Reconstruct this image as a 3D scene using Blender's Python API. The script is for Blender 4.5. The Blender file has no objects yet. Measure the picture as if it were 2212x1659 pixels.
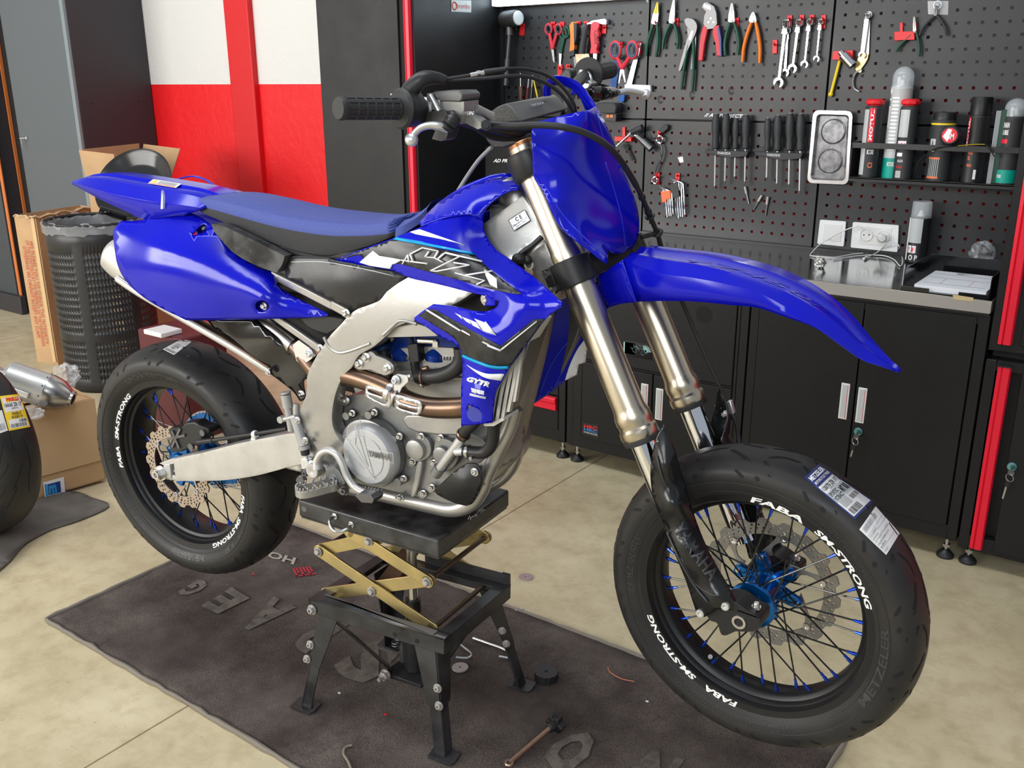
import bpy, bmesh, math, random
import numpy as np
from mathutils import Vector, Matrix
from mathutils.bvhtree import BVHTree
from mathutils.geometry import delaunay_2d_cdt, tessellate_polygon
random.seed(7)
PI = math.pi
sc = bpy.context.scene
COL = sc.collection
# ------------------------------------------------------------------ camera
FPX, DV = 2040.0, 6388.0
_th, _psi, _ro = math.atan(FPX / DV), math.radians(36.0), math.radians(0.19)
CAM = np.array([0.0, 0.0, 1.43])
FW = np.array([-math.sin(_psi) * math.cos(_th), math.cos(_psi) * math.cos(_th), -math.sin(_th)])
_r0 = np.array([math.cos(_psi), math.sin(_psi), 0.0]); _u0 = np.cross(_r0, FW)
RT = math.cos(_ro) * _r0 - math.sin(_ro) * _u0
UP = math.sin(_ro) * _r0 + math.cos(_ro) * _u0
cd = bpy.data.cameras.new('camera'); cam = bpy.data.objects.new('camera', cd); COL.objects.link(cam)
cd.sensor_width = 36.0; cd.lens = FPX / 2212 * 36; cd.clip_start = 0.05; cd.clip_end = 60
cam.matrix_world = Matrix(((RT[0], UP[0], -FW[0], CAM[0]), (RT[1], UP[1], -FW[1], CAM[1]), (RT[2], UP[2], -FW[2], CAM[2]), (0, 0, 0, 1)))
sc.camera = cam
# ------------------------------------------------------------------ light
sc.view_settings.view_transform = 'Standard'; sc.view_settings.look = 'None'
sc.view_settings.exposure = 0.0; sc.view_settings.gamma = 1.0; sc.view_settings.use_curve_mapping = False
sc.cycles.use_denoising = True
sc.cycles.max_bounces = 8; sc.cycles.diffuse_bounces = 4; sc.cycles.glossy_bounces = 4; sc.cycles.transmission_bounces = 6
sc.cycles.caustics_reflective = False; sc.cycles.caustics_refractive = False
sc.cycles.sample_clamp_indirect = 6.0
w = bpy.data.worlds.new('daylight'); sc.world = w; w.use_nodes = True
w.node_tree.nodes['Background'].inputs[0].default_value = (0.80, 0.88, 1.0, 1)
w.node_tree.nodes['Background'].inputs[1].default_value = 0.42
def area(name, loc, aim, sx, sy, power, col=(1, 1, 1)):
 l = bpy.data.lights.new(name, 'AREA'); l.shape = 'RECTANGLE'; l.size = sx; l.size_y = sy; l.energy = power; l.color = col
 o = bpy.data.objects.new(name, l); COL.objects.link(o); o.location = loc
 o.rotation_euler = (Vector(aim) - Vector(loc)).to_track_quat('-Z', 'Y').to_euler()
 return o
# daylight through the big windows behind the camera, on the left and overhead roof lights
area('window_light', (-5.4, -3.75, 2.05), (-4.9, 0, 1.7), 5.6, 2.1, 500, (1.0, 0.97, 0.92))
area('window_light', (0.9, -3.3, 3.0), (-1.2, 2.2, 0.5), 3.0, 1.6, 120, (0.93, 0.97, 1.0))
area('roof_light', (-2.2, 1.0, 4.2), (-2.2, 1.2, 0.0), 4.5, 0.8, 90, (0.95, 0.98, 1.0))
# ------------------------------------------------------------------ helpers
def ray(px, py):
 return RT * ((px - 1106.0) / FPX) - UP * ((py - 829.5) / FPX) + FW
def W(px, py, ax, val):                      # where the sight line through a photo pixel meets the plane coordinate[ax] = val
 v = ray(px, py); return CAM + v * ((val - CAM[ax]) / v[ax])
def on_plane(px, py, p0, n):
 v = ray(px, py); return CAM + v * (np.dot(np.asarray(p0) - CAM, n) / np.dot(v, n))
def unit(v):
 v = np.asarray(v, float); return v / (np.linalg.norm(v) + 1e-12)
def frame(ax):
 ax = unit(ax); h = np.array([0, 0, 1.0]) if abs(ax[2]) < .9 else np.array([1.0, 0, 0])
 u = unit(np.cross(h, ax)); return u, np.cross(ax, u), ax
def cr(pts, k=6, closed=False):              # Catmull-Rom through the points (any dimension)
 P = [np.asarray(p, float) for p in pts]; n = len(P); out = []
 rng = range(n) if closed else range(n - 1)
 for i in rng:
  a = P[(i - 1) % n] if closed or i > 0 else 2 * P[0] - P[1]
  b, c = P[i], P[(i + 1) % n]
  d = P[(i + 2) % n] if closed or i + 2 < n else 2 * P[-1] - P[-2]
  for j in range(k):
   t = j / k; out.append(.5 * ((2 * b) + (c - a) * t + (2 * a - 5 * b + 4 * c - d) * t * t + (3 * b - a - 3 * c + d) * t ** 3))
 if not closed: out.append(P[-1])
 return out
class MB:
 def __init__(s): s.v = []; s.f = []; s.m = []; s.mi = 0
 def mat(s, i): s.mi = i; return s
 def add(s, vs, fs, mi=None):
  o = len(s.v); s.v += [tuple(float(c) for c in p) for p in vs]
  for f in fs: s.f.append(tuple(i + o for i in f)); s.m.append(s.mi if mi is None else mi)
  return s
 def box(s, c, d, R=None, mi=None):
  c = np.asarray(c, float); R = np.eye(3) if R is None else np.asarray(R, float)
  vs = [c + R @ (np.array([i, j, k]) * np.asarray(d, float) * .5) for i in (-1, 1) for j in (-1, 1) for k in (-1, 1)]
  return s.add(vs, [(0, 1, 3, 2), (4, 6, 7, 5), (0, 4, 5, 1), (2, 3, 7, 6), (0, 2, 6, 4), (1, 5, 7, 3)], mi)
 def bb(s, x0, x1, y0, y1, z0, z1, mi=None):
  return s.box(((x0 + x1) / 2, (y0 + y1) / 2, (z0 + z1) / 2), (abs(x1 - x0), abs(y1 - y0), abs(z1 - z0)), None, mi)
 def bar(s, p0, p1, wd, th, nrm=(0, 0, 1), mi=None):   # rectangular bar: wd across, th along nrm
  p0, p1 = np.asarray(p0, float), np.asarray(p1, float); a = unit(p1 - p0); n = np.asarray(nrm, float); n = unit(n - a * np.dot(n, a)); b = np.cross(n, a)
  return s.box((p0 + p1) / 2, (np.linalg.norm(p1 - p0), wd, th), np.column_stack([a, b, n]), mi)
 def lathe(s, o, ax, prof, n=24, mi=None, cap=True, u0=None, ph=0):   # prof: (distance along axis, radius)
  u, v, a = frame(ax); o = np.asarray(o, float)
  if u0 is not None: u = unit(np.asarray(u0) - a * np.dot(u0, a)); v = np.cross(a, u)
  vs = []; fs = []
  for t, r in prof:
   for i in range(n):
    q = 2 * PI * i / n + ph; vs.append(o + a * t + (u * math.cos(q) + v * math.sin(q)) * r)
  for k in range(len(prof) - 1):
   for i in range(n):
    j = (i + 1) % n; fs.append((k * n + i, k * n + j, (k + 1) * n + j, (k + 1) * n + i))
  if cap:
   if prof[0][1] > 1e-5: fs.append(tuple(range(n))[::-1])
   if prof[-1][1] > 1e-5: fs.append(tuple((len(prof) - 1) * n + i for i in range(n)))
  return s.add(vs, fs, mi)
 def cyl(s, p0, p1, r0, r1=None, n=16, mi=None):
  p0, p1 = np.asarray(p0, float), np.asarray(p1, float)
  return s.lathe(p0, p1 - p0, [(0, r0), (float(np.linalg.norm(p1 - p0)), r0 if r1 is None else r1)], n, mi)
 def ring(s, o, ax, R, r, n=32, m=8, mi=None, sq=1.0):
  prof = [(r * sq * math.sin(2 * PI * i / m), R + r * math.cos(2 * PI * i / m)) for i in range(m + 1)]
  return s.lathe(o, ax, prof, n, mi, cap=False)
 def tube(s, pts, r, n=10, closed=False, mi=None, flat=1.0, cap=True, up=None):
  P = [np.asarray(p, float) for p in pts]; N = len(P)
  rr = r if hasattr(r, '__len__') else [r] * N
  vs = []; u = None
  for i in range(N):
   t = unit(P[(i + 1) % N] - P[i - 1]) if closed else unit(P[min(i + 1, N - 1)] - P[max(i - 1, 0)])
   if u is None: u = frame(t)[0] if up is None else unit(np.asarray(up) - t * np.dot(up, t))
   u = unit(u - t * np.dot(u, t)); b = np.cross(t, u)
   for j in range(n):
    q = 2 * PI * j / n; vs.append(P[i] + (u * math.cos(q) + b * math.sin(q) * flat) * rr[i])
  fs = []
  for i in range(N if closed else N - 1):
   k = (i + 1) % N
   for j in range(n):
    l = (j + 1) % n; fs.append((i * n + j, i * n + l, k * n + l, k * n + j))
  if not closed and cap: fs += [tuple(range(n))[::-1], tuple((N - 1) * n + j for j in range(n))]
  return s.add(vs, fs, mi)
 def loft(s, rings, closed=True, cap=True, mi=None):
  n = len(rings[0]); vs = [p for r in rings for p in r]; fs = []
  for k in range(len(rings) - 1):
   for i in range(n if closed else n - 1):
    j = (i + 1) % n; fs.append((k * n + i, k * n + j, (k + 1) * n + j, (k + 1) * n + i))
  if closed and cap: fs += [tuple(range(n))[::-1], tuple((len(rings) - 1) * n + i for i in range(n))]
  return s.add(vs, fs, mi)
 def prism(s, poly, off, mi=None):            # poly: 3D planar outline, off: extrusion vector
  P = [np.asarray(p, float) for p in poly]; off = np.asarray(off, float); n = len(P)
  tri = tessellate_polygon([[Vector(p) for p in P]])
  fs = [tuple(t) for t in tri] + [tuple(i + n for i in t)[::-1] for t in tri]
  fs += [(i, (i + 1) % n, (i + 1) % n + n, i + n) for i in range(n)]
  return s.add(P + [p + off for p in P], fs, mi)
 def ball(s, c, r, n=16, m=10, mi=None, sc=(1, 1, 1), ax=(0, 0, 1)):
  u, v, a = frame(ax); c = np.asarray(c, float); vs = []; fs = []
  for k in range(m + 1):
   th = PI * k / m
   for i in range(n):
    q = 2 * PI * i / n; vs.append(c + r * (u * math.sin(th) * math.cos(q) * sc[0] + v * math.sin(th) * math.sin(q) * sc[1] + a * math.cos(th) * sc[2]))
  for k in range(m):
   for i in range(n):
    j = (i + 1) % n; fs.append((k * n + i, k * n + j, (k + 1) * n + j, (k + 1) * n + i))
  return s.add(vs, fs, mi)
 def hexnut(s, p, ax, r, h, mi=None, wash=0.0, hole=False):
  p = np.asarray(p, float); a = unit(ax)
  if wash: s.lathe(p, a, [(0, wash), (h * .25, wash)], 20, mi)
  s.lathe(p + a * h * (.2 if wash else 0), a, [(0, r), (h * .9, r), (h, r * .88)], 6, mi)
  return s
 def build(s, name, mats, parent=None, bevel=0, ang=35, sub=0, solid=0, soff=-1, smooth=True, weld=True, seg=2):
  me = bpy.data.meshes.new(name); base = np.zeros(3)
  if parent is not None:
   q = parent
   while q is not None: base = base + np.array(q.location); q = q.parent
  me.from_pydata([tuple(np.array(p) - base) for p in s.v], [], s.f)
  mats = mats if isinstance(mats, (list, tuple)) else [mats]
  for m_ in mats: me.materials.append(m_)
  me.polygons.foreach_set('material_index', [min(i, len(mats) - 1) for i in s.m])
  bm = bmesh.new(); bm.from_mesh(me)
  if weld: bmesh.ops.remove_doubles(bm, verts=bm.verts, dist=2e-6)
  bmesh.ops.recalc_face_normals(bm, faces=bm.faces)
  bm.to_mesh(me); bm.free()
  if smooth:
   me.polygons.foreach_set('use_smooth', [True] * len(me.polygons)); me.set_sharp_from_angle(angle=math.radians(ang))
  me.update()
  o = bpy.data.objects.new(name, me); COL.objects.link(o)
  if parent is not None: o.parent = parent
  if solid:
   d = o.modifiers.new('s', 'SOLIDIFY'); d.thickness = solid; d.offset = soff; d.use_even_offset = False
  if bevel:
   d = o.modifiers.new('b', 'BEVEL'); d.width = bevel; d.segments = seg; d.limit_method = 'ANGLE'; d.angle_limit = math.radians(38); d.harden_normals = False
  if sub:
   d = o.modifiers.new('u', 'SUBSURF'); d.levels = sub; d.render_levels = sub
  return o
def tag(o, label=None, cat=None, group=None, kind=None):
 if label: o['label'] = label
 if cat: o['category'] = cat
 if group: o['group'] = group
 if kind: o['kind'] = kind
 return o
def thing(name, loc, label, cat, group=None):
 o = bpy.data.objects.new(name, None); COL.objects.link(o); o.location = tuple(float(c) for c in loc); o.empty_display_size = .05
 return tag(o, label, cat, group)
def copy_tree(o, loc=None, label=None, rz=None):       # a thing, its parts and their sub-parts
 def rec(a, par):
  c = a.copy(); COL.objects.link(c); c.parent = par
  for ch in [x for x in bpy.data.objects if x.parent == a]: rec(ch, c)
  return c
 c = rec(o, None)
 if loc is not None: c.location = tuple(float(q) for q in loc)
 if label: c['label'] = label
 if rz is not None: c.rotation_euler[2] = rz
 return c
# ------------------------------------------------------------------ materials
def mat(name, col, rough=.5, metal=0.0, bump=0.0, bs=60.0, var=0.0, vs=8.0, col2=None, coat=0.0, spec=.5, rvar=0.0, trans=0.0, alpha=1.0, ior=1.45, emit=0.0, stretch=None, detail=4):
 m = bpy.data.materials.new(name); m.use_nodes = True; nt = m.node_tree; b = nt.nodes['Principled BSDF']; L = nt.links
 b.inputs['Base Color'].default_value = (*col, 1); b.inputs['Roughness'].default_value = rough; b.inputs['Metallic'].default_value = metal
 b.inputs['Specular IOR Level'].default_value = spec; b.inputs['Coat Weight'].default_value = coat; b.inputs['Coat Roughness'].default_value = .04
 b.inputs['Transmission Weight'].default_value = trans; b.inputs['Alpha'].default_value = alpha; b.inputs['IOR'].default_value = ior
 if emit: b.inputs['Emission Color'].default_value = (*col, 1); b.inputs['Emission Strength'].default_value = emit
 tc = nt.nodes.new('ShaderNodeTexCoord'); src = tc.outputs['Object']
 if stretch:
  mp = nt.nodes.new('ShaderNodeMapping'); mp.inputs['Scale'].default_value = stretch; L.new(src, mp.inputs[0]); src = mp.outputs[0]
 if var or rvar:
  n = nt.nodes.new('ShaderNodeTexNoise'); n.inputs['Scale'].default_value = vs; n.inputs['Detail'].default_value = detail; L.new(src, n.inputs['Vector'])
  if var:
   mx = nt.nodes.new('ShaderNodeMix'); mx.data_type = 'RGBA'; c2 = col2 or tuple(c * (1 - var) for c in col)
   mx.inputs[6].default_value = (*col, 1); mx.inputs[7].default_value = (*c2, 1)
   rp = nt.nodes.new('ShaderNodeValToRGB'); rp.color_ramp.elements[0].position = .38; rp.color_ramp.elements[1].position = .66
   L.new(n.outputs[0], rp.inputs[0]); L.new(rp.outputs[0], mx.inputs[0]); L.new(mx.outputs[2], b.inputs['Base Color'])
  if rvar:
   mr = nt.nodes.new('ShaderNodeMapRange'); mr.inputs[1].default_value = .3; mr.inputs[2].default_value = .7; mr.inputs[3].default_value = max(rough - rvar, .02); mr.inputs[4].default_value = rough + rvar
   L.new(n.outputs[0], mr.inputs[0]); L.new(mr.outputs[0], b.inputs['Roughness'])
 if bump:
  n2 = nt.nodes.new('ShaderNodeTexNoise'); n2.inputs['Scale'].default_value = bs; n2.inputs['Detail'].default_value = 3; L.new(src, n2.inputs['Vector'])
  bp = nt.nodes.new('ShaderNodeBump'); bp.inputs['Strength'].default_value = bump; bp.inputs['Distance'].default_value = .002
  L.new(n2.outputs[0], bp.inputs['Height']); L.new(bp.outputs[0], b.inputs['Normal'])
 return m
M = {}
def mm(k, *a, **kw): M[k] = mat(k, *a, **kw); return M[k]
mm('blue_plastic', (.003, .005, .46), .16, coat=.0, var=.12, vs=5, rvar=.05, spec=.42)
mm('shaded_blue', (.004, .008, .36), .30)  # blue_plastic with shade painted in, for recesses and the far wing
mm('seat_blue', (.055, .085, .34), .6, bump=.5, bs=500)
mm('seat_grip', (.035, .035, .036), .75, bump=.7, bs=700)
mm('black_plastic', (.018, .018, .019), .38, bump=.08, bs=300, rvar=.08)
mm('gloss_black', (.008, .008, .009), .13, coat=.3)
mm('satin_black', (.014, .014, .015), .42)
mm('rubber', (.014, .014, .015), .62, bump=.12, bs=260, var=.3, vs=7, col2=(.034, .033, .032))
mm('tread_rubber', (.018, .018, .019), .46, var=.5, vs=9, col2=(.030, .028, .026), rvar=.1, spec=.35)
mm('groove', (.006, .006, .006), .8)
mm('matte_black', (.007, .007, .0075), .42)
mm('cast_alu', (.42, .41, .39), .40, .6, bump=.15, bs=160, var=.25, vs=14, rvar=.1)
mm('frame_alu', (.45, .44, .42), .34, .75, var=.22, vs=9, rvar=.1, bump=.05, bs=200)
mm('swing_alu', (.62, .61, .585), .42, .6, var=.2, vs=12, rvar=.08)
mm('engine_grey', (.27, .27, .265), .38, .6, bump=.1, bs=150, var=.2, vs=10)
mm('cover_grey', (.50, .51, .52), .36, .3, rvar=.06, vs=5)
mm('steel', (.62, .61, .60), .25, 1.0)
mm('chrome', (.85, .86, .88), .07, 1.0)
mm('dark_steel', (.16, .16, .165), .4, .8)
mm('fork_gold', (.60, .53, .41), .30, 1.0)
mm('gold_zinc', (.56, .44, .20), .36, .9, var=.35, vs=14, col2=(.40, .33, .16), rvar=.1)
mm('bronze_pipe', (.24, .15, .10), .33, .95, var=.5, vs=7, col2=(.12, .085, .07))
mm('blue_anodized', (.002, .12, .42), .22, .75, coat=.3)
mm('nipple_blue', (.01, .06, .50), .22, .7, coat=.3)
mm('disc_steel', (.50, .42, .36), .33, .9, var=.15, vs=20)
mm('disc_steel_front', (.30, .29, .27), .35, .6, var=.15, vs=20)
mm('titanium', (.45, .43, .41), .28, 1.0)
mm('silver_alu', (.70, .71, .72), .33, .8)
mm('white_paint', (.80, .80, .80), .5)
mm('letter_white', (.85, .85, .85), .45)
mm('letter_grey', (.28, .29, .30), .4)
mm('letter_black', (.03, .03, .035), .5)
mm('cyan_stripe', (.0, .33, .62), .3)
mm('decal_black', (.010, .010, .012), .30, coat=.0, var=.4, vs=26, col2=(.035, .037, .04), rvar=.08)
mm('bronze_cap', (.36, .17, .08), .35, .9)
mm('radiator_white', (.62, .60, .54), .5)
mm('white_plastic', (.74, .74, .72), .35)
mm('black_paint', (.016, .016, .017), .36, var=.5, vs=16, col2=(.04, .04, .042), rvar=.1)
mm('cabinet_black', (.011, .011, .0115), .42, spec=.35, bump=.25, bs=420, rvar=.06)
mm('cabinet_grey', (.10, .115, .125), .55)
mm('cabinet_dark', (.034, .032, .037), .5)
mm('orange_trim', (.62, .17, .04), .5)
mm('red_trim', (.78, .010, .035), .36)
mm('red_plastic', (.72, .012, .018), .4)
mm('red_soft', (.60, .03, .05), .45)
mm('blue_grip', (.05, .09, .16), .5)
mm('green_grip', (.012, .075, .045), .45)
mm('orange_grip', (.80, .20, .02), .45)
mm('orange_cap', (.85, .18, .06), .45)
mm('yellow', (.80, .58, .02), .45)
mm('teal', (.0, .35, .27), .45)
mm('brown_wood', (.16, .085, .045), .6, var=.4, vs=30)
mm('cardboard', (.52, .33, .17), .75, var=.15, vs=6, bump=.1, bs=90)
mm('cardboard_inner', (.42, .27, .15), .8)
mm('tape', (.62, .42, .22), .25, coat=.3)
mm('carpet_dark', (.055, .046, .042), .95)
mm('film', (.85, .87, .9), .12, alpha=.22, spec=1.0)
mm('clear_plastic', (.80, .86, .90), .06, alpha=.35, spec=1.0)
mm('red_print', (.55, .06, .03), .6)
mm('paper', (.80, .82, .86), .6)
mm('label_white', (.78, .76, .75), .45, var=.08, vs=30)
mm('label_navy', (.03, .04, .17), .4)
mm('label_yellow', (.90, .62, .03), .4)
mm('label_grey', (.50, .52, .52), .4)
mm('bench_steel', (.50, .51, .52), .13, 1.0, rvar=.05, vs=3)
mm('edge_steel', (.46, .44, .42), .36, .6)
mm('spring_blue', (.01, .05, .20), .3)
mm('hose', (.016, .016, .017), .45)
mm('worn_black', (.020, .020, .020), .32, var=.6, vs=24, col2=(.055, .055, .055), rvar=.12)
mm('dust', (.16, .14, .125), .9)
mm('charcoal', (.032, .033, .035), .55)
mm('lamp', (.75, .90, 1.0), .4, emit=9.0)
def text2d(body, size=1.0, font=None, space=1.0, bold=0.0, shear=0.0):
 c = bpy.data.curves.new('t', 'FONT'); c.body = body; c.size = size; c.space_character = space; c.offset = bold; c.shear = shear
 c.resolution_u = 2; c.fill_mode = 'FRONT'
 o = bpy.data.objects.new('t', c); COL.objects.link(o)
 dg = bpy.context.evaluated_depsgraph_get(); me = o.evaluated_get(dg).to_mesh()
 vs = [(v.co.x, v.co.y) for v in me.vertices]; fs = [tuple(p.vertices) for p in me.polygons]
 o.evaluated_get(dg).to_mesh_clear(); bpy.data.objects.remove(o); bpy.data.curves.remove(c)
 xs = [v[0] for v in vs] or [0]; ys = [v[1] for v in vs] or [0]
 x0, x1, y0, y1 = min(xs), max(xs), min(ys), max(ys)
 return [((x - x0) / max(x1 - x0, 1e-9), (y - y0) / max(y1 - y0, 1e-9)) for x, y in vs], fs, (x1 - x0) / max(y1 - y0, 1e-9)
def put_text(mb, body, quad, mi, bold=0.0, space=1.0, shear=0.0):
 """lettering mapped into a 3D quad: lower-left, lower-right, upper-right, upper-left; a callable maps (u, v) itself"""
 vs, fs, _ = text2d(body, 1.0, None, space, bold, shear)
 if callable(quad): mb.add([quad(x, y) for x, y in vs], fs, mi)
 else:
  a, b, c, d = [np.asarray(p, float) for p in quad]
  mb.add([a * (1 - x) * (1 - y) + b * x * (1 - y) + c * x * y + d * (1 - x) * y for x, y in vs], fs, mi)
 return mb
def quad3(q, u, v):
 a, b, c, d = [np.asarray(p, float) for p in q]; return a * (1 - u) * (1 - v) + b * u * (1 - v) + c * u * v + d * (1 - u) * v
def patch(mb, q, u0, u1, v0, v1, mi): return mb.add([quad3(q, u0, v0), quad3(q, u1, v0), quad3(q, u1, v1), quad3(q, u0, v1)], [(0, 1, 2, 3)], mi)
def bars(mb, q, u0, u1, v0, v1, n, mi, vert=False):
 rnd = random.Random(n); t = 0.0; W_ = [rnd.uniform(.3, 1.6) for _ in range(n * 2)]; S = sum(W_)
 for i, k in enumerate(W_):
  a, b = t / S, (t + k) / S; t += k
  if i % 2 == 0:
   if vert: patch(mb, q, u0, u1, v0 + (v1 - v0) * a, v0 + (v1 - v0) * b, mi)
   else: patch(mb, q, u0 + (u1 - u0) * a, u0 + (u1 - u0) * b, v0, v1, mi)
 return mb

class Stick:
 """a printed sticker pressed onto a curved surface: photo quad lower-left, lower-right, upper-right, upper-left"""
 def __init__(s, src, q, off=.0006): s.t = BVHTree.FromPolygons([Vector(v) for v in src.v], [tuple(f) for f in src.f]); s.q = [np.array(p, float) for p in q]; s.off = off; s.d = float(np.linalg.norm(np.mean(np.array(src.v), axis=0) - CAM)) - .2
 def pt(s, u, v, off=0.0):
  a, b, c, d = s.q; p = a * (1 - u) * (1 - v) + b * u * (1 - v) + c * u * v + d * (1 - u) * v; r = unit(ray(p[0], p[1]))
  h, n, _, _ = s.t.ray_cast(Vector(CAM), Vector(r))
  if h is None: h, n, _, _ = s.t.find_nearest(Vector(CAM + r * s.d))
  n = np.array(n); n = n if np.dot(n, r) < 0 else -n
  return np.array(h) + n * (s.off + off)
 def patch(s, mb, u0, u1, v0, v1, mi, off=0.0, n=8, m=8):
  return mb.add([s.pt(u0 + (u1 - u0) * i / n, v0 + (v1 - v0) * j / m, off) for j in range(m + 1) for i in range(n + 1)], [(j * (n + 1) + i, j * (n + 1) + i + 1, (j + 1) * (n + 1) + i + 1, (j + 1) * (n + 1) + i) for j in range(m) for i in range(n)], mi)
 def text(s, mb, body, u0, u1, v0, v1, mi, off=.0006, bold=.02): return put_text(mb, body, lambda u, v: s.pt(u0 + (u1 - u0) * u, v0 + (v1 - v0) * v, off), mi, bold)
 def bars(s, mb, u0, u1, v0, v1, n, mi, off=.0005):
  rd = random.Random(n); t = 0; W_ = [rd.uniform(.4, 1.5) for _ in range(n * 2)]; S = sum(W_)
  for i, k in enumerate(W_):
   if i % 2 == 0: s.patch(mb, u0 + (u1 - u0) * t / S, u0 + (u1 - u0) * (t + k) / S, v0, v1, mi, off, 1, 3)
   t += k
# ------------------------------------------------------------------ the room
YW, YP, YF = 3.56, 3.5, 2.934           # back wall, pegboard, cabinet fronts
def floor_mat():
 m = mat('concrete', (.60, .52, .37), .48, bump=.06, bs=40); nt = m.node_tree; L = nt.links; b = nt.nodes['Principled BSDF']
 tc = nt.nodes.new('ShaderNodeTexCoord')
 def noise(s, d=6, r=.6):
  n = nt.nodes.new('ShaderNodeTexNoise'); n.inputs['Scale'].default_value = s; n.inputs['Detail'].default_value = d; n.inputs['Roughness'].default_value = r; L.new(tc.outputs['Object'], n.inputs[0]); return n.outputs[0]
 def ramp(src, a, ca, b_, cb):
  r = nt.nodes.new('ShaderNodeValToRGB'); r.color_ramp.elements[0].position = a; r.color_ramp.elements[0].color = (*ca, 1); r.color_ramp.elements[1].position = b_; r.color_ramp.elements[1].color = (*cb, 1); L.new(src, r.inputs[0]); return r.outputs[0]
 def mul(a, c):
  x = nt.nodes.new('ShaderNodeMix'); x.data_type = 'RGBA'; x.blend_type = 'MULTIPLY'; x.inputs[0].default_value = 1; L.new(a, x.inputs[6]); L.new(c, x.inputs[7]); return x.outputs[2]
 c = ramp(noise(2.2), .35, (.50, .42, .26), .68, (.66, .575, .38))
 c = mul(c, ramp(noise(14, 8, .7), .30, (.78, .75, .70), .55, (1, 1, 1)))
 c = mul(c, ramp(noise(90, 3, .5), .24, (.55, .5, .45), .31, (1, 1, 1)))
 sx = nt.nodes.new('ShaderNodeSeparateXYZ'); L.new(tc.outputs['Object'], sx.inputs[0])
 def joint(src, at):
  a = nt.nodes.new('ShaderNodeMath'); a.operation = 'SUBTRACT'; L.new(src, a.inputs[0]); a.inputs[1].default_value = at
  d = nt.nodes.new('ShaderNodeMath'); d.operation = 'ABSOLUTE'; L.new(a.outputs[0], d.inputs[0])
  return ramp(d.outputs[0], .0014, (.22, .17, .12), .0024, (1, 1, 1))
 for at in (-1.771, -5.57): c = mul(c, joint(sx.outputs[0], at))
 L.new(c, b.inputs['Base Color'])
 return m
def wall_mat():
 m = mat('painted_plaster', (.8, .8, .8), .5); nt = m.node_tree; L = nt.links; b = nt.nodes['Principled BSDF']
 tc = nt.nodes.new('ShaderNodeTexCoord'); sx = nt.nodes.new('ShaderNodeSeparateXYZ'); L.new(tc.outputs['Object'], sx.inputs[0])
 g = nt.nodes.new('ShaderNodeMath'); g.operation = 'GREATER_THAN'; g.inputs[1].default_value = 1.425; L.new(sx.outputs[2], g.inputs[0])
 x = nt.nodes.new('ShaderNodeMix'); x.data_type = 'RGBA'; x.inputs[6].default_value = (.72, .006, .010, 1); x.inputs[7].default_value = (.66, .655, .63, 1)
 L.new(g.outputs[0], x.inputs[0]); L.new(x.outputs[2], b.inputs['Base Color'])
 n = nt.nodes.new('ShaderNodeTexNoise'); n.inputs['Scale'].default_value = 22; n.inputs['Detail'].default_value = 6; n.inputs['Roughness'].default_value = .6; L.new(tc.outputs['Object'], n.inputs[0])
 bp = nt.nodes.new('ShaderNodeBump'); bp.inputs['Strength'].default_value = .35; bp.inputs['Distance'].default_value = .012; L.new(n.outputs[0], bp.inputs['Height']); L.new(bp.outputs[0], b.inputs['Normal'])
 return m
def struct(name, mb, m, **k): return tag(mb.build(name, m, **k), kind='structure')
struct('floor', MB().bb(-9, 3.2, -4, 3.62, -.1, 0), floor_mat())
WALLM = wall_mat()
struct('wall_back', MB().bb(-9, 3.2, YW, YW + .1, 0, 3.4), WALLM)
redp = mat('red_plaster', (.60, .006, .010), .5, bump=.5, bs=24)
struct('wall_back_pilaster', MB().bb(-4.485, -4.285, YW - .035, YW + .01, 0, 3.4), redp, bevel=.008)
rear = MB().bb(-9, -.6, -3.62, -3.5, 0, .95).bb(-9, -.6, -3.62, -3.5, 3.15, 3.5).bb(-9, -8.4, -3.62, -3.5, .95, 3.15).bb(-2.4, -.6, -3.62, -3.5, .95, 3.15)
struct('wall_rear', rear, mat('rear_plaster', (.62, .61, .58), .6))
fr_ = MB()
for k in range(8): fr_.bb(-8.4 + .857 * k - .03, -8.4 + .857 * k + .03, -3.6, -3.53, .95, 3.15)
for z in (.98, 1.7, 2.42, 3.12): fr_.bb(-8.4, -2.4, -3.6, -3.53, z - .025, z + .025)
struct('window_1', fr_, M['dark_steel'])
struct('trim_1', MB().bb(-2.593, -.44, 3.515, 3.52, 1.265, 1.31).bb(-2.593, -.44, 3.515, 3.52, .78, .87).bb(-1.895, -1.855, 3.515, 3.52, .8, 1.74).bb(-1.176, -1.136, 3.515, 3.52, .8, 1.74).bb(-2.595, -2.575, 3.49, 3.52, .8, 2.2), M['satin_black'], smooth=False)
struct('wall_left', MB().bb(-9.1, -9, -4, 3.62, 0, 3.4), mat('white_plaster', (.7, .7, .68), .6))

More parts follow.
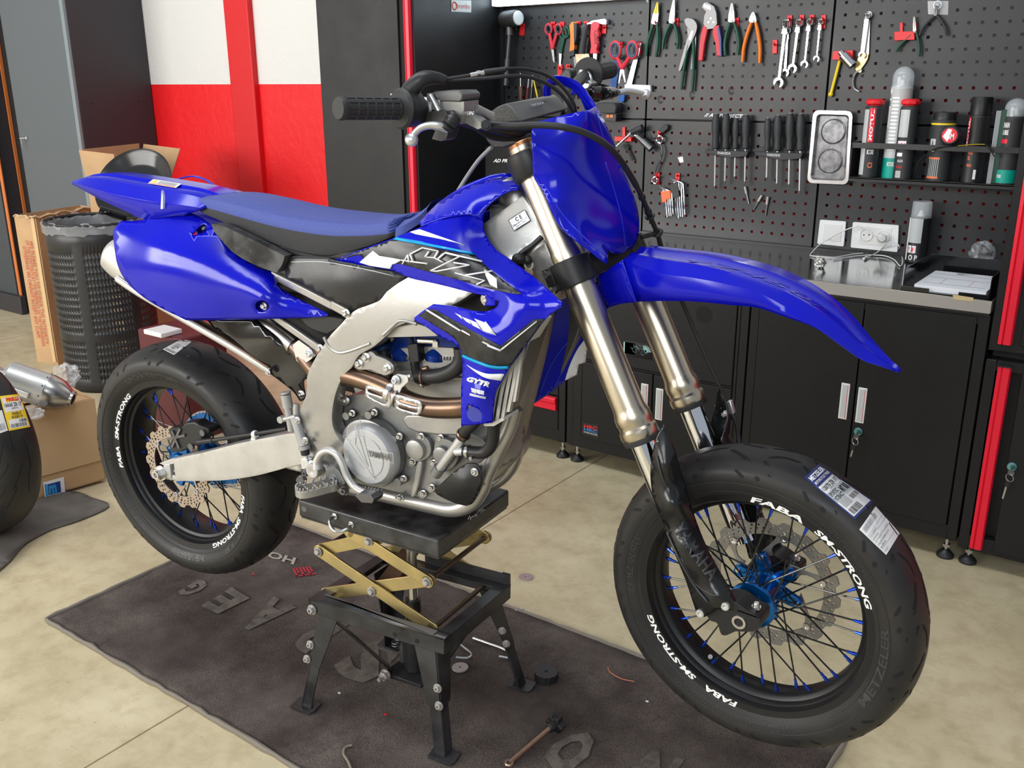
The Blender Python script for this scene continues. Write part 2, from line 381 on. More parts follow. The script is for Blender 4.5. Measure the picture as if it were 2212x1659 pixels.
def key_lock(cab, p, drop=.075, par=None):
 """round cam lock with a key in it and a ring with a spare key hanging from it"""
 p = np.asarray(p, float)
 lk = MB().lathe(p, (0, -1, 0), [(0, .0135), (.003, .0135), (.005, .012), (.005, .0), ], 20).build('lock', mat('lock_zinc', (.25, .62, .66), .25, .9), cab)
 MB().bar(p + (0, -.004, 0), p + (0.004, -.032, -.006), .012, .003, (1, 0, 0)).lathe(p + (0.004, -.032, -.008), (0, 1, 0), [(0, .009), (.003, .009)], 12).build('key', M['dark_steel'], cab)
 MB().ring(p + (.002, -.03, -.024), (.5, 1, .1), .012, .0012, 20, 6).build('key_ring', M['steel'], cab)
 MB().bar(p + (0, -.03, -.036), p + (-.003, -.028, -.055), .010, .003, (0, 1, 0), 0).bar(p + (-.003, -.028, -.055), p + (-.007, -.028, -.055 - drop * .32), .0045, .002, (0, 1, 0), 1).build('spare_key', [M['black_plastic'], M['steel']], cab)
def handle(cab, x0, x1, z0, z1):
 mb = MB(); y = YF
 mb.bb(x0, x1, y - .006, y, z0, z1, 0)
 h = mb.build('handle_plate', M['white_plastic'], cab, bevel=.0015)
 MB().bb(x0 + .005, x1 - .005, y - .0068, y - .0062, z0 + .006, z1 - .006).build('finger_recess', M['label_grey'], h, smooth=False)
 MB().bb(x1 - .006, x1 - .005, y - .0078, y - .0068, z0 + .004, z1 - .004).build('handle_rim', M['red_trim'], h, smooth=False)
 return h
def foot(cab, x, y):
 MB().lathe((x, y, 0), (0, 0, 1), [(0, .026), (.006, .0262), (.010, .0245), (.020, .015), (.026, .009), (.026, 0)], 24).build('foot', M['black_plastic'], cab)
 MB().cyl((x, y, .024), (x, y, .075), .006).hexnut((x, y, .034), (0, 0, 1), .011, .010).build('foot_bolt', M['steel'], cab)
KB = M['cabinet_black']
def carcass(name, x0, x1, z0, z1, label, group=None, y0=YF, y1=3.49, cat='cabinet'):
 c = thing(name, ((x0 + x1) / 2, y0, 0), label, cat, group)
 mb = MB(); t = .028
 mb.bb(x0, x0 + t, y0, y1, z0, z1).bb(x1 - t, x1, y0, y1, z0, z1).bb(x0 + t, x1 - t, y0, y1, z1 - .03, z1).bb(x0 + t, x1 - t, y0, y1, z0, z0 + .045).bb(x0 + t, x1 - t, y0 + .03, y1, z0 + .045, z1 - .03)
 mb.build('body', KB, c, bevel=.0015)
 for fx in (x0 + .03, x1 - .03):
  for fy in (y0 + .035, y1 - .05): foot(c, fx, fy)
 return c
G = 'black bench cabinets under the steel worktop'
# double-door cabinet
A = carcass('base_cabinet', -1.152, -.438, .075, .7895, 'black two-door base cabinet with white handles and hanging keys, right end of the bench', G)
for i, (a, b) in enumerate(((-1.122, -.7905), (-.7865, -.472))):
 d = MB().bb(a, b, YF - .004, YF + .016, .118, .782).build('door', KB, A, bevel=.0025)
 if i == 0: handle(d, -.833, -.806, .398, .518)
 else: handle(d, -.779, -.752, .396, .513); key_lock(d, (-.765, YF - .005, .367))
# drawer-over-doors cabinet
B = carcass('base_cabinet', -1.868, -1.158, .075, .7895, 'black base cabinet with a wide top drawer and floral sticker, middle of the bench', G)
MB().bb(-1.841, -1.803, YF, YF + .02, .12, .765).bb(-1.197, -1.185, YF, YF + .02, .12, .765).bb(-1.80, -1.2, YF, YF + .02, .427, .433).build('front_frame', KB, B)
x0, x1, z0, z1 = -1.80, -1.20, .435, .765
mb = MB().bb(x0, x1, YF - .004, YF + .016, z0, z1); d = mb.build('drawer', KB, B, bevel=.0025)
for hx in (-1.705, -1.317):
 MB().lathe((hx, YF - .0042, .672), (0, -1, 0), [(0, .030), (.0006, .030), (.0006, 0)], 32).build('finger_hole', M['groove'], d, smooth=False)
for i, (a, b) in enumerate(((-1.80, -1.502), (-1.498, -1.20))):
 d = MB().bb(a, b, YF - .004, YF + .016, .118, .425).build('door', KB, B, bevel=.0025)
 if i == 0: handle(d, -1.546, -1.517, .262, .385)
 else: handle(d, -1.485, -1.456, .258, .378); key_lock(d, (-1.475, YF - .005, .222))
# stickers on it
q = [W(1349, 768, 1, YF - .0055), W(1408, 768, 1, YF - .0055), W(1408, 742, 1, YF - .0055), W(1349, 736, 1, YF - .0055)]
q = [(q[0][0], YF - .0055, .478), (q[1][0], YF - .0055, .478), (q[1][0], YF - .0055, .535), (q[0][0], YF - .0055, .535)]
mb = MB(); patch(mb, q, 0, 1, 0, 1, 0); patch(mb, q, -.05, .38, .15, .9, 1)
def curl(cx, cz, r, turns, w0=.0022, s=1, a0=0):
 pts = [(cx + math.cos(a0 + s * t * 2 * PI * turns) * r * (1 - t * .85), YF - .0062, cz + math.sin(a0 + s * t * 2 * PI * turns) * r * (1 - t * .85)) for t in np.linspace(0, 1, 26)]
 mb.tube(pts, [w0 * (1 - .5 * t) for t in np.linspace(0, 1, 26)], 6, mi=1, flat=.2)
for cx, cz, r, tn, s, a0 in ((-1.575, .505, .016, 1.3, 1, 0), (-1.545, .500, .014, 1.2, -1, 2), (-1.56, .522, .012, 1, 1, 3), (-1.528, .512, .012, .8, 1, 4), (-1.59, .515, .013, .7, -1, 1)): curl(cx, cz, r, tn, s=s, a0=a0)
for k in range(6):
 a = .2 + k * .35; mb.bar((-1.535, YF - .006, .505), (-1.535 + .024 * math.cos(a), YF - .006, .505 + .024 * math.sin(a)), .004, .0006, (0, 1, 0), 1)
tag(mb.build('sticker', [M['gloss_black'], mat('mint_print', (.36, .56, .54), .5)], B, smooth=False), 'mint floral scroll sticker')
q = [(-1.800, YF - .0055, .135), (-1.728, YF - .0055, .135), (-1.728, YF - .0055, .190), (-1.800, YF - .0055, .190)]
q = [W(1257, 937, 1, YF - .0055), W(1293, 947, 1, YF - .0055), W(1293, 918, 1, YF - .0055), W(1259, 912, 1, YF - .0055)]
mb = MB(); patch(mb, q, 0, 1, 0, 1, 0)
put_text(mb, 'HRC', [quad3([p + np.array([0, -.0004, 0]) for p in q], u, v) for u, v in ((.1, .56), (.92, .56), (.92, .84), (.1, .84))], 1, bold=.03)
put_text(mb, 'HRC', [quad3([p + np.array([0, -.0004, 0]) for p in q], u, v) for u, v in ((.1, .33), (.92, .33), (.92, .56), (.1, .56))], 2, bold=.03)
put_text(mb, 'HONDA RACING', [quad3([p + np.array([0, -.0004, 0]) for p in q], u, v) for u, v in ((.1, .16), (.92, .16), (.92, .28), (.1, .28))], 3)
mb.v = [tuple(v) for v in mb.v]
tag(mb.build('sticker', [M['gloss_black'], M['red_trim'], mat('sticker_blue', (.01, .22, .62), .4), M['letter_white']], B, smooth=False), 'racing logo sticker in red and blue')
# drawer cabinet with red pulls
Cc = carcass('drawer_cabinet', -2.585, -1.876, .075, .7895, 'black bench cabinet with red drawer pulls behind the lift, left end of the bench', G)
zz = [.118, .262, .405, .50, .595, .69, .782]
for a, b in zip(zz[:-1], zz[1:]):
 d = MB().bb(-2.55, -1.908, YF - .002, YF + .016, a + .002, b - .002).build('drawer', KB, Cc, bevel=.002)
 zt = b - .004; mb = MB()
 prof = [(0, 0), (-.012, .0), (-.017, -.006), (-.017, -.020), (-.011, -.028), (-.011, -.052), (-.004, -.056), (0, -.056)]
 mb.prism([(-2.545, YF - .002 + p, zt + z) for p, z in prof], (.632, 0, 0)).build('drawer_pull', M['red_trim'], d, bevel=.001)
# worktop
t = thing('worktop', (-1.51, YF, .79), 'mirror-finish steel worktop running along under the pegboard', 'worktop')
MB().bb(-2.588, -.440, YF - .012, 3.492, .8335, .835).build('steel_top', M['bench_steel'], t)
MB().bb(-2.588, -.440, YF - .012, YF - .0105, .797, .8335).bb(-.4405, -.439, YF - .012, 3.49, .797, .8335).build('edge', M['edge_steel'], t, bevel=.0006)
MB().bb(-2.586, -.442, YF - .010, 3.49, .7905, .8332).build('core', M['satin_black'], t)
MB().bb(-2.586, -.442, 3.485, 3.4915, .835, .842).build('back_lip', M['satin_black'], t)
# tall cabinets
def tall(name, x0, x1, z0, z1, label, strip, lockp=None, group=None, door_split=None):
 c = thing(name, ((x0 + x1) / 2, YF, 0), label, 'cabinet', group)
 MB().bb(x0, x1, YF, 3.49, z0, z1).build('body', KB, c, bevel=.002)
 return c
TL = tall('tall_cabinet', -3.132, -2.594, .06, 2.3, 'tall black cabinet with a vertical red strip handle, left of the pegboard', None)
MB().bb(-3.118, -2.668, YF - .012, YF, .075, 2.28).build('door', M['cabinet_black'], TL, bevel=.002)
MB().bb(-2.668, -2.632, YF - .002, YF, .075, 2.28).build('recess', M['groove'], TL, smooth=False)
def strip(par, x0, x1, z0, z1):
 wd = x1 - x0; prof = [(0, 0), (0, -.016), (wd * .28, -.020), (wd * .32, -.014), (wd * .38, -.014), (wd * .42, -.020), (wd * .9, -.018), (wd, -.010), (wd, 0)]
 h = MB().prism([(x0 + a, YF + b, z0) for a, b in prof], (0, 0, z1 - z0)).build('strip_handle', M['red_trim'], par, bevel=.0008)
 MB().bb(x0 - .001, x1 + .001, YF - .021, YF, z1, z1 + .004).build('end_cap', M['black_plastic'], h)
strip(TL, -2.634, -2.604, .09, 2.27)
for z in (1.385,): MB().cyl((-2.70, YF - .012, z), (-2.70, YF - .026, z), .004).ball((-2.70, YF - .028, z), .006).build('screw', M['steel'], TL)
for x in (-3.1, -2.63):
 for y in (2.98, 3.43): foot(TL, x, y)
q = [(-2.5925, 3.157, 1.655), (-2.5925, 3.290, 1.655), (-2.5925, 3.290, 1.72), (-2.5925, 3.157, 1.72)]
q = [W(975, 25, 0, -2.5925), W(1018, 27, 0, -2.5925), W(1018, 1, 0, -2.5925), W(975, 0, 0, -2.5925)]
mb = MB(); patch(mb, q, 0, 1, 0, 1, 0); e = np.array([.0006, 0, 0]); q2 = [p + e for p in q]
put_text(mb, 'brembo', [quad3(q2, u, v) for u, v in ((.28, .3), (.93, .3), (.93, .72), (.28, .72))], 1)
c0 = quad3(q2, .15, .5); mb.ring(c0, (1, 0, 0), .014, .0025, 20, 4, 1)
tag(mb.build('sticker', [M['label_grey'], M['red_print']], TL, smooth=False), 'grey sticker with red lettering')
xc = float(W(1046, 348, 1, 3.2)[0]); zc = float(W(1080, 318, 1, 3.2)[2])
tc_ = thing('tool_case', (xc + .2, 3.3, .8352), 'black tool case with white slanted lettering in the dark corner of the worktop', 'case')
MB().bb(max(xc, -2.588), -2.2, 3.2, 3.46, .8355, zc).build('case_body', M['groove'], tc_, bevel=.01)
tx = MB(); put_text(tx, 'AD PROJECT', [W(1065, 353, 1, 3.199), W(1128, 354, 1, 3.199), W(1129, 344, 1, 3.199), W(1067, 343, 1, 3.199)], 0, bold=.02, shear=.2); tx.build('lettering', M['letter_white'], tc_, smooth=False)
TR = carcass('lower_cabinet', -.432, .30, .06, .662, 'black lower cabinet with a red strip handle and hanging keys at the right edge', None)
MB().bb(-.333, .27, YF - .008, YF + .01, .075, .65).build('door', KB, TR, bevel=.002)
strip(TR, -.397, -.362, .072, .650)
key_lock(TR, W(2186, 1008, 1, YF - .009), .12)
TU = thing('upper_cabinet', (-.07, YF, .69), 'tall black upper cabinet with a red strip handle at the right edge', 'cabinet')
MB().bb(-.432, .30, YF, 3.49, .69, 2.3).build('body', KB, TU, bevel=.002)
MB().bb(-.425, .29, YF + .05, 3.4, .6625, .69).build('plinth', M['satin_black'], TU)
MB().bb(-.352, .27, YF - .008, YF + .01, .715, 2.28).build('door', KB, TU, bevel=.002)
strip(TU, -.408, -.372, .715, 2.27)
# pegboard panels
def pegpanel(x0, x1, z0, z1, xs, zs, label):
 h = .005; X = sorted([x0, x1] + [x + s * h for x in xs for s in (-1, 1)]); Z = sorted([z0, z1] + [z + s * h for z in zs for s in (-1, 1)])
 nx, nz = len(X), len(Z); vs = [(x, YP, z) for z in Z for x in X]; fs = []
 for j in range(nz - 1):
  for i in range(nx - 1):
   if i % 2 == 1 and j % 2 == 1: continue
   a = j * nx + i; fs.append((a, a + 1, a + nx + 1, a + nx))
 mb = MB().add(vs, fs)
 r = thing('pegboard_panel', ((x0 + x1) / 2, YP, z0), label, 'pegboard', 'black perforated tool panels')
 mb.build('perforated_sheet', M['peg'], r, solid=.0015, smooth=False)
 e = .0008; MB().bb(x0, x1, YP, YP + .03, z0, z0 + .002).bb(x0, x1, YP, YP + .03, z1 - .002, z1).bb(x0, x0 + .002, YP, YP + .03, z0, z1).bb(x1 - .002, x1, YP, YP + .03, z0, z1).build('folded_edge', M['peg'], r)
 for fx in (x0 + .03, x1 - .03):
  for fz in (z0 + .02, z1 - .02): MB().bb(fx - .008, fx + .008, YP + .002, YW, fz - .008, fz + .008).build('wall_bracket', M['satin_black'], r)
 return r
M['peg'] = mat('pegboard_paint', (.022, .023, .026), .40, bump=.08, bs=300, rvar=.05, vs=3)
cols = [(-2.592, -1.877, 'left'), (-1.873, -1.158, 'middle'), (-1.154, -.438, 'right')]
for x0, x1, w_ in cols:
 xs = [x0 + .037 + .04 * i for i in range(17)]
 pegpanel(x0, x1, 1.2885, 1.736, xs, [1.328 + .04 * i for i in range(10)], f'black perforated tool panel, {w_} one of the upper row')
 pegpanel(x0, x1, .838, 1.2855, xs, [.878 + .04 * i for i in range(10)], f'black perforated tool panel, {w_} one of the lower row, standing on the worktop')
# LED batten over the left panel
t = thing('led_batten', (-2.2, 3.42, 1.74), 'glowing white LED batten above the left tool panel', 'light')
zl = W(1083, 13, 1, 3.42)[2]
MB().bb(-2.57, -1.86, 3.40, 3.44, zl, zl + .05).build('diffuser', M['lamp'], t, bevel=.004)
MB().bb(-2.575, -1.855, 3.44, 3.499, zl, zl + .055).build('housing', M['white_plastic'], t)
MB().tube([(-1.862, 3.43, zl + .02), (-1.85, 3.43, zl - .005), (-1.853, 3.44, zl - .015)], .004).build('plug', M['white_plastic'], t)
# grey steel lockers on the left
xf = W(342, 314, 1, YW)[0]; yf_ = W(177, 320, 0, xf)[1]
xl = W(64, 440, 1, yf_)[0]
g = thing('steel_locker', ((xf + xl) / 2, yf_, 0), 'light grey steel locker with a key in its door against the back wall', 'locker')
MB().bb(xl, xf, yf_ + .02, YW - .005, .02, 2.3).build('body', M['cabinet_dark'], g, bevel=.003)  # darker than the door: the side's shade is painted into its colour
MB().bb(xl, xf - .035, yf_, yf_ + .02, .05, 2.28).build('door', M['cabinet_grey'], g, bevel=.003)
MB().bb(xf - .033, xf, yf_ - .001, yf_ + .02, .02, 2.3).build('frame_edge', mat('edge_grey', (.20, .24, .26), .5), g, bevel=.004)
for p in ((197, 224), (299, 219)):
 o = W(p[0], p[1], 0, xf + .0006); MB().lathe(o, (1, 0, 0), [(0, .005), (.0004, .005), (.0004, 0)], 12).build('rivet_hole', M['groove'], g, smooth=False)
kp = W(58, 298, 1, yf_ - .001)
MB().lathe(kp, (0, -1, 0), [(0, .011), (.004, .011), (.004, 0)], 16).bar(kp, kp + np.array([-.03, -.03, -.002]), .006, .003, (0, 0, 1)).build('lock', M['steel'], g)
MB().bar(kp + np.array([-.022, -.026, -.006]), kp + np.array([-.02, -.026, -.034]), .009, .002, (0, 1, 0)).bar(kp + np.array([-.02, -.026, -.034]), kp + np.array([-.018, -.026, -.062]), .004, .002, (0, 1, 0)).build('key', M['steel'], g)
ys = 2.90
xr = W(54, 676, 2, 0)[0]
g2 = thing('steel_locker', (xr - .3, 3.0, 0), 'dark blue-grey locker with orange edge trims at the far left', 'locker')
xa = W(28, 450, 1, yf_ - .05)[0]
MB().bb(xr - .6, xr, yf_ - .05, YW - .005, .0, 2.3).build('body', M['cabinet_dark'], g2, bevel=.003)
MB().bb(xr, xl - .004, yf_ + .06, YW - .01, .0, 2.3).build('inner_recess', M['groove'], g2)
MB().bb(xr - .02, xr + .012, yf_ - .056, yf_ - .05, .02, 2.28).build('trim_strip', M['orange_trim'], g2)
xo = W(53, 445, 1, yf_ + .05)[0]
MB().bb(xo - .012, xo, yf_ + .04, yf_ + .058, .02, 2.28).build('trim_strip', M['orange_trim'], g2)
MB().bb(xr - .58, xr - .03, yf_ - .062, yf_ - .05, .1, 2.28).build('door', mat('locker_blue', (.05, .062, .07), .5), g2, bevel=.002)
MB().bb(xr - .6, xr + .05, yf_ - .09, yf_ - .05, .0, .12).build('plinth', M['cabinet_dark'], g2, bevel=.004)
# ------------------------------------------------------------------ motorcycle: frames of reference
HR = np.array([-1.998, 1.357, .505]); HF = np.array([-.549, 1.545, .506])
_h = math.radians(7.2)
FB = np.array([math.cos(_h), math.sin(_h), 0]); RB = np.array([math.sin(_h), -math.cos(_h), 0]); ZZ = np.array([0, 0, 1.0])
NF = unit([.0094, -.999, -.043]); FF = unit(np.cross(NF, ZZ)); FF = FF if FF[0] > 0 else -FF
UF = np.cross(NF, FF); UF = UF if UF[2] > 0 else -UF
NR = unit([.1195, -.9929, -.022]); 
def BL(f, l, z): return HR + FB * f + RB * l + ZZ * (z - .505)            # body frame: forward, lateral (right side +), height
def LF(f, l, z): return HF + FF * f + NF * l + UF * (z - .506)            # steered front frame
def Pb(x, y, l): return on_plane(x, y, HR + RB * l, RB)
def Pf(x, y, l): return on_plane(x, y, HF + NF * l, NF)
def mirror(p, o=HR, n=RB): p = np.asarray(p); return p - n * (2 * np.dot(p - o, n))
def mirrored(mb, o=HR, n=RB):
 m2 = MB(); m2.v = [tuple(mirror(p, o, n)) for p in mb.v]; m2.f = [tuple(reversed(f)) for f in mb.f]; m2.m = list(mb.m); return m2
def inside(poly, x, y):
 c = False; n = len(poly); j = n - 1
 for i in range(n):
  xi, yi = poly[i]; xj, yj = poly[j]
  if (yi > y) != (yj > y) and x < (xj - xi) * (y - yi) / (yj - yi + 1e-12) + xi: c = not c
  j = i
 return c
def smooth_poly(pts, k=5):
 """closed outline; a point with a third element is a corner, the runs between corners are curves"""
 n = len(pts); cs = [i for i, p in enumerate(pts) if len(p) > 2]
 P = [np.array(p[:2], float) for p in pts]
 if not cs: return [tuple(p) for p in cr(P, k, True)]
 out = []
 for a, i in enumerate(cs):
  j = cs[(a + 1) % len(cs)]; run = [P[(i + q) % n] for q in range(((j - i) % n or n) + 1)]
  if len(run) == 2: out += [run[0] * (1 - t) + run[1] * t for t in (0, .5)]
  else: out += cr(run, k)[:-1]
 return [tuple(p) for p in out]
def tri2d(outline, holes=(), step=None, lines=()):
 V = []; E = []
 for loop in [outline] + list(holes):
  o = len(V); V += [Vector(p) for p in loop]; E += [(o + i, o + (i + 1) % len(loop)) for i in range(len(loop))]
 for ln in lines:
  o = len(V); V += [Vector(p) for p in ln if True]; E += [(o + i, o + i + 1) for i in range(len(ln) - 1)]
 if step:
  xs = [p[0] for p in outline]; ys = [p[1] for p in outline]; jy = 0
  y = min(ys) + step * .5
  while y < max(ys):
   x = min(xs) + step * (.5 if jy % 2 else 1.0)
   while x < max(xs):
    if inside(outline, x, y) and not any(inside(h, x, y) for h in holes): V.append(Vector((x, y)))
    x += step
   y += step * .87; jy += 1
 r = delaunay_2d_cdt(V, E, [], 0, 1e-6)
 vs = [tuple(v) for v in r[0]]; fs = []
 for f in r[2]:
  cx = sum(vs[i][0] for i in f) / len(f); cy = sum(vs[i][1] for i in f) / len(f)
  if inside(outline, cx, cy) and not any(inside(h, cx, cy) for h in holes): fs.append(tuple(f))
 return vs, fs
def tps(ctrl, lin=False):
 P = np.array([c[:2] for c in ctrl], float); v = np.array([c[2] for c in ctrl], float); n = len(P)
 s = 100.0
 def K(d): return d if lin else np.where(d > 1e-9, d * d * np.log(d + 1e-12), 0)
 D = np.linalg.norm(P[:, None] - P[None], axis=2) / s
 A = np.zeros((n + 3, n + 3)); A[:n, :n] = K(D) + np.eye(n) * 1e-6; A[:n, n] = 1; A[:n, n + 1:] = P / s; A[n, :n] = 1; A[n + 1:, :n] = P.T / s
 w_ = np.linalg.lstsq(A, np.concatenate([v, [0, 0, 0]]), rcond=None)[0]
 def f(x, y):
  d = np.hypot(P[:, 0] - x, P[:, 1] - y) / s
  return float(K(d) @ w_[:n] + w_[n] + w_[n + 1] * x / s + w_[n + 2] * y / s)
 return f
def fold(a, b, k):
 """a crease: beyond the line a->b (on its left side in the photo) the surface turns inward by k metres per 100 px"""
 a = np.array(a, float); b = np.array(b, float); d = (b - a) / np.linalg.norm(b - a); nrm = np.array([-d[1], d[0]])
 return lambda x, y: -k * max(0.0, float(np.dot(np.array([x, y]) - a, nrm))) / 100.0
class Sheet:
 """a moulded panel: photo outline, laid on a curved surface given by lateral distances from the centre plane"""
 def __init__(s, ctrl, P=None, folds=(), lin=False):
  s.f = tps(ctrl, lin); s.P = P or Pb; s.folds = folds; s.lines = []
 def lat(s, x, y): return s.f(x, y) + sum(g(x, y) for g in s.folds)
 def pt(s, x, y, off=0.0): return s.P(x, y, s.lat(x, y) + off)
 def panel(s, mb, outline, mi=0, off=0.0, holes=(), step=16, lines=(), smooth=True, k=5):
  o = smooth_poly(outline, k) if smooth else [tuple(p[:2]) for p in outline]
  vs, fs = tri2d(o, [smooth_poly(h, 4) if smooth else h for h in holes], step, lines)
  return mb.add([s.pt(x, y, off) for x, y in vs], fs, mi)
 def line(s, mb, pts, wpx, mi, off=.0015, k=4):
  """a painted stripe of constant or varying pixel width"""
  P = cr([np.array(p[:2], float) for p in pts], k) if len(pts) > 2 else [np.array(p[:2], float) for p in pts]
  n = len(P); ws = wpx if hasattr(wpx, '__len__') else [wpx, wpx]; vs = []
  for i, p in enumerate(P):
   d = unit(np.append(P[min(i + 1, n - 1)] - P[max(i - 1, 0)], 0))[:2]; nn = np.array([-d[1], d[0]]); w_ = (ws[0] + (ws[1] - ws[0]) * i / max(n - 1, 1)) / 2
   for sg in (-1, 1): q = p + nn * w_ * sg; vs.append(s.pt(q[0], q[1], off))
  return mb.add(vs, [(2 * i, 2 * i + 1, 2 * i + 3, 2 * i + 2) for i in range(n - 1)], mi)
 def text(s, mb, body, q, mi, off=.0015, bold=.0, space=1.0, shear=0.0):
  def mp(u, v):
   x = q[0][0] * (1 - u) * (1 - v) + q[1][0] * u * (1 - v) + q[2][0] * u * v + q[3][0] * (1 - u) * v
   y = q[0][1] * (1 - u) * (1 - v) + q[1][1] * u * (1 - v) + q[2][1] * u * v + q[3][1] * (1 - u) * v
   return s.pt(x, y, off)
  return put_text(mb, body, mp, mi, bold, space, shear)
bike = thing('motorcycle', BL(.7, 0, .5), 'blue supermoto dirt bike with black spoked wheels raised on the scissor lift', 'motorcycle')
BK = bike
# ------------------------------------------------------------------ wheels
TYRE = {}
def wheel(name, C0, N, Fd, prof, Rt, rimw, rear):
 """C0 hub centre, N axle direction towards the camera side, Fd forward direction in the wheel plane"""
 root = MB(); U = unit(np.cross(N, Fd)); U = U if U[2] > 0 else -U
 def pw(a, t, r): return C0 + N * t + (Fd * math.cos(a) + U * math.sin(a)) * r
 # tyre
 pr = [np.array(p) for p in cr(prof, 4)]                # from near bead over the crown to the far bead
 n = 96; mb = MB(); vs = [pw(2 * PI * i / n, p[0], p[1]) for p in pr for i in range(n)]
 fs = [(k * n + i, k * n + (i + 1) % n, (k + 1) * n + (i + 1) % n, (k + 1) * n + i) for k in range(len(pr) - 1) for i in range(n)]
 mb.add(vs, fs, 0)
 ax_ = np.array([p[0] for p in pr]); L = np.concatenate([[0], np.cumsum([np.linalg.norm(pr[i + 1] - pr[i]) for i in range(len(pr) - 1)])]); L /= L[-1]
 def surf(a, s, off=.0006):                             # s from 0 (near bead) to 1 (far bead)
  t = np.interp(s, L, ax_); r = np.interp(s, L, [p[1] for p in pr]); e = .01
  dt = np.interp(s + e, L, ax_) - np.interp(s - e, L, ax_); dr = np.interp(s + e, L, [p[1] for p in pr]) - np.interp(s - e, L, [p[1] for p in pr])
  q = math.hypot(dt, dr) or 1; nt_, nr_ = -dr / q, dt / q
  if nr_ < 0 and abs(nt_) < .5: nt_, nr_ = -nt_, -nr_
  if s < .25: nt_, nr_ = abs(nt_), abs(nr_) if r > .262 else nr_
  return pw(a, t + nt_ * off, r + nr_ * off)
 def groove(pts, w0, w1, mi=1):
  P = cr(pts, 5); m = len(P); vs = []
  for i, p in enumerate(P):
   d = P[min(i + 1, m - 1)] - P[max(i - 1, 0)]; d = d / (np.linalg.norm(d) + 1e-9); nn = np.array([-d[1], d[0]])
   tt = i / (m - 1); w_ = 3.2 * (w0 * (1 - tt) + w1 * tt) * min(1, 6 * (1 - tt) + .15) * min(1, 8 * tt + .25)
   for sg in (-1, 1): q = p + nn * w_ * sg; vs.append(surf(q[0], q[1]))
  mb.add(vs, [(2 * i, 2 * i + 1, 2 * i + 3, 2 * i + 2) for i in range(m - 1)], mi)
 K = 14 if not rear else 13
 for side in (0, 1):
  S = (lambda s: s) if side == 0 else (lambda s: 1 - s)
  for i in range(K):
   a = 2 * PI * (i + (.5 if side else 0)) / K; dd = -1 if not rear else 1
   groove([(a, S(.445)), (a + dd * .11, S(.36)), (a + dd * .20, S(.262))], .003, .0065)
   groove([(a + dd * .24, S(.36)), (a + dd * .28, S(.31)), (a + dd * .315, S(.24))], .003, .006)
   groove([(a + dd * .22, S(.215)), (a + dd * .235, S(.205)), (a + dd * .25, S(.19))], .004, .005)
   groove([(a - dd * .02, S(.47)), (a - dd * .12, S(.455)), (a - dd * .20, S(.40))], .0025, .003)
   groove([(a + dd * .08, S(.245)), (a + dd * .115, S(.215)), (a + dd * .14, S(.19))], .003, .004)
 # raised sidewall lettering
 def arc_text(body, a0, a1, r0, r1, t, mi, flip=False, bold=0.0, m=mb, shear=0.0):
  def mp(u, v):
   a = a0 + (a1 - a0) * u; return pw(a, t(r0 + (r1 - r0) * v) if callable(t) else t, r0 + (r1 - r0) * v)
  put_text(m, body, mp, mi, bold, 1.0, shear)
 def tw(r): # axial position of the near sidewall at radius r
  i = [k for k in range(len(pr)) if pr[k][0] > 0]; rs = [pr[k][1] for k in i]; ts = [pr[k][0] for k in i]
  j = int(np.argmax(ts)); return float(np.interp(r, rs[:max(j, 2) + 1], ts[:max(j, 2) + 1])) + .0007
 rb0, rb1 = (.237, .254) if rear else (.236, .251)
 D = math.radians
 if rear:
  arc_text('SPORTEC M9', D(122), D(76), rb0 + .002, rb1, tw, 2, bold=.02); arc_text('INTERACT', D(70), D(42), rb0 + .004, rb1 - .003, tw, 2)
  arc_text('METZELER', D(286), D(258), rb1, rb0 + .001, tw, 2, bold=.02); arc_text('160/60 ZR 17 M/C', D(196), D(166), rb1 - .003, rb0 + .003, tw, 2)
  arc_text('RADIAL TUBELESS', D(236), D(206), rb1 - .003, rb0 + .004, tw, 2); arc_text('METZELER', D(330), D(306), rb0, rb1, tw, 2)
 else:
  arc_text('METZELER', D(-28), D(12), rb1, rb0, tw, 2, bold=.02); arc_text('SPORTEC M9 INTERACT', D(62), D(30), rb0 + .003, rb1 - .002, tw, 2)
  arc_text('120/70 ZR 17', D(160), D(190), rb1, rb0 + .002, tw, 2); arc_text('MAX LOAD 236 KG AT 290 KPA COLD', D(236), D(300), rb0 + .009, rb1 - .001, tw, 2)
  arc_text('TUBELESS RADIAL STEEL BELTED', D(240), D(296), rb0 + .002, rb0 + .007, tw, 2)
 # parting line rings on the sidewall
 for r in (rb0 - .002, rb1 + .002): mb.ring(C0 + N * tw(r), N, r, .0006, 96, 4, 2)
 TYRE[name] = mb
 root = mb.build(name, [M['tread_rubber'], M['groove'], M['sidewall_mark']], BK, ang=60)   # tyre mesh carries the wheel
 tag(root, ('rear' if rear else 'front') + ' wheel with black rubber tyre')
 # rim
 h = rimw; P2 = [(h - .002, .2315), (h + .001, .2300), (h, .226), (h - .002, .2135), (h - .008, .2105), (h - .014, .2100), (h - .018, .2060), (h - .024, .2045), (h - .028, .1985), (h * .30, .1945), (0, .1935)]
 prof_r = P2 + [(-t, r) for t, r in P2[:-1][::-1]] + [(-h + .004, .225), (-h + .012, .218), (0, .205), (h - .012, .218), (h - .004, .225), P2[0]]
 rm = MB().lathe(C0, N, prof_r, 96, 0, cap=False)
 R0, R1 = .2155, .2272; tt = lambda r: float(np.interp(r, [.2135, .226, .230], [h - .002, h, h + .001])) + .0006
 spans = [(D(93), D(67), 'FABA'), (D(61), D(19), 'SM-STRONG'), (D(267), D(249), 'FABA'), (D(243), D(203), 'SM-STRONG')] if not rear else [(D(192), D(176), 'FABA'), (D(171), D(129), 'SM-STRONG'), (D(-8), D(-22), 'FABA'), (D(-26), D(-66), 'SM-STRONG')]
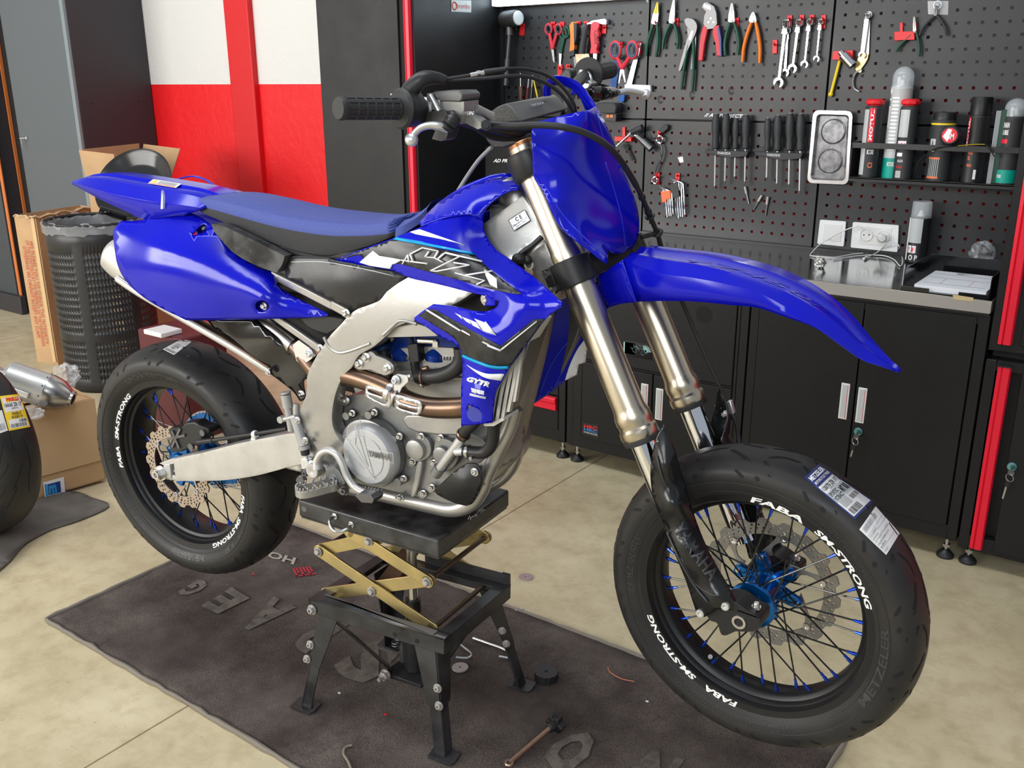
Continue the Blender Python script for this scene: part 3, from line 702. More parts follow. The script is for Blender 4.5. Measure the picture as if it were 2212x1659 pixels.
 for a0, a1, s in spans: arc_text(s, a0, a1, R0, R1, tt, 1, bold=.035, m=rm, shear=.15)
 rm.build('rim', [M['matte_black'], M['letter_white']], root, ang=40)
 # spokes with nipples
 ns = 36; hub_r = .036 if not rear else .042; hn, hf_ = (.034, -.030) if not rear else (.036, -.036)
 for i in range(ns):
  side = 1 if i % 2 == 0 else -1; tr = 1 if (i // 2) % 2 == 0 else -1
  ar = 2 * PI * (i + .5) / ns; ah = ar + tr * .75
  p1 = pw(ar, side * .008, .1965); p0 = pw(ah, hn if side > 0 else hf_, hub_r); d = unit(p0 - p1)
  sm = MB().cyl(p0, p1 + d * .018, .0017, None, 8, 0)
  sm.lathe(p1, d, [(-.002, .0052), (.001, .0052), (.001, .0034), (.010, .0034), (.010, .0027), (.019, .0027), (.019, .0)], 8, 1).lathe(p1, d, [(-.003, .0075), (.0005, .0075), (.001, .003)], 12, 2)
  sm.build('spoke', [M['gloss_black'], M['nipple_blue'], M['matte_black']], root)
 return root, pw
M['sidewall_mark'] = mat('raised_rubber', (.040, .040, .040), .45)
def wavy_disc(pw, t, R, Rin, nl, bob, mat_, par, name, arms, carrier_r, mat2=None, ph=0.0):
 out = []
 for i in range(240):
  a = 2 * PI * i / 240; k = math.cos(a * nl + ph); out.append((math.cos(a) * (R + bob * np.clip(k * 2.2, -1, 1)), math.sin(a) * (R + bob * np.clip(k * 2.2, -1, 1))))
 holes = []
 band = R - bob - Rin
 def circ(cx, cy, r, n=8): return [(cx + r * math.cos(2 * PI * j / n), cy + r * math.sin(2 * PI * j / n)) for j in range(n)]
 for i in range(nl * 3):
  a = 2 * PI * i / (nl * 3)
  for q, (rr, hr) in enumerate(((.82, .0026), (.50, .0034 if i % 3 == 0 else .0022), (.22, .0024))):
   if q == 2 and i % 3 == 1: continue
   aa = a + (q - 1) * .035; r_ = Rin + band * rr; holes.append(circ(math.cos(aa) * r_, math.sin(aa) * r_, hr))
 rin = [(math.cos(2 * PI * j / 90) * Rin, math.sin(2 * PI * j / 90) * Rin) for j in range(90)]
 vs, fs = tri2d(out, [rin] + holes)
 mb = MB(); P3 = lambda x, y: pw(math.atan2(y, x), t, math.hypot(x, y))
 mb.add([P3(x, y) for x, y in vs], fs)
 for j in range(arms):                                   # carrier arms from the ring to the hub
  a = 2 * PI * (j + .3) / arms; mbp = []
  for u in np.linspace(0, 1, 6):
   r_ = Rin + .004 - (Rin + .004 - carrier_r) * u; aw = (.20 - .13 * math.sin(PI * min(1, u * 1.0)) ) * Rin / r_ * (.55 + .3 * abs(u - .5)); mbp.append((r_, a + u * .45, aw))
  q = [P3(math.cos(a_ + w_) * r_, math.sin(a_ + w_) * r_) for r_, a_, w_ in mbp] + [P3(math.cos(a_ - w_) * r_, math.sin(a_ - w_) * r_) for r_, a_, w_ in mbp[::-1]]
  mb.add(q, [(i, i + 1, 10 - i, 11 - i) for i in range(5)])
 d = mb.build(name, mat_, par, solid=.0035, soff=0, smooth=False)
 for j in range(arms):
  a = 2 * PI * (j + .3) / arms
  for r_, a_ in ((Rin + .001, a),): bt = MB().lathe(pw(a_, t - .004, r_), pw(a_, t + 1, r_) - pw(a_, t, r_), [(0, .008), (.007, .008), (.0085, .007), (.0085, .0045), (.006, .0045), (.006, 0)], 16); bt.build('rivet', M['steel'], d)
 return d
profF = [(.046, .222), (.050, .230), (.0555, .242), (.0585, .254), (.0595, .264), (.0560, .276), (.0440, .289), (.026, .2965), (0, .300)]
profR = [(.058, .222), (.064, .231), (.0735, .243), (.079, .256), (.0795, .266), (.0750, .281), (.0600, .297), (.036, .308), (0, .312)]
full = lambda p: p + [(-t, r) for t, r in p[:-1][::-1]]
fw, pwf = wheel('front_wheel', HF, NF, FF, full(profF), .300, .048, False)
rw, pwr = wheel('rear_wheel', HR, NR, unit(np.cross(NR, ZZ)) * (1 if np.cross(NR, ZZ)[0] > 0 else -1), full(profR), .312, .062, True)
# hubs
hb = MB()
hb.lathe(HF - NF * .052, NF, [(0, .030), (.004, .034), (.012, .036), (.016, .036), (.020, .031), (.030, .029), (.060, .028), (.074, .029), (.080, .032), (.082, .045), (.089, .045), (.091, .041), (.092, .030), (.086, .024), (.097, .021), (.097, .012), (.09, .012)], 40)
for j in range(6):
 a = 2 * PI * (j + .3) / 6 + .45
 hb.prism([pwf(a + q, -.050, r) for q, r in ((-.55, .030), (-.17, .064), (-.10, .070), (.10, .070), (.17, .064), (.55, .030))], NF * .010)
 hb.mat(1).lathe(pwf(a, -.041, .062), NF, [(0, .005), (.004, .005), (.004, 0)], 12); hb.mat(0)
for j in range(9):
 a = 2 * PI * j / 9; hb.mat(2).lathe(pwf(a, .0355, .0385), NF, [(0, .0028), (.0022, .0028), (.0022, 0)], 10); hb.mat(0)
hub_f = hb.build('hub', [M['blue_anodized'], M['steel'], M['groove']], fw, bevel=.0006)
hb2 = MB(); hb2.lathe(HR - NR * .055, NR, [(0, .040), (.010, .044), (.016, .048), (.020, .034), (.035, .028), (.075, .028), (.088, .034), (.092, .050), (.099, .050), (.100, .036), (.112, .030), (.112, .014), (.10, .014)], 40)
for j in range(6):
 a = 2 * PI * (j + .2) / 6; hb2.prism([pwr(a + q, .040, r) for q, r in ((-.5, .032), (-.16, .062), (.16, .062), (.5, .032))], NR * .009)
hb2.build('hub', M['blue_anodized'], rw, bevel=.0006)
wavy_disc(pwf, -.058, .130, .103, 18, .0045, M['disc_steel_front'], fw, 'brake_disc', 6, .060)
wavy_disc(pwr, .062, .108, .080, 16, .004, M['disc_steel'], rw, 'brake_disc', 6, .052)
MB().cyl(pwf(math.radians(242), -.004, .197), pwf(math.radians(242), .012, .182), .0045, None, 10).lathe(pwf(math.radians(242), .001, .193), unit(pwf(math.radians(242), .012, .182) - pwf(math.radians(242), -.004, .197)), [(0, .0055), (.005, .0045)], 12).build('valve', M['dark_steel'], fw)
# chain and rear sprocket (left side)
ch = MB(); SP = HR - NR * .055
spk = []
for i in range(96):
 a = 2 * PI * i / 96; r_ = .104 + (.003 if i % 2 else -.002); spk.append((r_ * math.cos(a), r_ * math.sin(a)))
vs, fs = tri2d(spk, [[(math.cos(2 * PI * j / 40) * .082, math.sin(2 * PI * j / 40) * .082) for j in range(40)]])
MB().add([pwr(math.atan2(y, x), -.060, math.hypot(x, y)) for x, y in vs], fs).build('sprocket', M['blue_anodized'], rw, solid=.005, soff=0, smooth=False)
for i in range(44):
 for zz_, x in ((.104 + .505, 0),):
  t = i / 44; a = .104; 
  p = BL(-.01 + t * .50, -.062, .505 + .105 * (1 - t) + .155 * t); ch.box(p, (.0125, .006, .009), np.column_stack([FB, RB, ZZ]))
  p = BL(-.01 + t * .50, -.062, .505 - .105 * (1 - t) + .075 * t - .012 * math.sin(PI * t)); ch.box(p, (.0125, .006, .009), np.column_stack([FB, RB, ZZ]))
for i in range(26):
 a = PI / 2 + PI * i / 25; ch.box(pwr(a, -.062, .105), (.0125, .006, .009), np.column_stack([FB * -math.sin(a) + ZZ * math.cos(a), RB, FB * math.cos(a) + ZZ * math.sin(a)]))
ch.build('chain', M['edge_steel'], BK, bevel=.0008)

# stickers on the tread
mb = MB()
S_ = Stick(TYRE['front_wheel'], [(1846, 1122), (1886, 1083), (1768, 1003), (1737, 1032)])
S_.patch(mb, 0, 1, 0, 1, 1); S_.patch(mb, .06, .96, .04, .74, 0, .0004)
S_.patch(mb, .06, .96, .36, .58, 4, .0007); S_.text(mb, 'METZELER', .10, .95, .865, .955, 2, .0008, .04); S_.text(mb, 'MOTORCYCLE TYRES', .10, .95, .785, .835, 2, .0008)
S_.text(mb, '120/70 ZR 17', .12, .92, .62, .70, 3, .001); S_.text(mb, '(58W) TL', .35, .7, .585, .61, 3, .001); S_.text(mb, 'SPORTEC', .10, .52, .48, .56, 3, .001); S_.text(mb, 'INTERACT', .10, .56, .38, .46, 3, .001); S_.text(mb, 'M7 RR', .60, .94, .40, .54, 3, .001, .05)
for k in range(8): S_.patch(mb, .12, .52, .22 + .018 * k, .228 + .018 * k, 5, .001, 4, 1)
S_.bars(mb, .12, .62, .06, .18, 16, 3, .001); S_.bars(mb, .60, .92, .24, .33, 12, 3, .001)
tag(mb.build('tyre_label', [M['label_white'], M['label_navy'], M['letter_white'], M['letter_black'], M['label_grey'], M['letter_grey']], fw, smooth=False), 'navy and white tyre size label')
mb = MB(); S_ = Stick(TYRE['front_wheel'], [(1914, 1199), (1943, 1152), (1891, 1094), (1856, 1144)]); S_.patch(mb, 0, 1, 0, 1, 0)
S_.bars(mb, .08, .80, .80, .95, 18, 1, .0008); S_.text(mb, 'COLLO: 5080020357', .05, .5, .62, .67, 1, .0008); S_.text(mb, 'DESTINATARIO:', .05, .40, .50, .55, 1, .0008); S_.text(mb, 'AD PROJECT DI ALESSIO', .05, .9, .40, .46, 1, .0008); S_.text(mb, 'STRADA ROBECCO 9', .05, .75, .30, .36, 1, .0008); S_.text(mb, 'MAGENTA', .05, .40, .20, .26, 1, .0008); S_.text(mb, 'COLLI 1', .05, .3, .06, .12, 1, .0008)
for v in (.59, .70, .17): S_.patch(mb, .02, .98, v, v + .008, 1, .0007, 6, 1)
tag(mb.build('tyre_label', [M['label_white'], M['letter_grey']], fw, smooth=False), 'white address label')
mb = MB(); S_ = Stick(TYRE['rear_wheel'], [(376, 767), (414, 739), (393, 732), (352, 755)]); S_.patch(mb, 0, 1, 0, 1, 0); S_.text(mb, '018610', .25, .62, .35, .8, 1, .0008); S_.bars(mb, .04, .2, .08, .92, 1, 1)
for k in range(11): S_.patch(mb, .04, .18, .06 + .08 * k, .10 + .08 * k, 1, .0008, 2, 1)
tag(mb.build('tyre_label', [M['label_white'], M['letter_grey']], rw, smooth=False), 'small white barcode label')
# ------------------------------------------------------------------ front end
AXF = unit(LF(-.202, 0, .822) - LF(-.449, 0, 1.326)); LEN = .561
def FK(t, l, df=0.0): return LF(-.449, l, 1.326) + AXF * t + np.cross(NF, AXF) * df * (1 if np.dot(np.cross(NF, AXF), FF) > 0 else -1)
LAT = .1
def fork_leg(sg):
 l = LAT * sg
 o = FK(0, l)
 prof = [(.0, .0255), (.048, .0262), (.05, .0268), (.195, .0272), (.20, .0288), (.238, .0290), (.24, .0282), (.27, .0282), (.275, .0296), (.50, .0298), (.508, .0312), (.516, .0338), (.528, .0338), (.532, .0322), (.538, .0322), (.543, .0352), (.553, .0356), (.557, .0345), (.561, .0330)]
 leg = MB().lathe(o, AXF, prof, 48).build('fork_leg', M['fork_gold'], BK, ang=25)
 MB().lathe(o + AXF * .559, AXF, [(0, .0345), (.003, .0350), (.010, .0335), (.011, .0250)], 40).build('dust_seal', M['rubber'], leg)
 MB().lathe(o + AXF * .566, AXF, [(0, .0238), (.29, .0238)], 36).build('inner_tube', M['chrome'], leg)
 MB().lathe(o - AXF * .009, AXF, [(0, 0), (0, .018), (.001, .018), (.001, .0235), (.003, .0250), (.009, .0250)], 12).build('fork_cap', M['bronze_cap'], leg)
 mb = MB().lathe(o + AXF * .012, AXF, [(0, .0300), (.003, .0365), (.040, .0375), (.044, .035), (.044, .026)], 40)
 ring = mb.build('clamp_band', M['satin_black'], leg)
 # casting that carries the axle
 ms = (lambda m: m) if sg > 0 else (lambda m: mirrored(m, HF, NF))
 mb = MB(); P = lambda x, y, la: Pf(x, y, la)
 out = [(1551, 1350), (1545, 1344), (1535, 1341), (1527, 1330), (1530, 1316), (1545, 1304), (1565, 1298), (1590, 1302), (1615, 1320), (1632, 1330), (1641, 1338), (1639, 1358), (1630, 1363), (1612, 1365), (1590, 1364), (1580, 1368), (1567, 1373), (1557, 1369)]
 pl = [P(x, y, .120) for x, y in smooth_poly(out, 3)]
 mb.prism(pl, -NF * .048)
 c = ms(mb).build('axle_clamp', M['satin_black'], leg, bevel=.003, seg=3)
 mb = MB()
 for x, y in ((1624, 1318), (1634, 1307)): mb.lathe(P(x, y, .10) - UF * .014, UF, [(0, .0062), (.016, .0062), (.019, .0045), (.019, .0)], 12).lathe(P(x, y, .10) - UF * .006, UF, [(0, .0085), (.004, .0085)], 16)
 mb.lathe(P(1597, 1343, .119), NF, [(0, .0130), (.0035, .0130), (.0035, .0085), (-.004, .0085), (-.004, 0)], 6 if False else 24)
 ms(mb).build('axle_bolt', M['steel'], leg)
 return leg
near_leg, far_leg = fork_leg(1), fork_leg(-1)
MB().cyl(HF - NF * .11, HF + NF * .11, .011, None, 20).build('front_axle', M['steel'], BK)
# guards on the lower legs
gout = [(1434, 916, 1), (1443, 938), (1458, 972), (1473, 1022), (1489, 1078), (1508, 1135), (1528, 1183), (1552, 1228), (1574, 1266), (1590, 1298), (1597, 1316, 1), (1575, 1318), (1552, 1316), (1536, 1326), (1522, 1333, 1), (1508, 1330), (1498, 1305), (1484, 1262), (1466, 1212), (1450, 1170), (1441, 1140), (1424, 1112), (1412, 1080), (1406, 1045), (1405, 1012), (1410, 975), (1418, 945)]
gs = Sheet([(1434, 916, .120), (1405, 1012, .128), (1412, 1080, .130), (1441, 1140, .128), (1484, 1262, .124), (1508, 1330, .122), (1473, 1022, .088), (1508, 1135, .092), (1552, 1228, .102), (1597, 1316, .112), (1440, 1010, .142), (1455, 1090, .144), (1482, 1165, .141), (1512, 1228, .141), (1546, 1292, .138)], Pf)
def guard(side):
 mb = MB(); gs.panel(mb, gout, 0, step=10)
 ridge = [(1516, 1200), (1532, 1232), (1548, 1262), (1562, 1290), (1558, 1262), (1545, 1235)]
 gs.text(mb, 'YAMAHA', [(1452, 1145), (1535, 1258), (1556, 1237), (1475, 1125)], 1, off=.0025, bold=.02)
 gs.line(mb, [(1442, 1150), (1470, 1210), (1500, 1262), (1530, 1300)], 2.2, 2, .0006); gs.line(mb, [(1470, 1205), (1500, 1260), (1535, 1284), (1556, 1286)], 1.6, 2, .0006); gs.line(mb, [(1420, 985), (1432, 1030), (1450, 1080)], [1.5, 1], 2, .0006)
 if side < 0: mb = mirrored(mb, HF, NF)
 g = mb.build('leg_guard', [M['gloss_guard'], M['guard_letter'], M['guard_letter']], BK, solid=.003, ang=50)
 b = MB()
 for x, y in ((1514, 1323), (1568, 1308)): b.lathe(gs.pt(x, y, -.002), NF, [(0, .0080), (.005, .0080), (.0062, .0070), (.0062, .003), (.004, .003), (.004, 0)], 20)
 (b if side > 0 else mirrored(b, HF, NF)).build('guard_bolts', M['silver_alu'], g)
 return g
M['gloss_guard'] = mat('guard_plastic', (.010, .0105, .011), .28, coat=.15, rvar=.06, vs=20)
M['guard_letter'] = mat('guard_relief', (.060, .063, .066), .35)
guard(1); guard(-1)
# triple clamps
for t0, t1, rr, nm in ((.214, .262, .0375, 'lower_clamp'), (.010, .048, .0350, 'upper_clamp')):
 mb = MB()
 for l in (LAT, -LAT):
  mb.lathe(FK(t0, l), AXF, [(0, rr - .0015), (.002, rr), (t1 - t0 - .002, rr), (t1 - t0, rr - .0015)], 36)
 B1 = np.cross(AXF, NF); B1 = B1 if np.dot(B1, FF) < 0 else -B1   # towards the rear
 tm = (t0 + t1) / 2; h = (t1 - t0)
 sect = [(LAT, -.022), (LAT * .5, -.030), (-LAT * .5, -.030), (-LAT, -.022), (-LAT, .030), (-LAT * .35, .058), (LAT * .35, .058), (LAT, .030)]
 mb.prism([FK(t0 + .004, l) + B1 * b for l, b in sect], AXF * (h - .008))
 ear = 1 if nm == 'lower_clamp' else -1
 for l in (LAT, -LAT):      # pinch-bolt ears at the back
  s = 1 if l > 0 else -1
  mb.prism([FK(t0 + .001, l) + B1 * b * ear + NF * c * s for b, c in ((.028, .0), (.050, .004), (.052, .018), (.030, .024))], AXF * (h - .002))
 o = mb.build(nm, M['satin_black'], BK, bevel=.0015)
 bt = MB()
 for l in (LAT,):
  for t in (t0 + .010, t1 - .008): bt.hexnut(FK(t, l + .012) + B1 * .042 * ear, NF, .0068, .012, wash=.0085)
 bt.build('pinch_bolts', M['steel'], o)
B1 = np.cross(AXF, NF); B1 = B1 if np.dot(B1, FF) < 0 else -B1
MB().cyl(FK(-.005, 0) + B1 * .038, FK(.27, 0) + B1 * .038, .017).hexnut(FK(.01, 0) + B1 * .038, -AXF, .016, .012, wash=.02).build('steering_stem', M['silver_alu'], BK)
# front number plate
ps = Sheet([(1149, 282, .145), (1152, 377, .146), (1173, 414, .147), (1193, 461, .147), (1227, 505, .144), (1274, 539, .128), (1313, 568, .105), (1159, 262, .118), (1215, 250, .082), (1274, 237, .045), (1283, 300, .035), (1300, 380, .028), (1320, 460, .02), (1335, 520, .012), (1190, 350, .140), (1205, 440, .146), (1240, 420, .110), (1250, 500, .128), (1275, 490, .085), (1303, 512, .060), (1318, 289, -.035), (1338, 350, -.055), (1362, 404, -.065), (1379, 458, -.070), (1380, 505, -.065), (1362, 535, -.045), (1290, 228, -.01)], Pf, lin=False)
mb = MB()
pout = [(1149, 282, 1), (1150, 330), (1152, 377), (1160, 396), (1173, 414), (1193, 461), (1208, 487), (1227, 505), (1250, 522), (1274, 539), (1295, 556), (1313, 568, 1), (1314, 543, 1), (1303, 526, 1), (1322, 543), (1340, 548), (1356, 542, 1), (1370, 530), (1380, 505), (1379, 458), (1362, 404), (1338, 350), (1318, 289), (1300, 250), (1287, 229, 1), (1274, 237, 1), (1215, 249), (1159, 263, 1)]
ps.panel(mb, pout, 0, step=11)
ps.line(mb, [(1176, 398), (1215, 462), (1262, 512), (1312, 556)], [1.5, 3], 1, .0008)  # ridge highlights drawn on as brighter blue stripes
ps.line(mb, [(1288, 238), (1300, 285), (1316, 330)], [2, 1], 1, .0008); ps.line(mb, [(1308, 350), (1330, 420), (1345, 480), (1352, 535)], [1.2, 2], 1, .0008)
npl = mb.build('number_plate', [M['blue_plastic'], mat('blue_highlight', (.02, .035, .68), .3)], BK, solid=.003, ang=60)
arch = cr([Pf(1182, 207, -.02), Pf(1183, 188, -.02), Pf(1198, 174, -.03), Pf(1222, 177, -.045), Pf(1247, 189, -.055), Pf(1266, 213, -.06), Pf(1284, 240, -.06)], 6)
MB().tube(arch, .0125, 10, flat=.35, up=NF).build('plate_loop', M['blue_plastic'], npl)
arch = cr([Pf(1236, 204, -.05), Pf(1242, 197, -.055), Pf(1256, 212, -.06), Pf(1268, 240, -.06)], 6)
MB().tube(arch, .005, 8, flat=.5).build('plate_rib', M['blue_plastic'], npl)
# front fender: traced right half, mirrored to the left across the wheel plane
Lo = [(1377, 652), (1440, 650), (1510, 652), (1580, 659), (1637, 665), (1700, 686), (1760, 708), (1812, 744), (1860, 777), (1905, 793), (1945, 804)]
Kr = [(1346, 561), (1424, 590), (1495, 600), (1560, 612), (1632, 630), (1695, 662), (1757, 700), (1810, 738), (1858, 772), (1905, 790), (1945, 803.6)]
Sh = [(1362, 548), (1432, 562), (1500, 572), (1565, 586), (1636, 606), (1702, 634), (1762, 668), (1816, 708), (1864, 750), (1908, 782), (1945, 803.3)]
lw = [.062, .078, .082, .082, .080, .076, .068, .056, .040, .022, .0015]
rows = []
_Lo, _Kr, _Sh, _lw = [cr(np.array(q, float).reshape(len(q), -1), 4) for q in (Lo, Kr, Sh, lw)]
for a, k_, s_, w_ in zip(_Lo, _Kr, _Sh, _lw):
 w_ = float(w_[0]); pl_ = Pf(a[0], a[1], w_); pk = Pf(k_[0], k_[1], w_ * .97); ps_ = Pf(s_[0], s_[1], w_ * .62)
 top = (ps_ + mirror(ps_, HF, NF)) / 2 + UF * .006; mid = ps_ * .45 + top * .55 + UF * -.004; e2 = pk * .5 + ps_ * .5 - UF * .0
 half = [pl_, pl_ * .5 + pk * .5 + NF * .002, pk, e2, ps_ + UF * .001, mid, top]
 rows.append(half + [mirror(p, HF, NF) for p in half[:-1][::-1]])
mb = MB().loft(rows, closed=False)
fend = mb.build('front_fender', [M['blue_plastic'], M['shaded_blue']], BK, solid=.003, ang=28)
# raised lettering and ridge lines on the fender top
def fpt(i, v, off=.0012):            # i along the rows (float), v 0..1 across
 i = max(0, min(len(rows) - 1.001, i)); a = int(i); t = i - a; m = len(rows[0]) - 1; b = v * m; b0 = min(int(b), m - 1); s = b - b0
 p = lambda r: rows[r][b0] * (1 - s) + rows[r][b0 + 1] * s
 q = p(a) * (1 - t) + p(a + 1) * t; return q + UF * off
lt = MB()
put_text(lt, 'YZ450F', lambda u, v: fpt(6 + 20 * u, .36 + .07 * (v), .0010), 0, bold=.0, shear=.2)
lt.build('raised_lettering', M['blue_ridge'], fend, smooth=False) if 'blue_ridge' in M else lt.build('raised_lettering', mat('blue_relief', (.004, .008, .42), .2), fend, smooth=False)
# fender root under the lower clamp
rt = Sheet([(1346, 560, .062), (1377, 652, .062), (1290, 600, .050), (1320, 660, .050), (1300, 640, .050)], Pf)
mb = MB(); rt.panel(mb, [(1346, 561, 1), (1360, 600), (1377, 652, 1), (1345, 655), (1318, 663, 1), (1298, 640), (1290, 600, 1), (1318, 580)], 0, step=12)
for m_ in (mb, mirrored(mb, HF, NF)): m_.build('fender_root', M['blue_plastic'], fend, solid=.003)
pr_ = [Pf(1385, 523, -.055), Pf(1358, 553, -.030), Pf(1346, 561, .062), Pf(1362, 548, .040), Pf(1384, 521, -.02), Pf(1398, 522, -.055)]
# handlebar
R_end, R_in = LF(-.585, .405, 1.410), LF(-.560, .285, 1.402)
L_end, L_in = Pf(1318, 151, -.40), Pf(1270, 160, -.27)
mir = lambda p: mirror(p, HF, NF)
bend = [R_end, R_in, LF(-.535, .20, 1.385), LF(-.475, .11, 1.355), LF(-.462, .05, 1.352)]
bar = cr(bend + [mir(bend[4]), Pf(1232, 200, -.12), L_in, L_end], 6)
hbar = MB().tube(bar, .0118, 16).build('handlebar', M['satin_black'], BK)
for sg, nm in ((1, 'throttle_grip'), (-1, 'clutch_side_grip')):
 e, i_ = (R_end, R_in) if sg > 0 else (L_end, L_in); ax = unit(i_ - e); L_ = np.linalg.norm(i_ - e)
 pf = [(-.004, 0), (-.004, .0165), (.0, .0185), (.004, .0185), (.006, .0168)]
 for k in range(6):
  t = .012 + k * .0165; pf += [(t, .0166), (t + .012, .0166), (t + .013, .0180), (t + .0155, .0180)]
 pf += [(L_ - .012, .0166), (L_ - .008, .030), (L_ - .003, .0335), (L_ + .001, .032), (L_ + .001, .012)]
 g = MB().lathe(e, ax, pf, 40)
 u, v, _ = frame(ax)
 for q in range(10):
  a = 2 * PI * q / 10; rr = u * math.cos(a) + v * math.sin(a); g.bar(e + rr * .0172 + ax * .01, e + rr * .0172 + ax * (L_ - .016), .0028, .0016, rr)
 g = g.build(nm, M['grip_rubber'] if 'grip_rubber' in M else mat('grip_rubber', (.024, .024, .025), .55, bump=.1, bs=300), hbar, ang=30)
M['boot'] = mat('rubber_boot', (.022, .022, .023), .4, bump=.1, bs=120)
# throttle housing, boot and cables
ax = unit(R_in - R_end)
th = MB().lathe(R_in + ax * .0, ax, [(0, .026), (.003, .030), (.026, .030), (.030, .026), (.034, .020)], 28)
bp = cr([R_in + ax * .012 + ZZ * .012 + FF * .005, Pf(884, 200, .27), Pf(905, 176, .262), Pf(924, 168, .25), Pf(945, 169, .235), Pf(964, 173, .225)], 5)
th.tube(bp, list(np.interp(np.linspace(0, 1, len(bp)), [0, .3, .6, .9, 1], [.017, .0145, .012, .009, .0065])), 14)
th = th.build('throttle_housing', M['boot'], hbar, ang=50)
cb = MB()
c1 = cr([Pf(962, 171, .226), Pf(1012, 163, .20), Pf(1050, 156, .18), Pf(1090, 149, .155), Pf(1135, 149, .12), Pf(1176, 160, .085), Pf(1207, 180, .06), Pf(1232, 210, .04), Pf(1243, 238, .03), Pf(1238, 275, .02), Pf(1190, 340, .0)], 6)
c2 = cr([Pf(962, 174, .224), Pf(1050, 169, .185), Pf(1105, 164, .155), Pf(1150, 168, .12), Pf(1190, 186, .085), Pf(1218, 210, .06), Pf(1238, 245, .04), Pf(1235, 275, .03), Pf(1190, 330, .01)], 6)
cb.tube(c1, .0030, 10).tube(c2, .0033, 10); cb.build('throttle_cable', M['hose'], hbar)
MB().cyl(Pf(1016, 163, .198), Pf(1046, 157, .182), .0042, None, 10).lathe(Pf(1030, 160, .19), Pf(1046, 157, .182) - Pf(1016, 163, .198), [(0, .0058), (.006, .0058)], 6).build('cable_adjuster', M['steel'], hbar)
MB().cyl(Pf(1046, 157, .182), Pf(1092, 150, .154), .0056, .0045, 12).build('cable_sleeve', M['boot'], hbar)
# brake master cylinder
mc = MB()
def blk(mb, px, l0, l1, mi=0):        # photo outline as a block between two lateral distances
 P = [Pf(x, y, l0) for x, y in px]; mb.prism(P, NF * (l1 - l0), mi)
l0 = .235
blk(mc, [(947, 200), (975, 205), (975, 238), (950, 232), (960, 222), (946, 212)], .215, .245)
blk(mc, [(978, 215), (1034, 216), (1034, 235), (1026, 262), (1012, 266), (985, 258), (980, 240)], .200, .240)
blk(mc, [(1026, 240), (1040, 250), (1056, 262), (1060, 272), (1050, 277), (1036, 270), (1020, 262)], .205, .228)
mc.cyl(Pf(1028, 235, .21), Pf(1062, 252, .18), .008)
mco = mc.build('master_cylinder', M['cast_alu'], hbar, bevel=.003, seg=3)
ct = MB(); blk(ct, [(974, 197), (980, 194), (1030, 193), (1038, 200), (1038, 210), (1032, 216), (978, 214), (972, 208)], .195, .245); ct.build('reservoir_cap', M['cap_grey'] if 'cap_grey' in M else mat('cap_grey', (.12, .12, .118), .4, .3), mco if False else hbar, bevel=.002)
lt = MB(); put_text(lt, 'NISSIN', [Pf(993, 249, .2412), Pf(1023, 248, .2412), Pf(1023, 240, .2412), Pf(993, 242, .2412)], 0, shear=.25); lt.build('cast_lettering', M['silver_alu'], hbar, smooth=False)
ck = MB().ring(np.array(R_in) + ax * .045, ax, .0155, .004, 24, 6).cyl(Pf(930, 205, .25), Pf(948, 240, .25), .004).build('bar_clamp', M['silver_alu'], hbar)
lv = cr([Pf(890, 301, .305), Pf(896, 288, .302), Pf(910, 276, .295), Pf(930, 271, .285), Pf(950, 273, .275), Pf(967, 279, .262)], 5)
lev = MB().tube(lv, list(np.linspace(.0062, .0085, len(lv))), 12, flat=.75).ball(Pf(889, 302, .306), .0112, 18, 12).build('brake_lever', M['silver_alu'], hbar)
bo = cr([Pf(963, 279, .264), Pf(968, 272, .262), Pf(975, 262, .258), Pf(982, 252, .25)], 4)
bt = MB(); n = len(bo)
bt.tube(bo, [.011 + .005 * abs(math.sin(i * 1.3)) for i in range(n)], 18, flat=.8)
blk(bt, [(928, 252), (936, 242), (960, 237), (985, 238), (994, 252), (992, 280), (985, 298), (974, 302), (955, 297), (962, 280), (944, 268), (928, 266)], .235, .262)
bt.build('lever_boot', M['boot'], hbar, bevel=.005, seg=3)
bj = MB().cyl(Pf(1050, 270, .19), Pf(1050, 270, .245), .0085).cyl(Pf(1050, 270, .245), Pf(1050, 270, .25), .005).build('banjo_bolt', M['satin_black'], hbar)
hz = cr([Pf(1052, 269, .225), Pf(1080, 270, .222), Pf(1105, 272, .215), Pf(1156, 270, .20), Pf(1206, 273, .185), Pf(1257, 285, .16), Pf(1301, 307, .13), Pf(1333, 337, .09), Pf(1362, 380, .03), Pf(1384, 420, -.03), Pf(1404, 467, -.07), Pf(1420, 505, -.10), Pf(1432, 545, -.115), Pf(1455, 610, -.125), Pf(1475, 655, -.13), Pf(1520, 760, -.135), Pf(1569, 868, -.14), Pf(1586, 905, -.14), Pf(1594, 940, -.14), Pf(1600, 990, -.13)], 6)
N_ = len(hz); bh = MB().tube(hz, [.0062 if i < 12 else (.0056 if i < 52 else .0046) for i in range(N_)], 12)
for i in (54, 58): bh.cyl(hz[i], hz[i + 1], .0068)
brake_hose = bh.build('brake_hose', M['hose'], BK)
MB().ring(Pf(1404, 467, -.07), hz[61] - hz[59], .007, .003, 14, 6).ring(Pf(1420, 503, -.10), hz[67] - hz[65], .008, .004, 14, 6).cyl(Pf(1420, 503, -.10), Pf(1385, 512, -.07), .005).build('hose_guide', M['satin_black'], BK)
mb = MB(); mb.prism([Pf(x, y, -.148) for x, y in ((1548, 871), (1583, 862), (1590, 890), (1556, 903))], NF * .012)
hc = mb.build('hose_clamp', M['silver_alu'], BK, bevel=.002)
mb = MB(); 
for x, y in ((1556, 878), (1563, 895)): mb.lathe(Pf(x, y, -.1365), NF, [(0, .004), (.003, .004), (.003, .0)], 12)
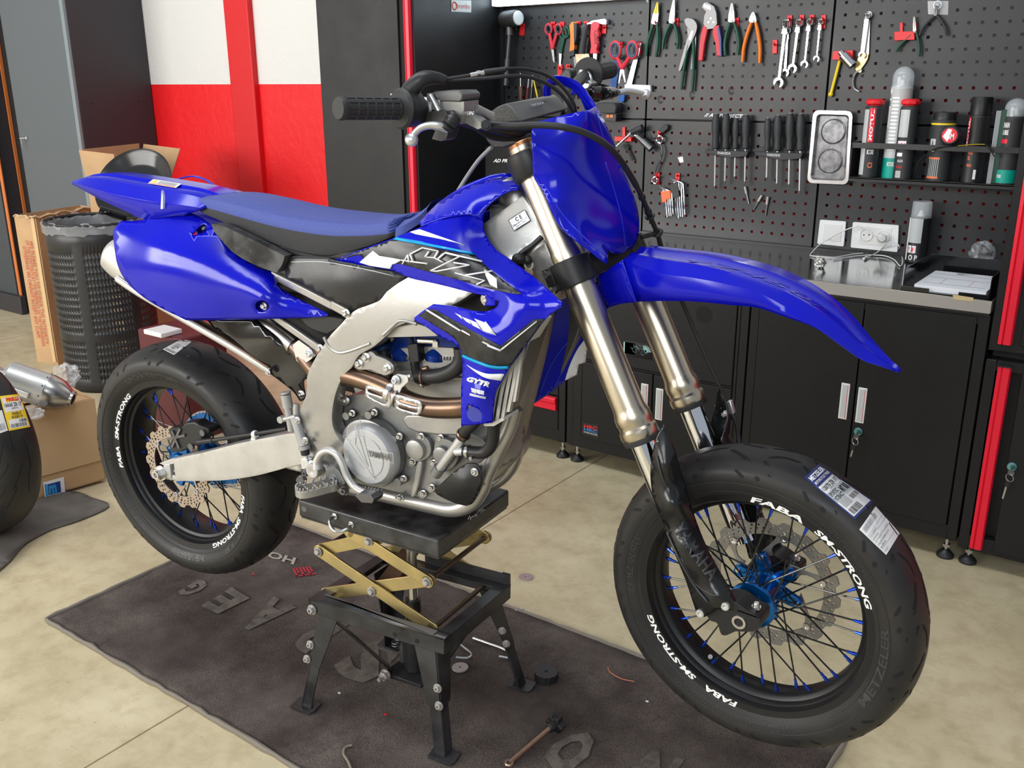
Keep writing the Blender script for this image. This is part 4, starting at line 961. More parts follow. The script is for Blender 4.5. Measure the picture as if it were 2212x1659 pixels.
mb.build('screws', M['steel'], hc)
# bar pad
near = [(1056, 243), (1072, 231), (1092, 223), (1104, 233), (1116, 250), (1127, 263), (1100, 266), (1062, 264)]
far = [(1170, 214), (1186, 207), (1199, 203), (1209, 210), (1219, 224), (1228, 236), (1205, 244), (1172, 240)]
ra = [Pf(x, y, .085) for x, y in near]; rb_ = [Pf(x, y, -.065) for x, y in far]
mb = MB(); mb.loft([ra, rb_], cap=False); mb.add(ra, [tuple(range(8))], 1); mb.add(rb_, [tuple(range(8))], 1)
q = [ra[4] * .93 + rb_[4] * .07, rb_[4] * .93 + ra[4] * .07, rb_[2] * .93 + ra[2] * .07, ra[2] * .93 + rb_[2] * .07]; up_ = unit(np.cross(q[1] - q[0], q[3] - q[0])); up_ = up_ if up_[2] > 0 else -up_
put_text(mb, 'YAMAHA', [quad3(q, u, v) + up_ * .002 for u, v in ((.34, .30), (.66, .30), (.66, .62), (.34, .62))], 2)
mb.build('bar_pad', [mat('pad_vinyl', (.085, .085, .08), .32, bump=.1, bs=80), mat('pad_foam', (.06, .06, .055), .6, bump=1.0, bs=170), M['label_grey']], hbar, bevel=.004, ang=50)
mb = MB(); P1 = [(1040, 284), (1078, 272), (1112, 292), (1120, 308), (1090, 318), (1062, 318), (1050, 304)]
mb.prism([Pf(x, y, .075) for x, y in P1], -NF * .12).build('bar_mount', mat('mount_black', (.03, .03, .028), .6, bump=.8, bs=170), hbar, bevel=.004)
# kill switch wires and lower cable loops under the pad
mb = MB()
for k in range(3): mb.tube(cr([Pf(1025, 272 + 3 * k, .16), Pf(1060, 290 + 4 * k, .13), Pf(1100, 296 + 3 * k, .10), Pf(1150, 290 + 2 * k, .07)], 5), .003, 8)
mb.build('wires', M['hose'], hbar)
# clutch side: perch, lever, boot (far end of the bar)
cp = MB().ring(Pf(1262, 172, -.245), L_in - L_end, .015, .004, 24, 6).cyl(Pf(1252, 156, -.25), Pf(1270, 163, -.25), .007); blk2 = lambda mb, px, a, b: mb.prism([Pf(x, y, a) for x, y in px], NF * (b - a))
blk2(cp, [(1256, 160), (1264, 156), (1274, 166), (1291, 178), (1284, 190), (1268, 192), (1262, 176)], -.26, -.235)
cp.build('clutch_perch', M['silver_alu'], hbar, bevel=.003)
bt = MB().cyl(Pf(1270, 200, -.24), Pf(1292, 202, -.27), .017, .018).cyl(Pf(1250, 202, -.20), Pf(1272, 202, -.24), .008); blk2(bt, [(1290, 184), (1302, 181), (1334, 190), (1341, 199), (1337, 208), (1318, 215), (1294, 218)], -.30, -.265); bt.build('lever_boot', M['gloss_black'], hbar, bevel=.005, seg=3)
bt = MB(); blk2(bt, [(1224, 158), (1236, 146), (1246, 152), (1249, 168), (1238, 178), (1222, 170)], -.235, -.21); bt.build('switch_block', M['boot'], hbar, bevel=.003)
lv = cr([Pf(1336, 200, -.29), Pf(1355, 196, -.31), Pf(1375, 198, -.33), Pf(1394, 203, -.345)], 5)
MB().tube(lv, list(np.linspace(.0085, .006, len(lv))), 12, flat=.75).ball(Pf(1396, 204, -.348), .0108, 16, 10).build('clutch_lever', M['silver_alu'], hbar)
MB().tube(cr([Pb(1062, 318, .0), Pb(1035, 345, -.01), Pb(1010, 380, -.02), Pb(985, 420, -.02)], 6), .0042, 8).build('breather_hose', mat('grey_hose', (.30, .30, .29), .4), BK)
# ------------------------------------------------------------------ bodywork
M['scuffed_black'] = mat('scuffed_black', (.02, .02, .021), .3, var=.6, vs=22, col2=(.07, .07, .07), rvar=.12)
def blkb(mb, px, l0, l1, mi=0, sm=0):
 o = smooth_poly(px, sm) if sm else [p[:2] for p in px]
 mb.prism([Pb(x, y, l0) for x, y in o], -RB * (l0 - l1), mi); return mb
def both(fn, name, mats, par=None, label=None, **k):
 """build a part and its mirror image on the other side of the machine"""
 mb = fn(); a = mb.build(name, mats, par or BK, **k); b = mirrored(mb).build(name, mats, par or BK, **k); return a, b
def bolt(mb, p, ax, r=.006, h=.006, mi=0, n=6): return mb.lathe(p, ax, [(0, r * 1.35), (h * .3, r * 1.35)], 18, mi).lathe(np.asarray(p) + unit(ax) * h * .25, ax, [(0, r), (h * .8, r), (h, r * .8), (h, r * .45), (h * .5, r * .45), (h * .5, 0)], n, mi)
MB_BLUE = [M['blue_plastic'], M['decal_black'], M['letter_white'], M['cyan_stripe'], M['groove']]
# shroud
sh = Sheet([(720, 563, .100), (784, 540, .110), (848, 516, .115), (909, 492, .112), (1000, 466, .100), (1044, 470, .085), (1048, 500, .092), (1078, 540, .110), (1125, 576, .140), (1156, 600, .160), (1190, 628, .185), (1213, 655, .205), (960, 540, .148), (880, 560, .130), (1020, 590, .170), (1090, 625, .190), (1140, 650, .205), (870, 592, .125), (960, 612, .155), (1030, 634, .178), (1180, 680, .200), (1150, 728, .196), (1100, 795, .188), (1075, 842, .182), (1064, 913, .180), (996, 919, .190), (996, 842, .186), (997, 767, .172), (951, 728, .150), (894, 689, .132), (938, 660, .145), (1030, 700, .200), (1050, 760, .208), (1040, 850, .205), (1100, 710, .212), (1050, 660, .178)], Pb)
shout = [(719, 563, 1), (784, 538), (848, 515), (909, 490, 1), (957, 471), (1011, 464), (1044, 476, 1), (1047, 500), (1058, 522), (1075, 541), (1092, 553), (1125, 577), (1156, 600), (1186, 627), (1213, 652, 1), (1213, 662, 1), (1198, 672), (1179, 689), (1150, 728), (1123, 765), (1100, 796), (1085, 823), (1073, 844), (1068, 872), (1064, 913, 1), (1030, 917), (996, 920, 1), (996, 880), (996, 842), (999, 794), (996, 766), (984, 744), (951, 728), (920, 706), (895, 692, 1), (895, 686, 1), (913, 672), (936, 657, 1), (980, 662), (1022, 671), (1052, 672), (1072, 663), (1078, 650, 1), (1052, 640, 1), (1025, 634), (946, 614), (890, 602), (866, 592, 1), (842, 583), (780, 573)]
def shroud():
 mb = MB()
 hl = [(1009, 880), (1015, 876), (1034, 884), (1041, 896), (1039, 908), (1032, 909), (1016, 900)]
 sh.panel(mb, shout, 0, step=9, holes=[hl])
 D = .0018
 sh.panel(mb, [(848, 517, 1), (1027, 552, 1), (1065, 588), (1128, 635, 1), (1096, 632), (1047, 621), (1002, 608), (932, 589), (861, 570), (790, 562, 1), (776, 550, 1), (728, 561, 1), (784, 540)], 1, D, step=8)
 sh.panel(mb, [(848, 517, 1), (857, 512, 1), (1018, 544, 1), (1027, 552, 1)], 3, D * 2.0, step=8, smooth=False)
 sh.panel(mb, [(885, 501, 1), (906, 495, 1), (1002, 528, 1), (969, 520, 1), (896, 505, 1)], 2, D * 1.4, step=8, smooth=False)
 sh.panel(mb, [(776, 567, 1), (805, 542, 1), (818, 553, 1), (836, 556), (866, 561, 1), (847, 571, 1), (842, 581, 1), (797, 574, 1)], 2, D * 2.2, step=8, smooth=False)
 T = lambda pts: [(720 + x / 4.254, 440 + y / 4.254) for x, y in pts]
 for pl, w_ in (([(560, 550), (620, 520), (860, 552)], 2.6), ([(735, 525), (712, 465), (825, 408), (970, 437), (935, 497), (850, 490), (885, 440)], 2.3), ([(935, 497), (1010, 535)], 2.2), ([(970, 505), (1030, 455), (1370, 535)], 2.8), ([(1160, 490), (900, 618), (960, 622), (1255, 566), (1110, 545)], 2.3), ([(1115, 635), (1215, 662), (1465, 622)], 2.2), ([(1215, 662), (1395, 708), (1320, 745)], 2.2), ([(640, 555), (690, 470)], 1.6), ([(700, 540), (690, 470)], 1.6)):
  P = T(pl)
  for a, b in zip(P[:-1], P[1:]): sh.line(mb, [a, b], w_, 2, D * 2.6)
 sh.panel(mb, [p + (1,) for p in T([(1385, 600), (1500, 690), (1505, 778), (1440, 745), (1400, 660)])], 2, D * 2.2, step=8, smooth=False)
 sh.panel(mb, [(924, 668, 1), (905, 682, 1), (942, 705), (984, 734), (998, 767, 1), (1020, 779), (1054, 790), (1100, 793, 1), (1123, 763), (1150, 726), (1177, 690, 1), (1154, 690, 1), (1081, 748, 1), (1010, 709), (938, 668, 1)], 1, D, step=8)
 for a, b, w0, w1 in (((923, 669), (996, 714), 2.6, 2.6), ((996, 714), (1054, 745), 2.6, 2.6), ((1054, 745), (1082.5, 756.5), 2.6, 3), ((1082, 756.5), (1159, 695), 3, 1.5)): sh.line(mb, [a, b], [w0, w1], 2, D * 2.6)
 sh.line(mb, [(998, 768.5), (1015, 776.5), (1048, 789.5), (1073, 795), (1098, 795)], 5.2, 3, D * 2.6)
 sh.panel(mb, [(1007, 788, 1), (1028, 800), (1054, 808), (1089, 809, 1), (1082, 823, 1), (1050, 817), (1030, 806)], 2, D * 2, step=12)
 U = lambda pts: [(880 + x / 5.183, 620 + y / 5.183, 1) for x, y in pts]
 for pl in ([(530, 290), (590, 320), (612, 360)], [(608, 332), (682, 362), (706, 415), (655, 385)], [(690, 362), (762, 395), (818, 475), (730, 430)], [(745, 350), (868, 398), (872, 380), (995, 545), (850, 492)]): sh.panel(mb, U(pl), 2, D * 2, step=None, smooth=False)
 sh.text(mb, 'GYTR', [(1007, 823.5), (1056, 837), (1060, 826), (1009, 813)], 2, D * 2.6, bold=.04, shear=.2)
 sh.text(mb, 'YAMALUBE', [(1017, 847), (1046, 854), (1046, 845), (1017, 838)], 2, D * 2.6, bold=.03)
 sh.line(mb, [(1016, 850), (1050, 858)], 1.2, 2, D * 2.6); sh.line(mb, [(1016, 852.5), (1050, 860.5)], .8, 2, D * 2.6)
 return mb
sA, sB = both(shroud, 'radiator_shroud', MB_BLUE, solid=.003, ang=28)
for par_, msw in ((sA, 1), (sB, -1)):
 m_ = MB(); c = sh.pt(1053, 646, -.012); m_.lathe(c, RB, [(0, .012), (.004, .012), (.004, .004)], 20); bolt(m_, c + RB * .003, RB, .006, .007)
 m_.mi = 0
 (m_ if msw > 0 else mirrored(m_)).build('shroud_bolt', [M['steel']], par_)
 m_ = MB().cyl(sh.pt(1027, 893, -.020), sh.pt(1027, 893, -.006), .016); (m_ if msw > 0 else mirrored(m_)).build('shroud_recess', M['shaded_blue'], par_)
 m_ = MB(); m_.prism([sh.pt(x, y, -.004) for x, y in ((1046, 634), (1070, 636), (1070, 662), (1046, 662))], -RB * .01); (m_ if msw > 0 else mirrored(m_)).build('shroud_tab', M['blue_plastic'], par_, bevel=.003)
# tank cover above it
tk = Sheet([(909, 486, .112), (957, 468, .108), (1011, 462, .100), (1044, 472, .086), (1046, 455, .085), (1060, 438, .078), (1080, 422, .070), (1102, 410, .062), (1120, 408, .056), (908, 478, .100), (935, 448, .060), (953, 432, .040), (987, 414, .030), (1021, 400, .025), (1054, 387, .022), (1081, 384, .020), (1112, 385, .018), (980, 445, .080), (1030, 425, .068), (1070, 405, .050)], Pb)
def tank():
 mb = MB(); tk.panel(mb, [(909, 488, 1), (907, 480), (916, 468), (936, 448), (953, 433), (987, 414), (1021, 400), (1054, 388), (1081, 384), (1112, 385, 1), (1120, 395), (1122, 408, 1), (1102, 411), (1078, 424), (1058, 441), (1046, 458), (1044, 475, 1), (1011, 463), (957, 470)], 0, step=12); return mb
ta, tb = both(tank, 'tank_cover', MB_BLUE, solid=.003, ang=50)
rr = []
for x, y, l in ((930, 452, .045), (953, 433, .040), (987, 414, .030), (1021, 400, .025), (1054, 388, .022), (1081, 384, .020), (1112, 386, .018)):
 p = Pb(x, y, l - .012); rr.append([p, (p + mirror(p)) / 2 + ZZ * .008, mirror(p)])
MB().loft(rr, closed=False).build('tank_top', M['blue_plastic'], BK, solid=.003)
MB().lathe(BL(.86, 0, 1.20), (0.12, 0, 1), [(0, .034), (.028, .034), (.032, .030), (.032, 0)], 24).build('fuel_cap', M['black_plastic'], BK)
# rear fender
KR = [(155, 392), (175, 399), (205, 408), (250, 420), (300, 430), (351, 438), (395, 443), (440, 450)]
LR = [(155, 398), (178, 410), (205, 425), (240, 442), (275, 458), (310, 474), (348, 470), (395, 466), (440, 474)]
wR = [.052, .064, .076, .086, .091, .094, .093, .088]
rows2 = []
for k_, l_, w_, cr_ in zip(cr(KR, 4), cr(LR, 4), cr([[v] for v in wR], 4), cr([[v] for v in (.006, .022, .032, .036, .036, .034, .030, .022)], 4)):
 w_ = float(w_[0]); c_ = float(cr_[0]); lo = Pb(l_[0], l_[1], w_ * 1.0); kp_ = Pb(k_[0], k_[1], w_); ctr = (kp_ + mirror(kp_)) / 2
 half = [lo, kp_, kp_ * .72 + ctr * .28 + ZZ * c_ * .62, kp_ * .68 + ctr * .32 + ZZ * c_ * .70, kp_ * .35 + ctr * .65 + ZZ * c_ * .80, kp_ * .30 + ctr * .70 + ZZ * c_ * .98, ctr + ZZ * c_]
 rows2.append(half + [mirror(p) for p in half[:-1][::-1]])
mb = MB().loft(rows2, closed=False); mb.add(rows2[0], [tuple(range(len(rows2[0])))])
rf = mb.build('rear_fender', M['blue_plastic'], BK, solid=.003, ang=34)
def onf(i, v, off=.0016):
 a = int(i); t = i - a; m = len(rows2[0]) - 1; b = v * m; b0 = int(b); s = b - b0; p = lambda r: rows2[r][b0] * (1 - s) + rows2[r][b0 + 1] * s
 return p(a) * (1 - t) + p(a + 1) * t + ZZ * off
mb = MB(); q = [onf(15, .30), onf(19.6, .30), onf(19.6, .42), onf(15, .42)]
patch(mb, q, 0, 1, 0, 1, 0); e = ZZ * .0008; q2 = [p + e for p in q]; patch(mb, q2, .02, .96, .06, .16, 1); patch(mb, q2, .05, .2, .3, .8, 2)
for k in range(5): patch(mb, q2, .28, .92, .25 + .13 * k, .31 + .13 * k, 3)
tag(mb.build('warning_label', [M['label_white'], M['orange_cap'], M['label_yellow'], M['letter_grey']], rf, smooth=False), 'white warning label with orange edge')
mb = MB(); blkb(mb, [(349, 411), (352, 424), (352, 451), (347, 452), (348, 430)], .100, .094); mb.build('fender_tab', mat('pale_edge', (.55, .58, .75), .4), rf)
# far side lip of the tail seen above the seat
bowl = cr([Pb(374, 393, -.12), Pb(392, 385, -.13), Pb(418, 381, -.13), Pb(445, 389, -.13), Pb(466, 405, -.12), Pb(474, 420, -.11)], 5)
MB().tube(bowl, list(np.interp(np.linspace(0, 1, len(bowl)), [0, .2, 1], [.012, .005, .004])), 10, flat=.4).build('grab_lip', M['blue_plastic'], BK)
# side number panel
sp = Sheet([(262, 476, .108), (246, 500, .118), (248, 542, .128), (267, 600, .134), (338, 660, .136), (402, 692, .130), (520, 691, .128), (641, 686, .122), (705, 680, .112), (641, 643, .112), (608, 620, .112), (594, 590, .112), (554, 572, .118), (506, 545, .120), (473, 511, .116), (439, 472, .104), (402, 458, .100), (351, 456, .102), (310, 475, .106), (320, 530, .136), (420, 580, .150), (520, 620, .154), (580, 640, .150), (330, 590, .148), (430, 650, .146), (380, 510, .128), (460, 545, .134), (290, 500, .118), (640, 660, .124)], Pb, folds=[fold((590, 628), (300, 505), .035)])
spout = [(262, 477, 1), (251, 488), (245, 500), (245, 515), (248, 542), (253, 570), (267, 600), (294, 630), (338, 660), (402, 692, 1), (460, 692), (520, 691), (641, 687), (700, 684), (708, 680, 1), (700, 673), (641, 643), (612, 626), (599, 610), (595, 590, 1), (554, 572), (506, 545), (473, 511), (457, 487, 1), (439, 472), (415, 461), (395, 456), (351, 456, 1), (338, 465), (314, 474), (290, 477)]
def side():
 mb = MB(); sp.panel(mb, spout, 0, step=14, holes=[[(566 + 15 * math.cos(a), 662 + 13 * math.sin(a)) for a in np.linspace(0, 2 * PI, 13)[:-1]], [(415, 508), (420, 500), (432, 488), (440, 484), (447, 488), (446, 498), (436, 504)]])
 sp.line(mb, [(300, 507), (360, 533), (440, 570), (520, 605), (575, 622)], [1.5, 2.5], 4, .0004) if False else None
 return mb
s1_, s2_ = both(side, 'side_panel', MB_BLUE, solid=.003, ang=50)
for par_, sg in ((s1_, 1), (s2_, -1)):
 for x, y in ((566, 662), (438, 494)):
  m_ = MB(); m_.lathe(sp.pt(x, y, -.016), RB, [(0, .018), (.002, .018), (.002, 0)], 20, 1); bolt(m_, sp.pt(x + 5, y - 1, -.014), RB, .006, .006, 0)
  (m_ if sg > 0 else mirrored(m_)).build('panel_bolt', [M['steel'], M['shaded_blue']], par_)
# black cover strip under the seat, airbox and lower infill
cs = Sheet([(457, 487, .120), (527, 511, .120), (581, 538, .120), (613, 555, .120), (608, 569, .122), (596, 587, .122), (554, 572, .127), (506, 545, .128), (473, 511, .125)], Pb)
def cover():
 return blkb(MB(), [(456, 484, 1), (478, 487), (527, 509), (581, 536), (615, 553, 1), (609, 572), (597, 589, 1), (554, 574), (506, 547), (473, 513), (462, 498)], .124, .10, 0, 4)
both(cover, 'under_seat_cover', M['scuffed_black'], bevel=.005, seg=3)
ab = Sheet([(620, 560, .108), (700, 560, .112), (862, 592, .112), (835, 640, .116), (765, 668, .120), (700, 640, .120), (640, 608, .116), (740, 610, .128)], Pb)
def airbox():
 mb = MB(); ab.panel(mb, [(618, 575, 1), (622, 560), (634, 553, 1), (700, 556), (722, 562), (800, 577), (868, 590, 1), (876, 600), (850, 628), (822, 648), (792, 660), (764, 669, 1), (745, 662), (700, 641), (645, 612), (620, 600), (616, 588)], 0, step=15)
 ab.line(mb, [(628, 566), (700, 566), (780, 580), (850, 596)], 1.6, 1, .0012)
 return mb
aa, ab_ = both(airbox, 'airbox_cover', [M['black_plastic'], M['label_grey']], solid=.004)
for i in range(3):
 for par_, sg in ((aa, 1), (ab_, -1)):
  m_ = MB(); blkb(m_, [(800 + i * 8, 642 - i * 3), (806 + i * 8, 640 - i * 3), (804 + i * 8, 654 - i * 3), (798 + i * 8, 656 - i * 3)], .118, .10); (m_ if sg > 0 else mirrored(m_)).build('cooling_fin', M['satin_black'], par_)
MB().box(BL(.50, 0, 1.06), (.30, .19, .12), np.column_stack([FB, RB, ZZ])).build('airbox', M['satin_black'], BK, bevel=.02)
def infill(): return blkb(MB(), [(650, 688, 1), (706, 684), (742, 690, 1), (730, 706), (706, 720, 1), (680, 712), (662, 702)], .10, .085, 0, 3)
both(infill, 'inner_cover', M['black_plastic'])
def infill2(): return blkb(MB(), [(560, 590), (620, 600), (770, 668), (800, 640), (760, 720), (720, 752), (697, 768), (648, 732), (560, 690)], .055, .02)
both(infill2, 'airbox_lower', M['satin_black'])
lw_ = Sheet([(1139, 880, -.035), (1151, 838, -.04), (1198, 669, -.06), (1268, 757, -.125), (1225, 824, -.10), (1290, 650, -.13), (1215, 730, -.075)], Pb)
mb = MB(); lw_.panel(mb, [(1139, 881, 1), (1144, 855), (1151, 838), (1175, 755), (1198, 669), (1208, 640, 1), (1300, 640, 1), (1303, 700), (1277, 738, 1), (1268, 757), (1266, 783, 1), (1251, 787, 1), (1222, 823, 1), (1190, 848), (1160, 868)], 0, step=12)
lw_.panel(mb, [(1221, 822, 1), (1232, 788), (1248, 755), (1264, 733, 1), (1276, 738, 1), (1268, 757), (1265, 783, 1), (1250, 787, 1), (1246, 810, 1)], 1, .0018, step=10)
lw_.line(mb, [(1165, 855), (1190, 790), (1222, 745), (1262, 706)], [2.2, 1.2], 2, .0015); lw_.line(mb, [(1196, 840), (1215, 800), (1226, 760), (1232, 742)], [1.6, 1], 2, .0015)
tag(mb.build('shroud_wing', [M['shaded_blue'], M['letter_white'], mat('blue_line', (.01, .03, .45), .3)], BK, solid=.003, ang=50), 'wing of the far shroud in a darker, shaded blue')  # shading of the far side is put into this panel's blue
# seat
st = [((410, 437), (409, 431), (414, 422), .045), ((432, 461), (436, 446), (436, 418.5), .075), ((473, 481), (478, 457), (480, 419.5), .085), ((540, 512), (545, 474), (542, 434), .092), ((591, 535), (600, 486), (600, 450), .096), ((641, 552), (655, 496), (655, 459), .098), ((705, 561), (718, 504), (725, 466), .098), ((765, 545), (776, 508), (780, 469), .092), ((808, 530), (814, 509), (822, 466), .088), ((846, 512), (848, 508), (850, 460), .085)]
rws = []; A_ = [cr([s_[i] for s_ in st], 4) for i in range(3)]; wv = cr([[s_[3]] for s_ in st], 4)
for b_, s_, t_, w_ in zip(*A_, wv):
 w_ = float(w_[0]); b3 = Pb(b_[0], b_[1], w_ * 1.04); s3 = Pb(s_[0], s_[1], w_); t3 = Pb(t_[0], t_[1], .035); ctr = (s3 + mirror(s3)) / 2; ctr = ctr + ZZ * (t3[2] - ctr[2])
 sh3 = s3 * .55 + (t3) * .45; sh3 = sh3 + RB * .018 + ZZ * .010; t3b = ctr + RB * w_ * .55 - ZZ * .003
 half = [b3 - RB * .02, b3, s3, sh3, t3b, ctr + ZZ * .002]
 rws.append(half + [mirror(p) for p in half[:-1][::-1]])
nn_ = len(rws[0]); mb = MB(); vs = [p for r in rws for p in r]; fs = []; mm_ = []
for k in range(len(rws) - 1):
 for i in range(nn_ - 1): fs.append((k * nn_ + i, k * nn_ + i + 1, (k + 1) * nn_ + i + 1, (k + 1) * nn_ + i)); mm_.append(1 if i in (0, 1, nn_ - 3, nn_ - 2) else 0)
for f, m_ in zip(fs, mm_): pass
o_ = len(mb.v); mb.v += [tuple(p) for p in vs]; mb.f += fs; mb.m += mm_; mb.f.append(tuple(range(nn_))); mb.m.append(1); mb.f.append(tuple(range(o_ + len(vs) - nn_, o_ + len(vs)))); mb.m.append(0)
def seatmat():
 m = mat('ribbed_seat', (.045, .07, .30), .55); nt = m.node_tree; b = nt.nodes['Principled BSDF']; tc = nt.nodes.new('ShaderNodeTexCoord')
 wv_ = nt.nodes.new('ShaderNodeTexWave'); wv_.inputs['Scale'].default_value = 120; wv_.bands_direction = 'X'; wv_.inputs['Distortion'].default_value = 0
 mp = nt.nodes.new('ShaderNodeMapping'); mp.inputs['Rotation'].default_value = (0, .9, .12); nt.links.new(tc.outputs['Object'], mp.inputs[0]); nt.links.new(mp.outputs[0], wv_.inputs[0])
 r = nt.nodes.new('ShaderNodeValToRGB'); r.color_ramp.elements[0].color = (.03, .045, .24, 1); r.color_ramp.elements[1].color = (.085, .12, .38, 1); nt.links.new(wv_.outputs[0], r.inputs[0]); nt.links.new(r.outputs[0], b.inputs['Base Color'])
 bp = nt.nodes.new('ShaderNodeBump'); bp.inputs['Strength'].default_value = .5; bp.inputs['Distance'].default_value = .002; nt.links.new(wv_.outputs[0], bp.inputs['Height']); nt.links.new(bp.outputs[0], b.inputs['Normal']); return m
SEATM = seatmat()
seat = mb.build('seat', [SEATM, M['seat_grip']], BK, sub=1, ang=60)
st2 = [((853, 514), (855, 466), .086), ((862, 509), (864, 464), .086), ((874, 504), (876, 459), .080), ((893, 492), (900, 450), .068), ((908, 482), (925, 443), .058), ((922, 466), (950, 433), .045)]
rws = []
for b_, t_, w_ in st2:
 b3 = Pb(b_[0], b_[1], w_); t3 = Pb(t_[0], t_[1], .03); ctr = (b3 + mirror(b3)) / 2; ctr = ctr + ZZ * (t3[2] - ctr[2]); half = [b3, b3 * .5 + (ctr + RB * w_ * .9) * .5, ctr + RB * w_ * .6 - ZZ * .004, ctr]
 rws.append(half + [mirror(p) for p in half[:-1][::-1]])
MB().loft(rws, closed=False).add(rws[0], [tuple(range(len(rws[0])))]).build('seat_front', SEATM, seat)
MB().box(BL(.82, 0, 1.07), (.26, .15, .17), np.column_stack([FB, RB, ZZ])).build('fuel_tank', M['satin_black'], BK, bevel=.03)
MB().box(BL(.30, 0, .98), (.44, .10, .16), np.column_stack([FB, RB, ZZ])).build('inner_fender', M['satin_black'], BK, bevel=.03)
# ------------------------------------------------------------------ frame
fr = Sheet([(644, 891, .118), (661, 820, .120), (700, 745, .120), (763, 675, .118), (884, 600, .112), (1000, 540, .088), (1060, 480, .062), (1150, 440, .042), (1180, 510, .045), (1090, 560, .085), (1000, 620, .108), (938, 660, .116), (857, 700, .120), (776, 770, .120), (729, 840, .120), (717, 900, .118), (739, 960, .112), (688, 975, .118)], Pb)
frout = [(860, 612, 1), (817, 643), (763, 674), (736, 701), (712, 727), (696, 752), (679, 778), (664, 812), (662, 850), (650, 880), (643, 893, 1), (652, 916), (668, 945), (687, 972, 1), (698, 985), (716, 992, 1), (738, 985), (745, 962, 1), (731, 946), (720, 925), (717, 898), (721, 866), (729, 838), (742, 811), (760, 793), (775, 768), (808, 748), (836, 724), (858, 704), (905, 690), (950, 672), (1010, 640), (1070, 590), (1120, 548), (1172, 512, 1), (1150, 455), (1128, 423, 1), (1099, 445), (1070, 465), (1040, 487), (1000, 520), (930, 570)]
def spar():
 mb = MB(); fr.panel(mb, frout, 0, step=15)
 return mb
fa, fb_ = both(spar, 'frame_spar', M['frame_alu'], bevel=.007, solid=.038, ang=50, seg=3)
def welds():
 mb = MB()
 for pts in ([(700, 728), (712, 750), (733, 762), (760, 757), (800, 742)], [(828, 724), (848, 706), (862, 694), (880, 694), (900, 700)]):
  P_ = cr([np.array(p, float) for p in pts], 4); mb.tube([fr.pt(p[0], p[1], -.0005) for p in P_], .0036, 8)
 return mb
both(welds, 'weld_bead', M['cast_alu'])
def strut(): return blkb(MB(), [(826, 730), (852, 704), (894, 696), (942, 712), (948, 727)], .108, .09)
both(strut, 'frame_strut', M['frame_alu'], bevel=.004)
mb = MB(); mb.cyl(BL(.93, 0, 1.255), BL(1.00, 0, 1.09), .034, None, 28); mb.box(BL(.95, 0, 1.16), (.08, .09, .10), np.column_stack([FB, RB, ZZ]))
mb.build('head_tube', M['frame_alu'], BK, bevel=.006)
mb = MB(); q = [(1109.6, 498.8), (1145.4, 476), (1132.8, 453), (1098, 475.6)]
B2 = lambda u, v: tuple(np.array(q[0]) * (1 - u) * (1 - v) + np.array(q[1]) * u * (1 - v) + np.array(q[2]) * u * v + np.array(q[3]) * (1 - u) * v)
QF = lambda u0, u1, v0, v1: [B2(u0, v0), B2(u1, v0), B2(u1, v1), B2(u0, v1)]
fr.panel(mb, [p + (1,) for p in q], 0, .004, smooth=False, step=8)
for i in range(4): fr.line(mb, [q[i], q[(i + 1) % 4]], 1.1, 1, .0048)
for s_, r_ in (('C E', (.33, .70, .52, .86)), ('YAMAHA MOTOR CO., LTD', (.06, .94, .28, .42)), ('SHIZUOKA JAPAN', (.2, .8, .10, .22))): fr.text(mb, s_, QF(*r_), 1, .005, .01)
tag(mb.build('frame_label', [M['silver_alu'], M['letter_black']], fa, smooth=False), 'small boxed conformity label')
# casting below the head, cables and tan connector
mb = blkb(MB(), [(1120, 562), (1150, 530), (1178, 512), (1200, 560), (1212, 600), (1205, 650), (1188, 660), (1160, 615)], .055, -.055); mb.build('head_gusset', M['cast_alu'], BK, bevel=.012, seg=3)
mb = MB(); mb.tube(cr([Pb(1170, 512, .07), Pb(1150, 530, .075), Pb(1128, 545, .08), Pb(1115, 560, .08)], 4), .005).ball(Pb(1122, 558, .085), .014, sc=(1, 1, .7)).ball(Pb(1140, 562, .08), .009)
mb.build('wiring', M['hose'], BK)
MB().ring(Pb(1142, 572, .075), RB, .008, .002, 20, 6).build('cable_ring', M['radiator_white'], BK)
MB().cyl(Pb(1140, 590, .08), Pb(1150, 600, .05), .010).build('connector', mat('tan_plastic', (.42, .28, .14), .45), BK)
# down tube and cradle
dt = [Pb(1165, 660, 0), Pb(1152, 740, 0), Pb(1130, 840, 0), Pb(1115, 900, 0), Pb(1108, 935, 0)]
MB().tube(cr(dt, 5), list(np.linspace(.030, .027, len(cr(dt, 5)))), 20, flat=1.3, up=FB).build('down_tube', M['cast_dark'] if 'cast_dark' in M else mat('cast_dark', (.30, .27, .24), .5, .7, bump=.2, bs=120), BK)
for l, px_ in ((.068, [(1112, 880), (1098, 925), (1072, 980), (1052, 1022), (1040, 1056), (1018, 1086), (980, 1100), (930, 1092), (870, 1078), (800, 1062), (735, 1050)]), (-.068, [(1118, 900), (1119, 935), (1115, 975), (1102, 1008), (1080, 1033), (1048, 1048), (1000, 1046), (940, 1030), (860, 1005)])):
 c_ = cr([Pb(x, y, l) for x, y in px_], 6); MB().tube(c_, .0150, 16, flat=1.15).build('cradle_tube', M['frame_alu'], BK)
# pivot casting and footpeg bracket area
def pivot(): return blkb(MB(), [(662, 962, 1), (690, 958), (716, 972), (728, 1000), (735, 1035), (725, 1062, 1), (700, 1058), (680, 1040), (664, 1005)], .112, .075, 0, 3)
both(pivot, 'pivot_plate', M['frame_alu'], bevel=.006)
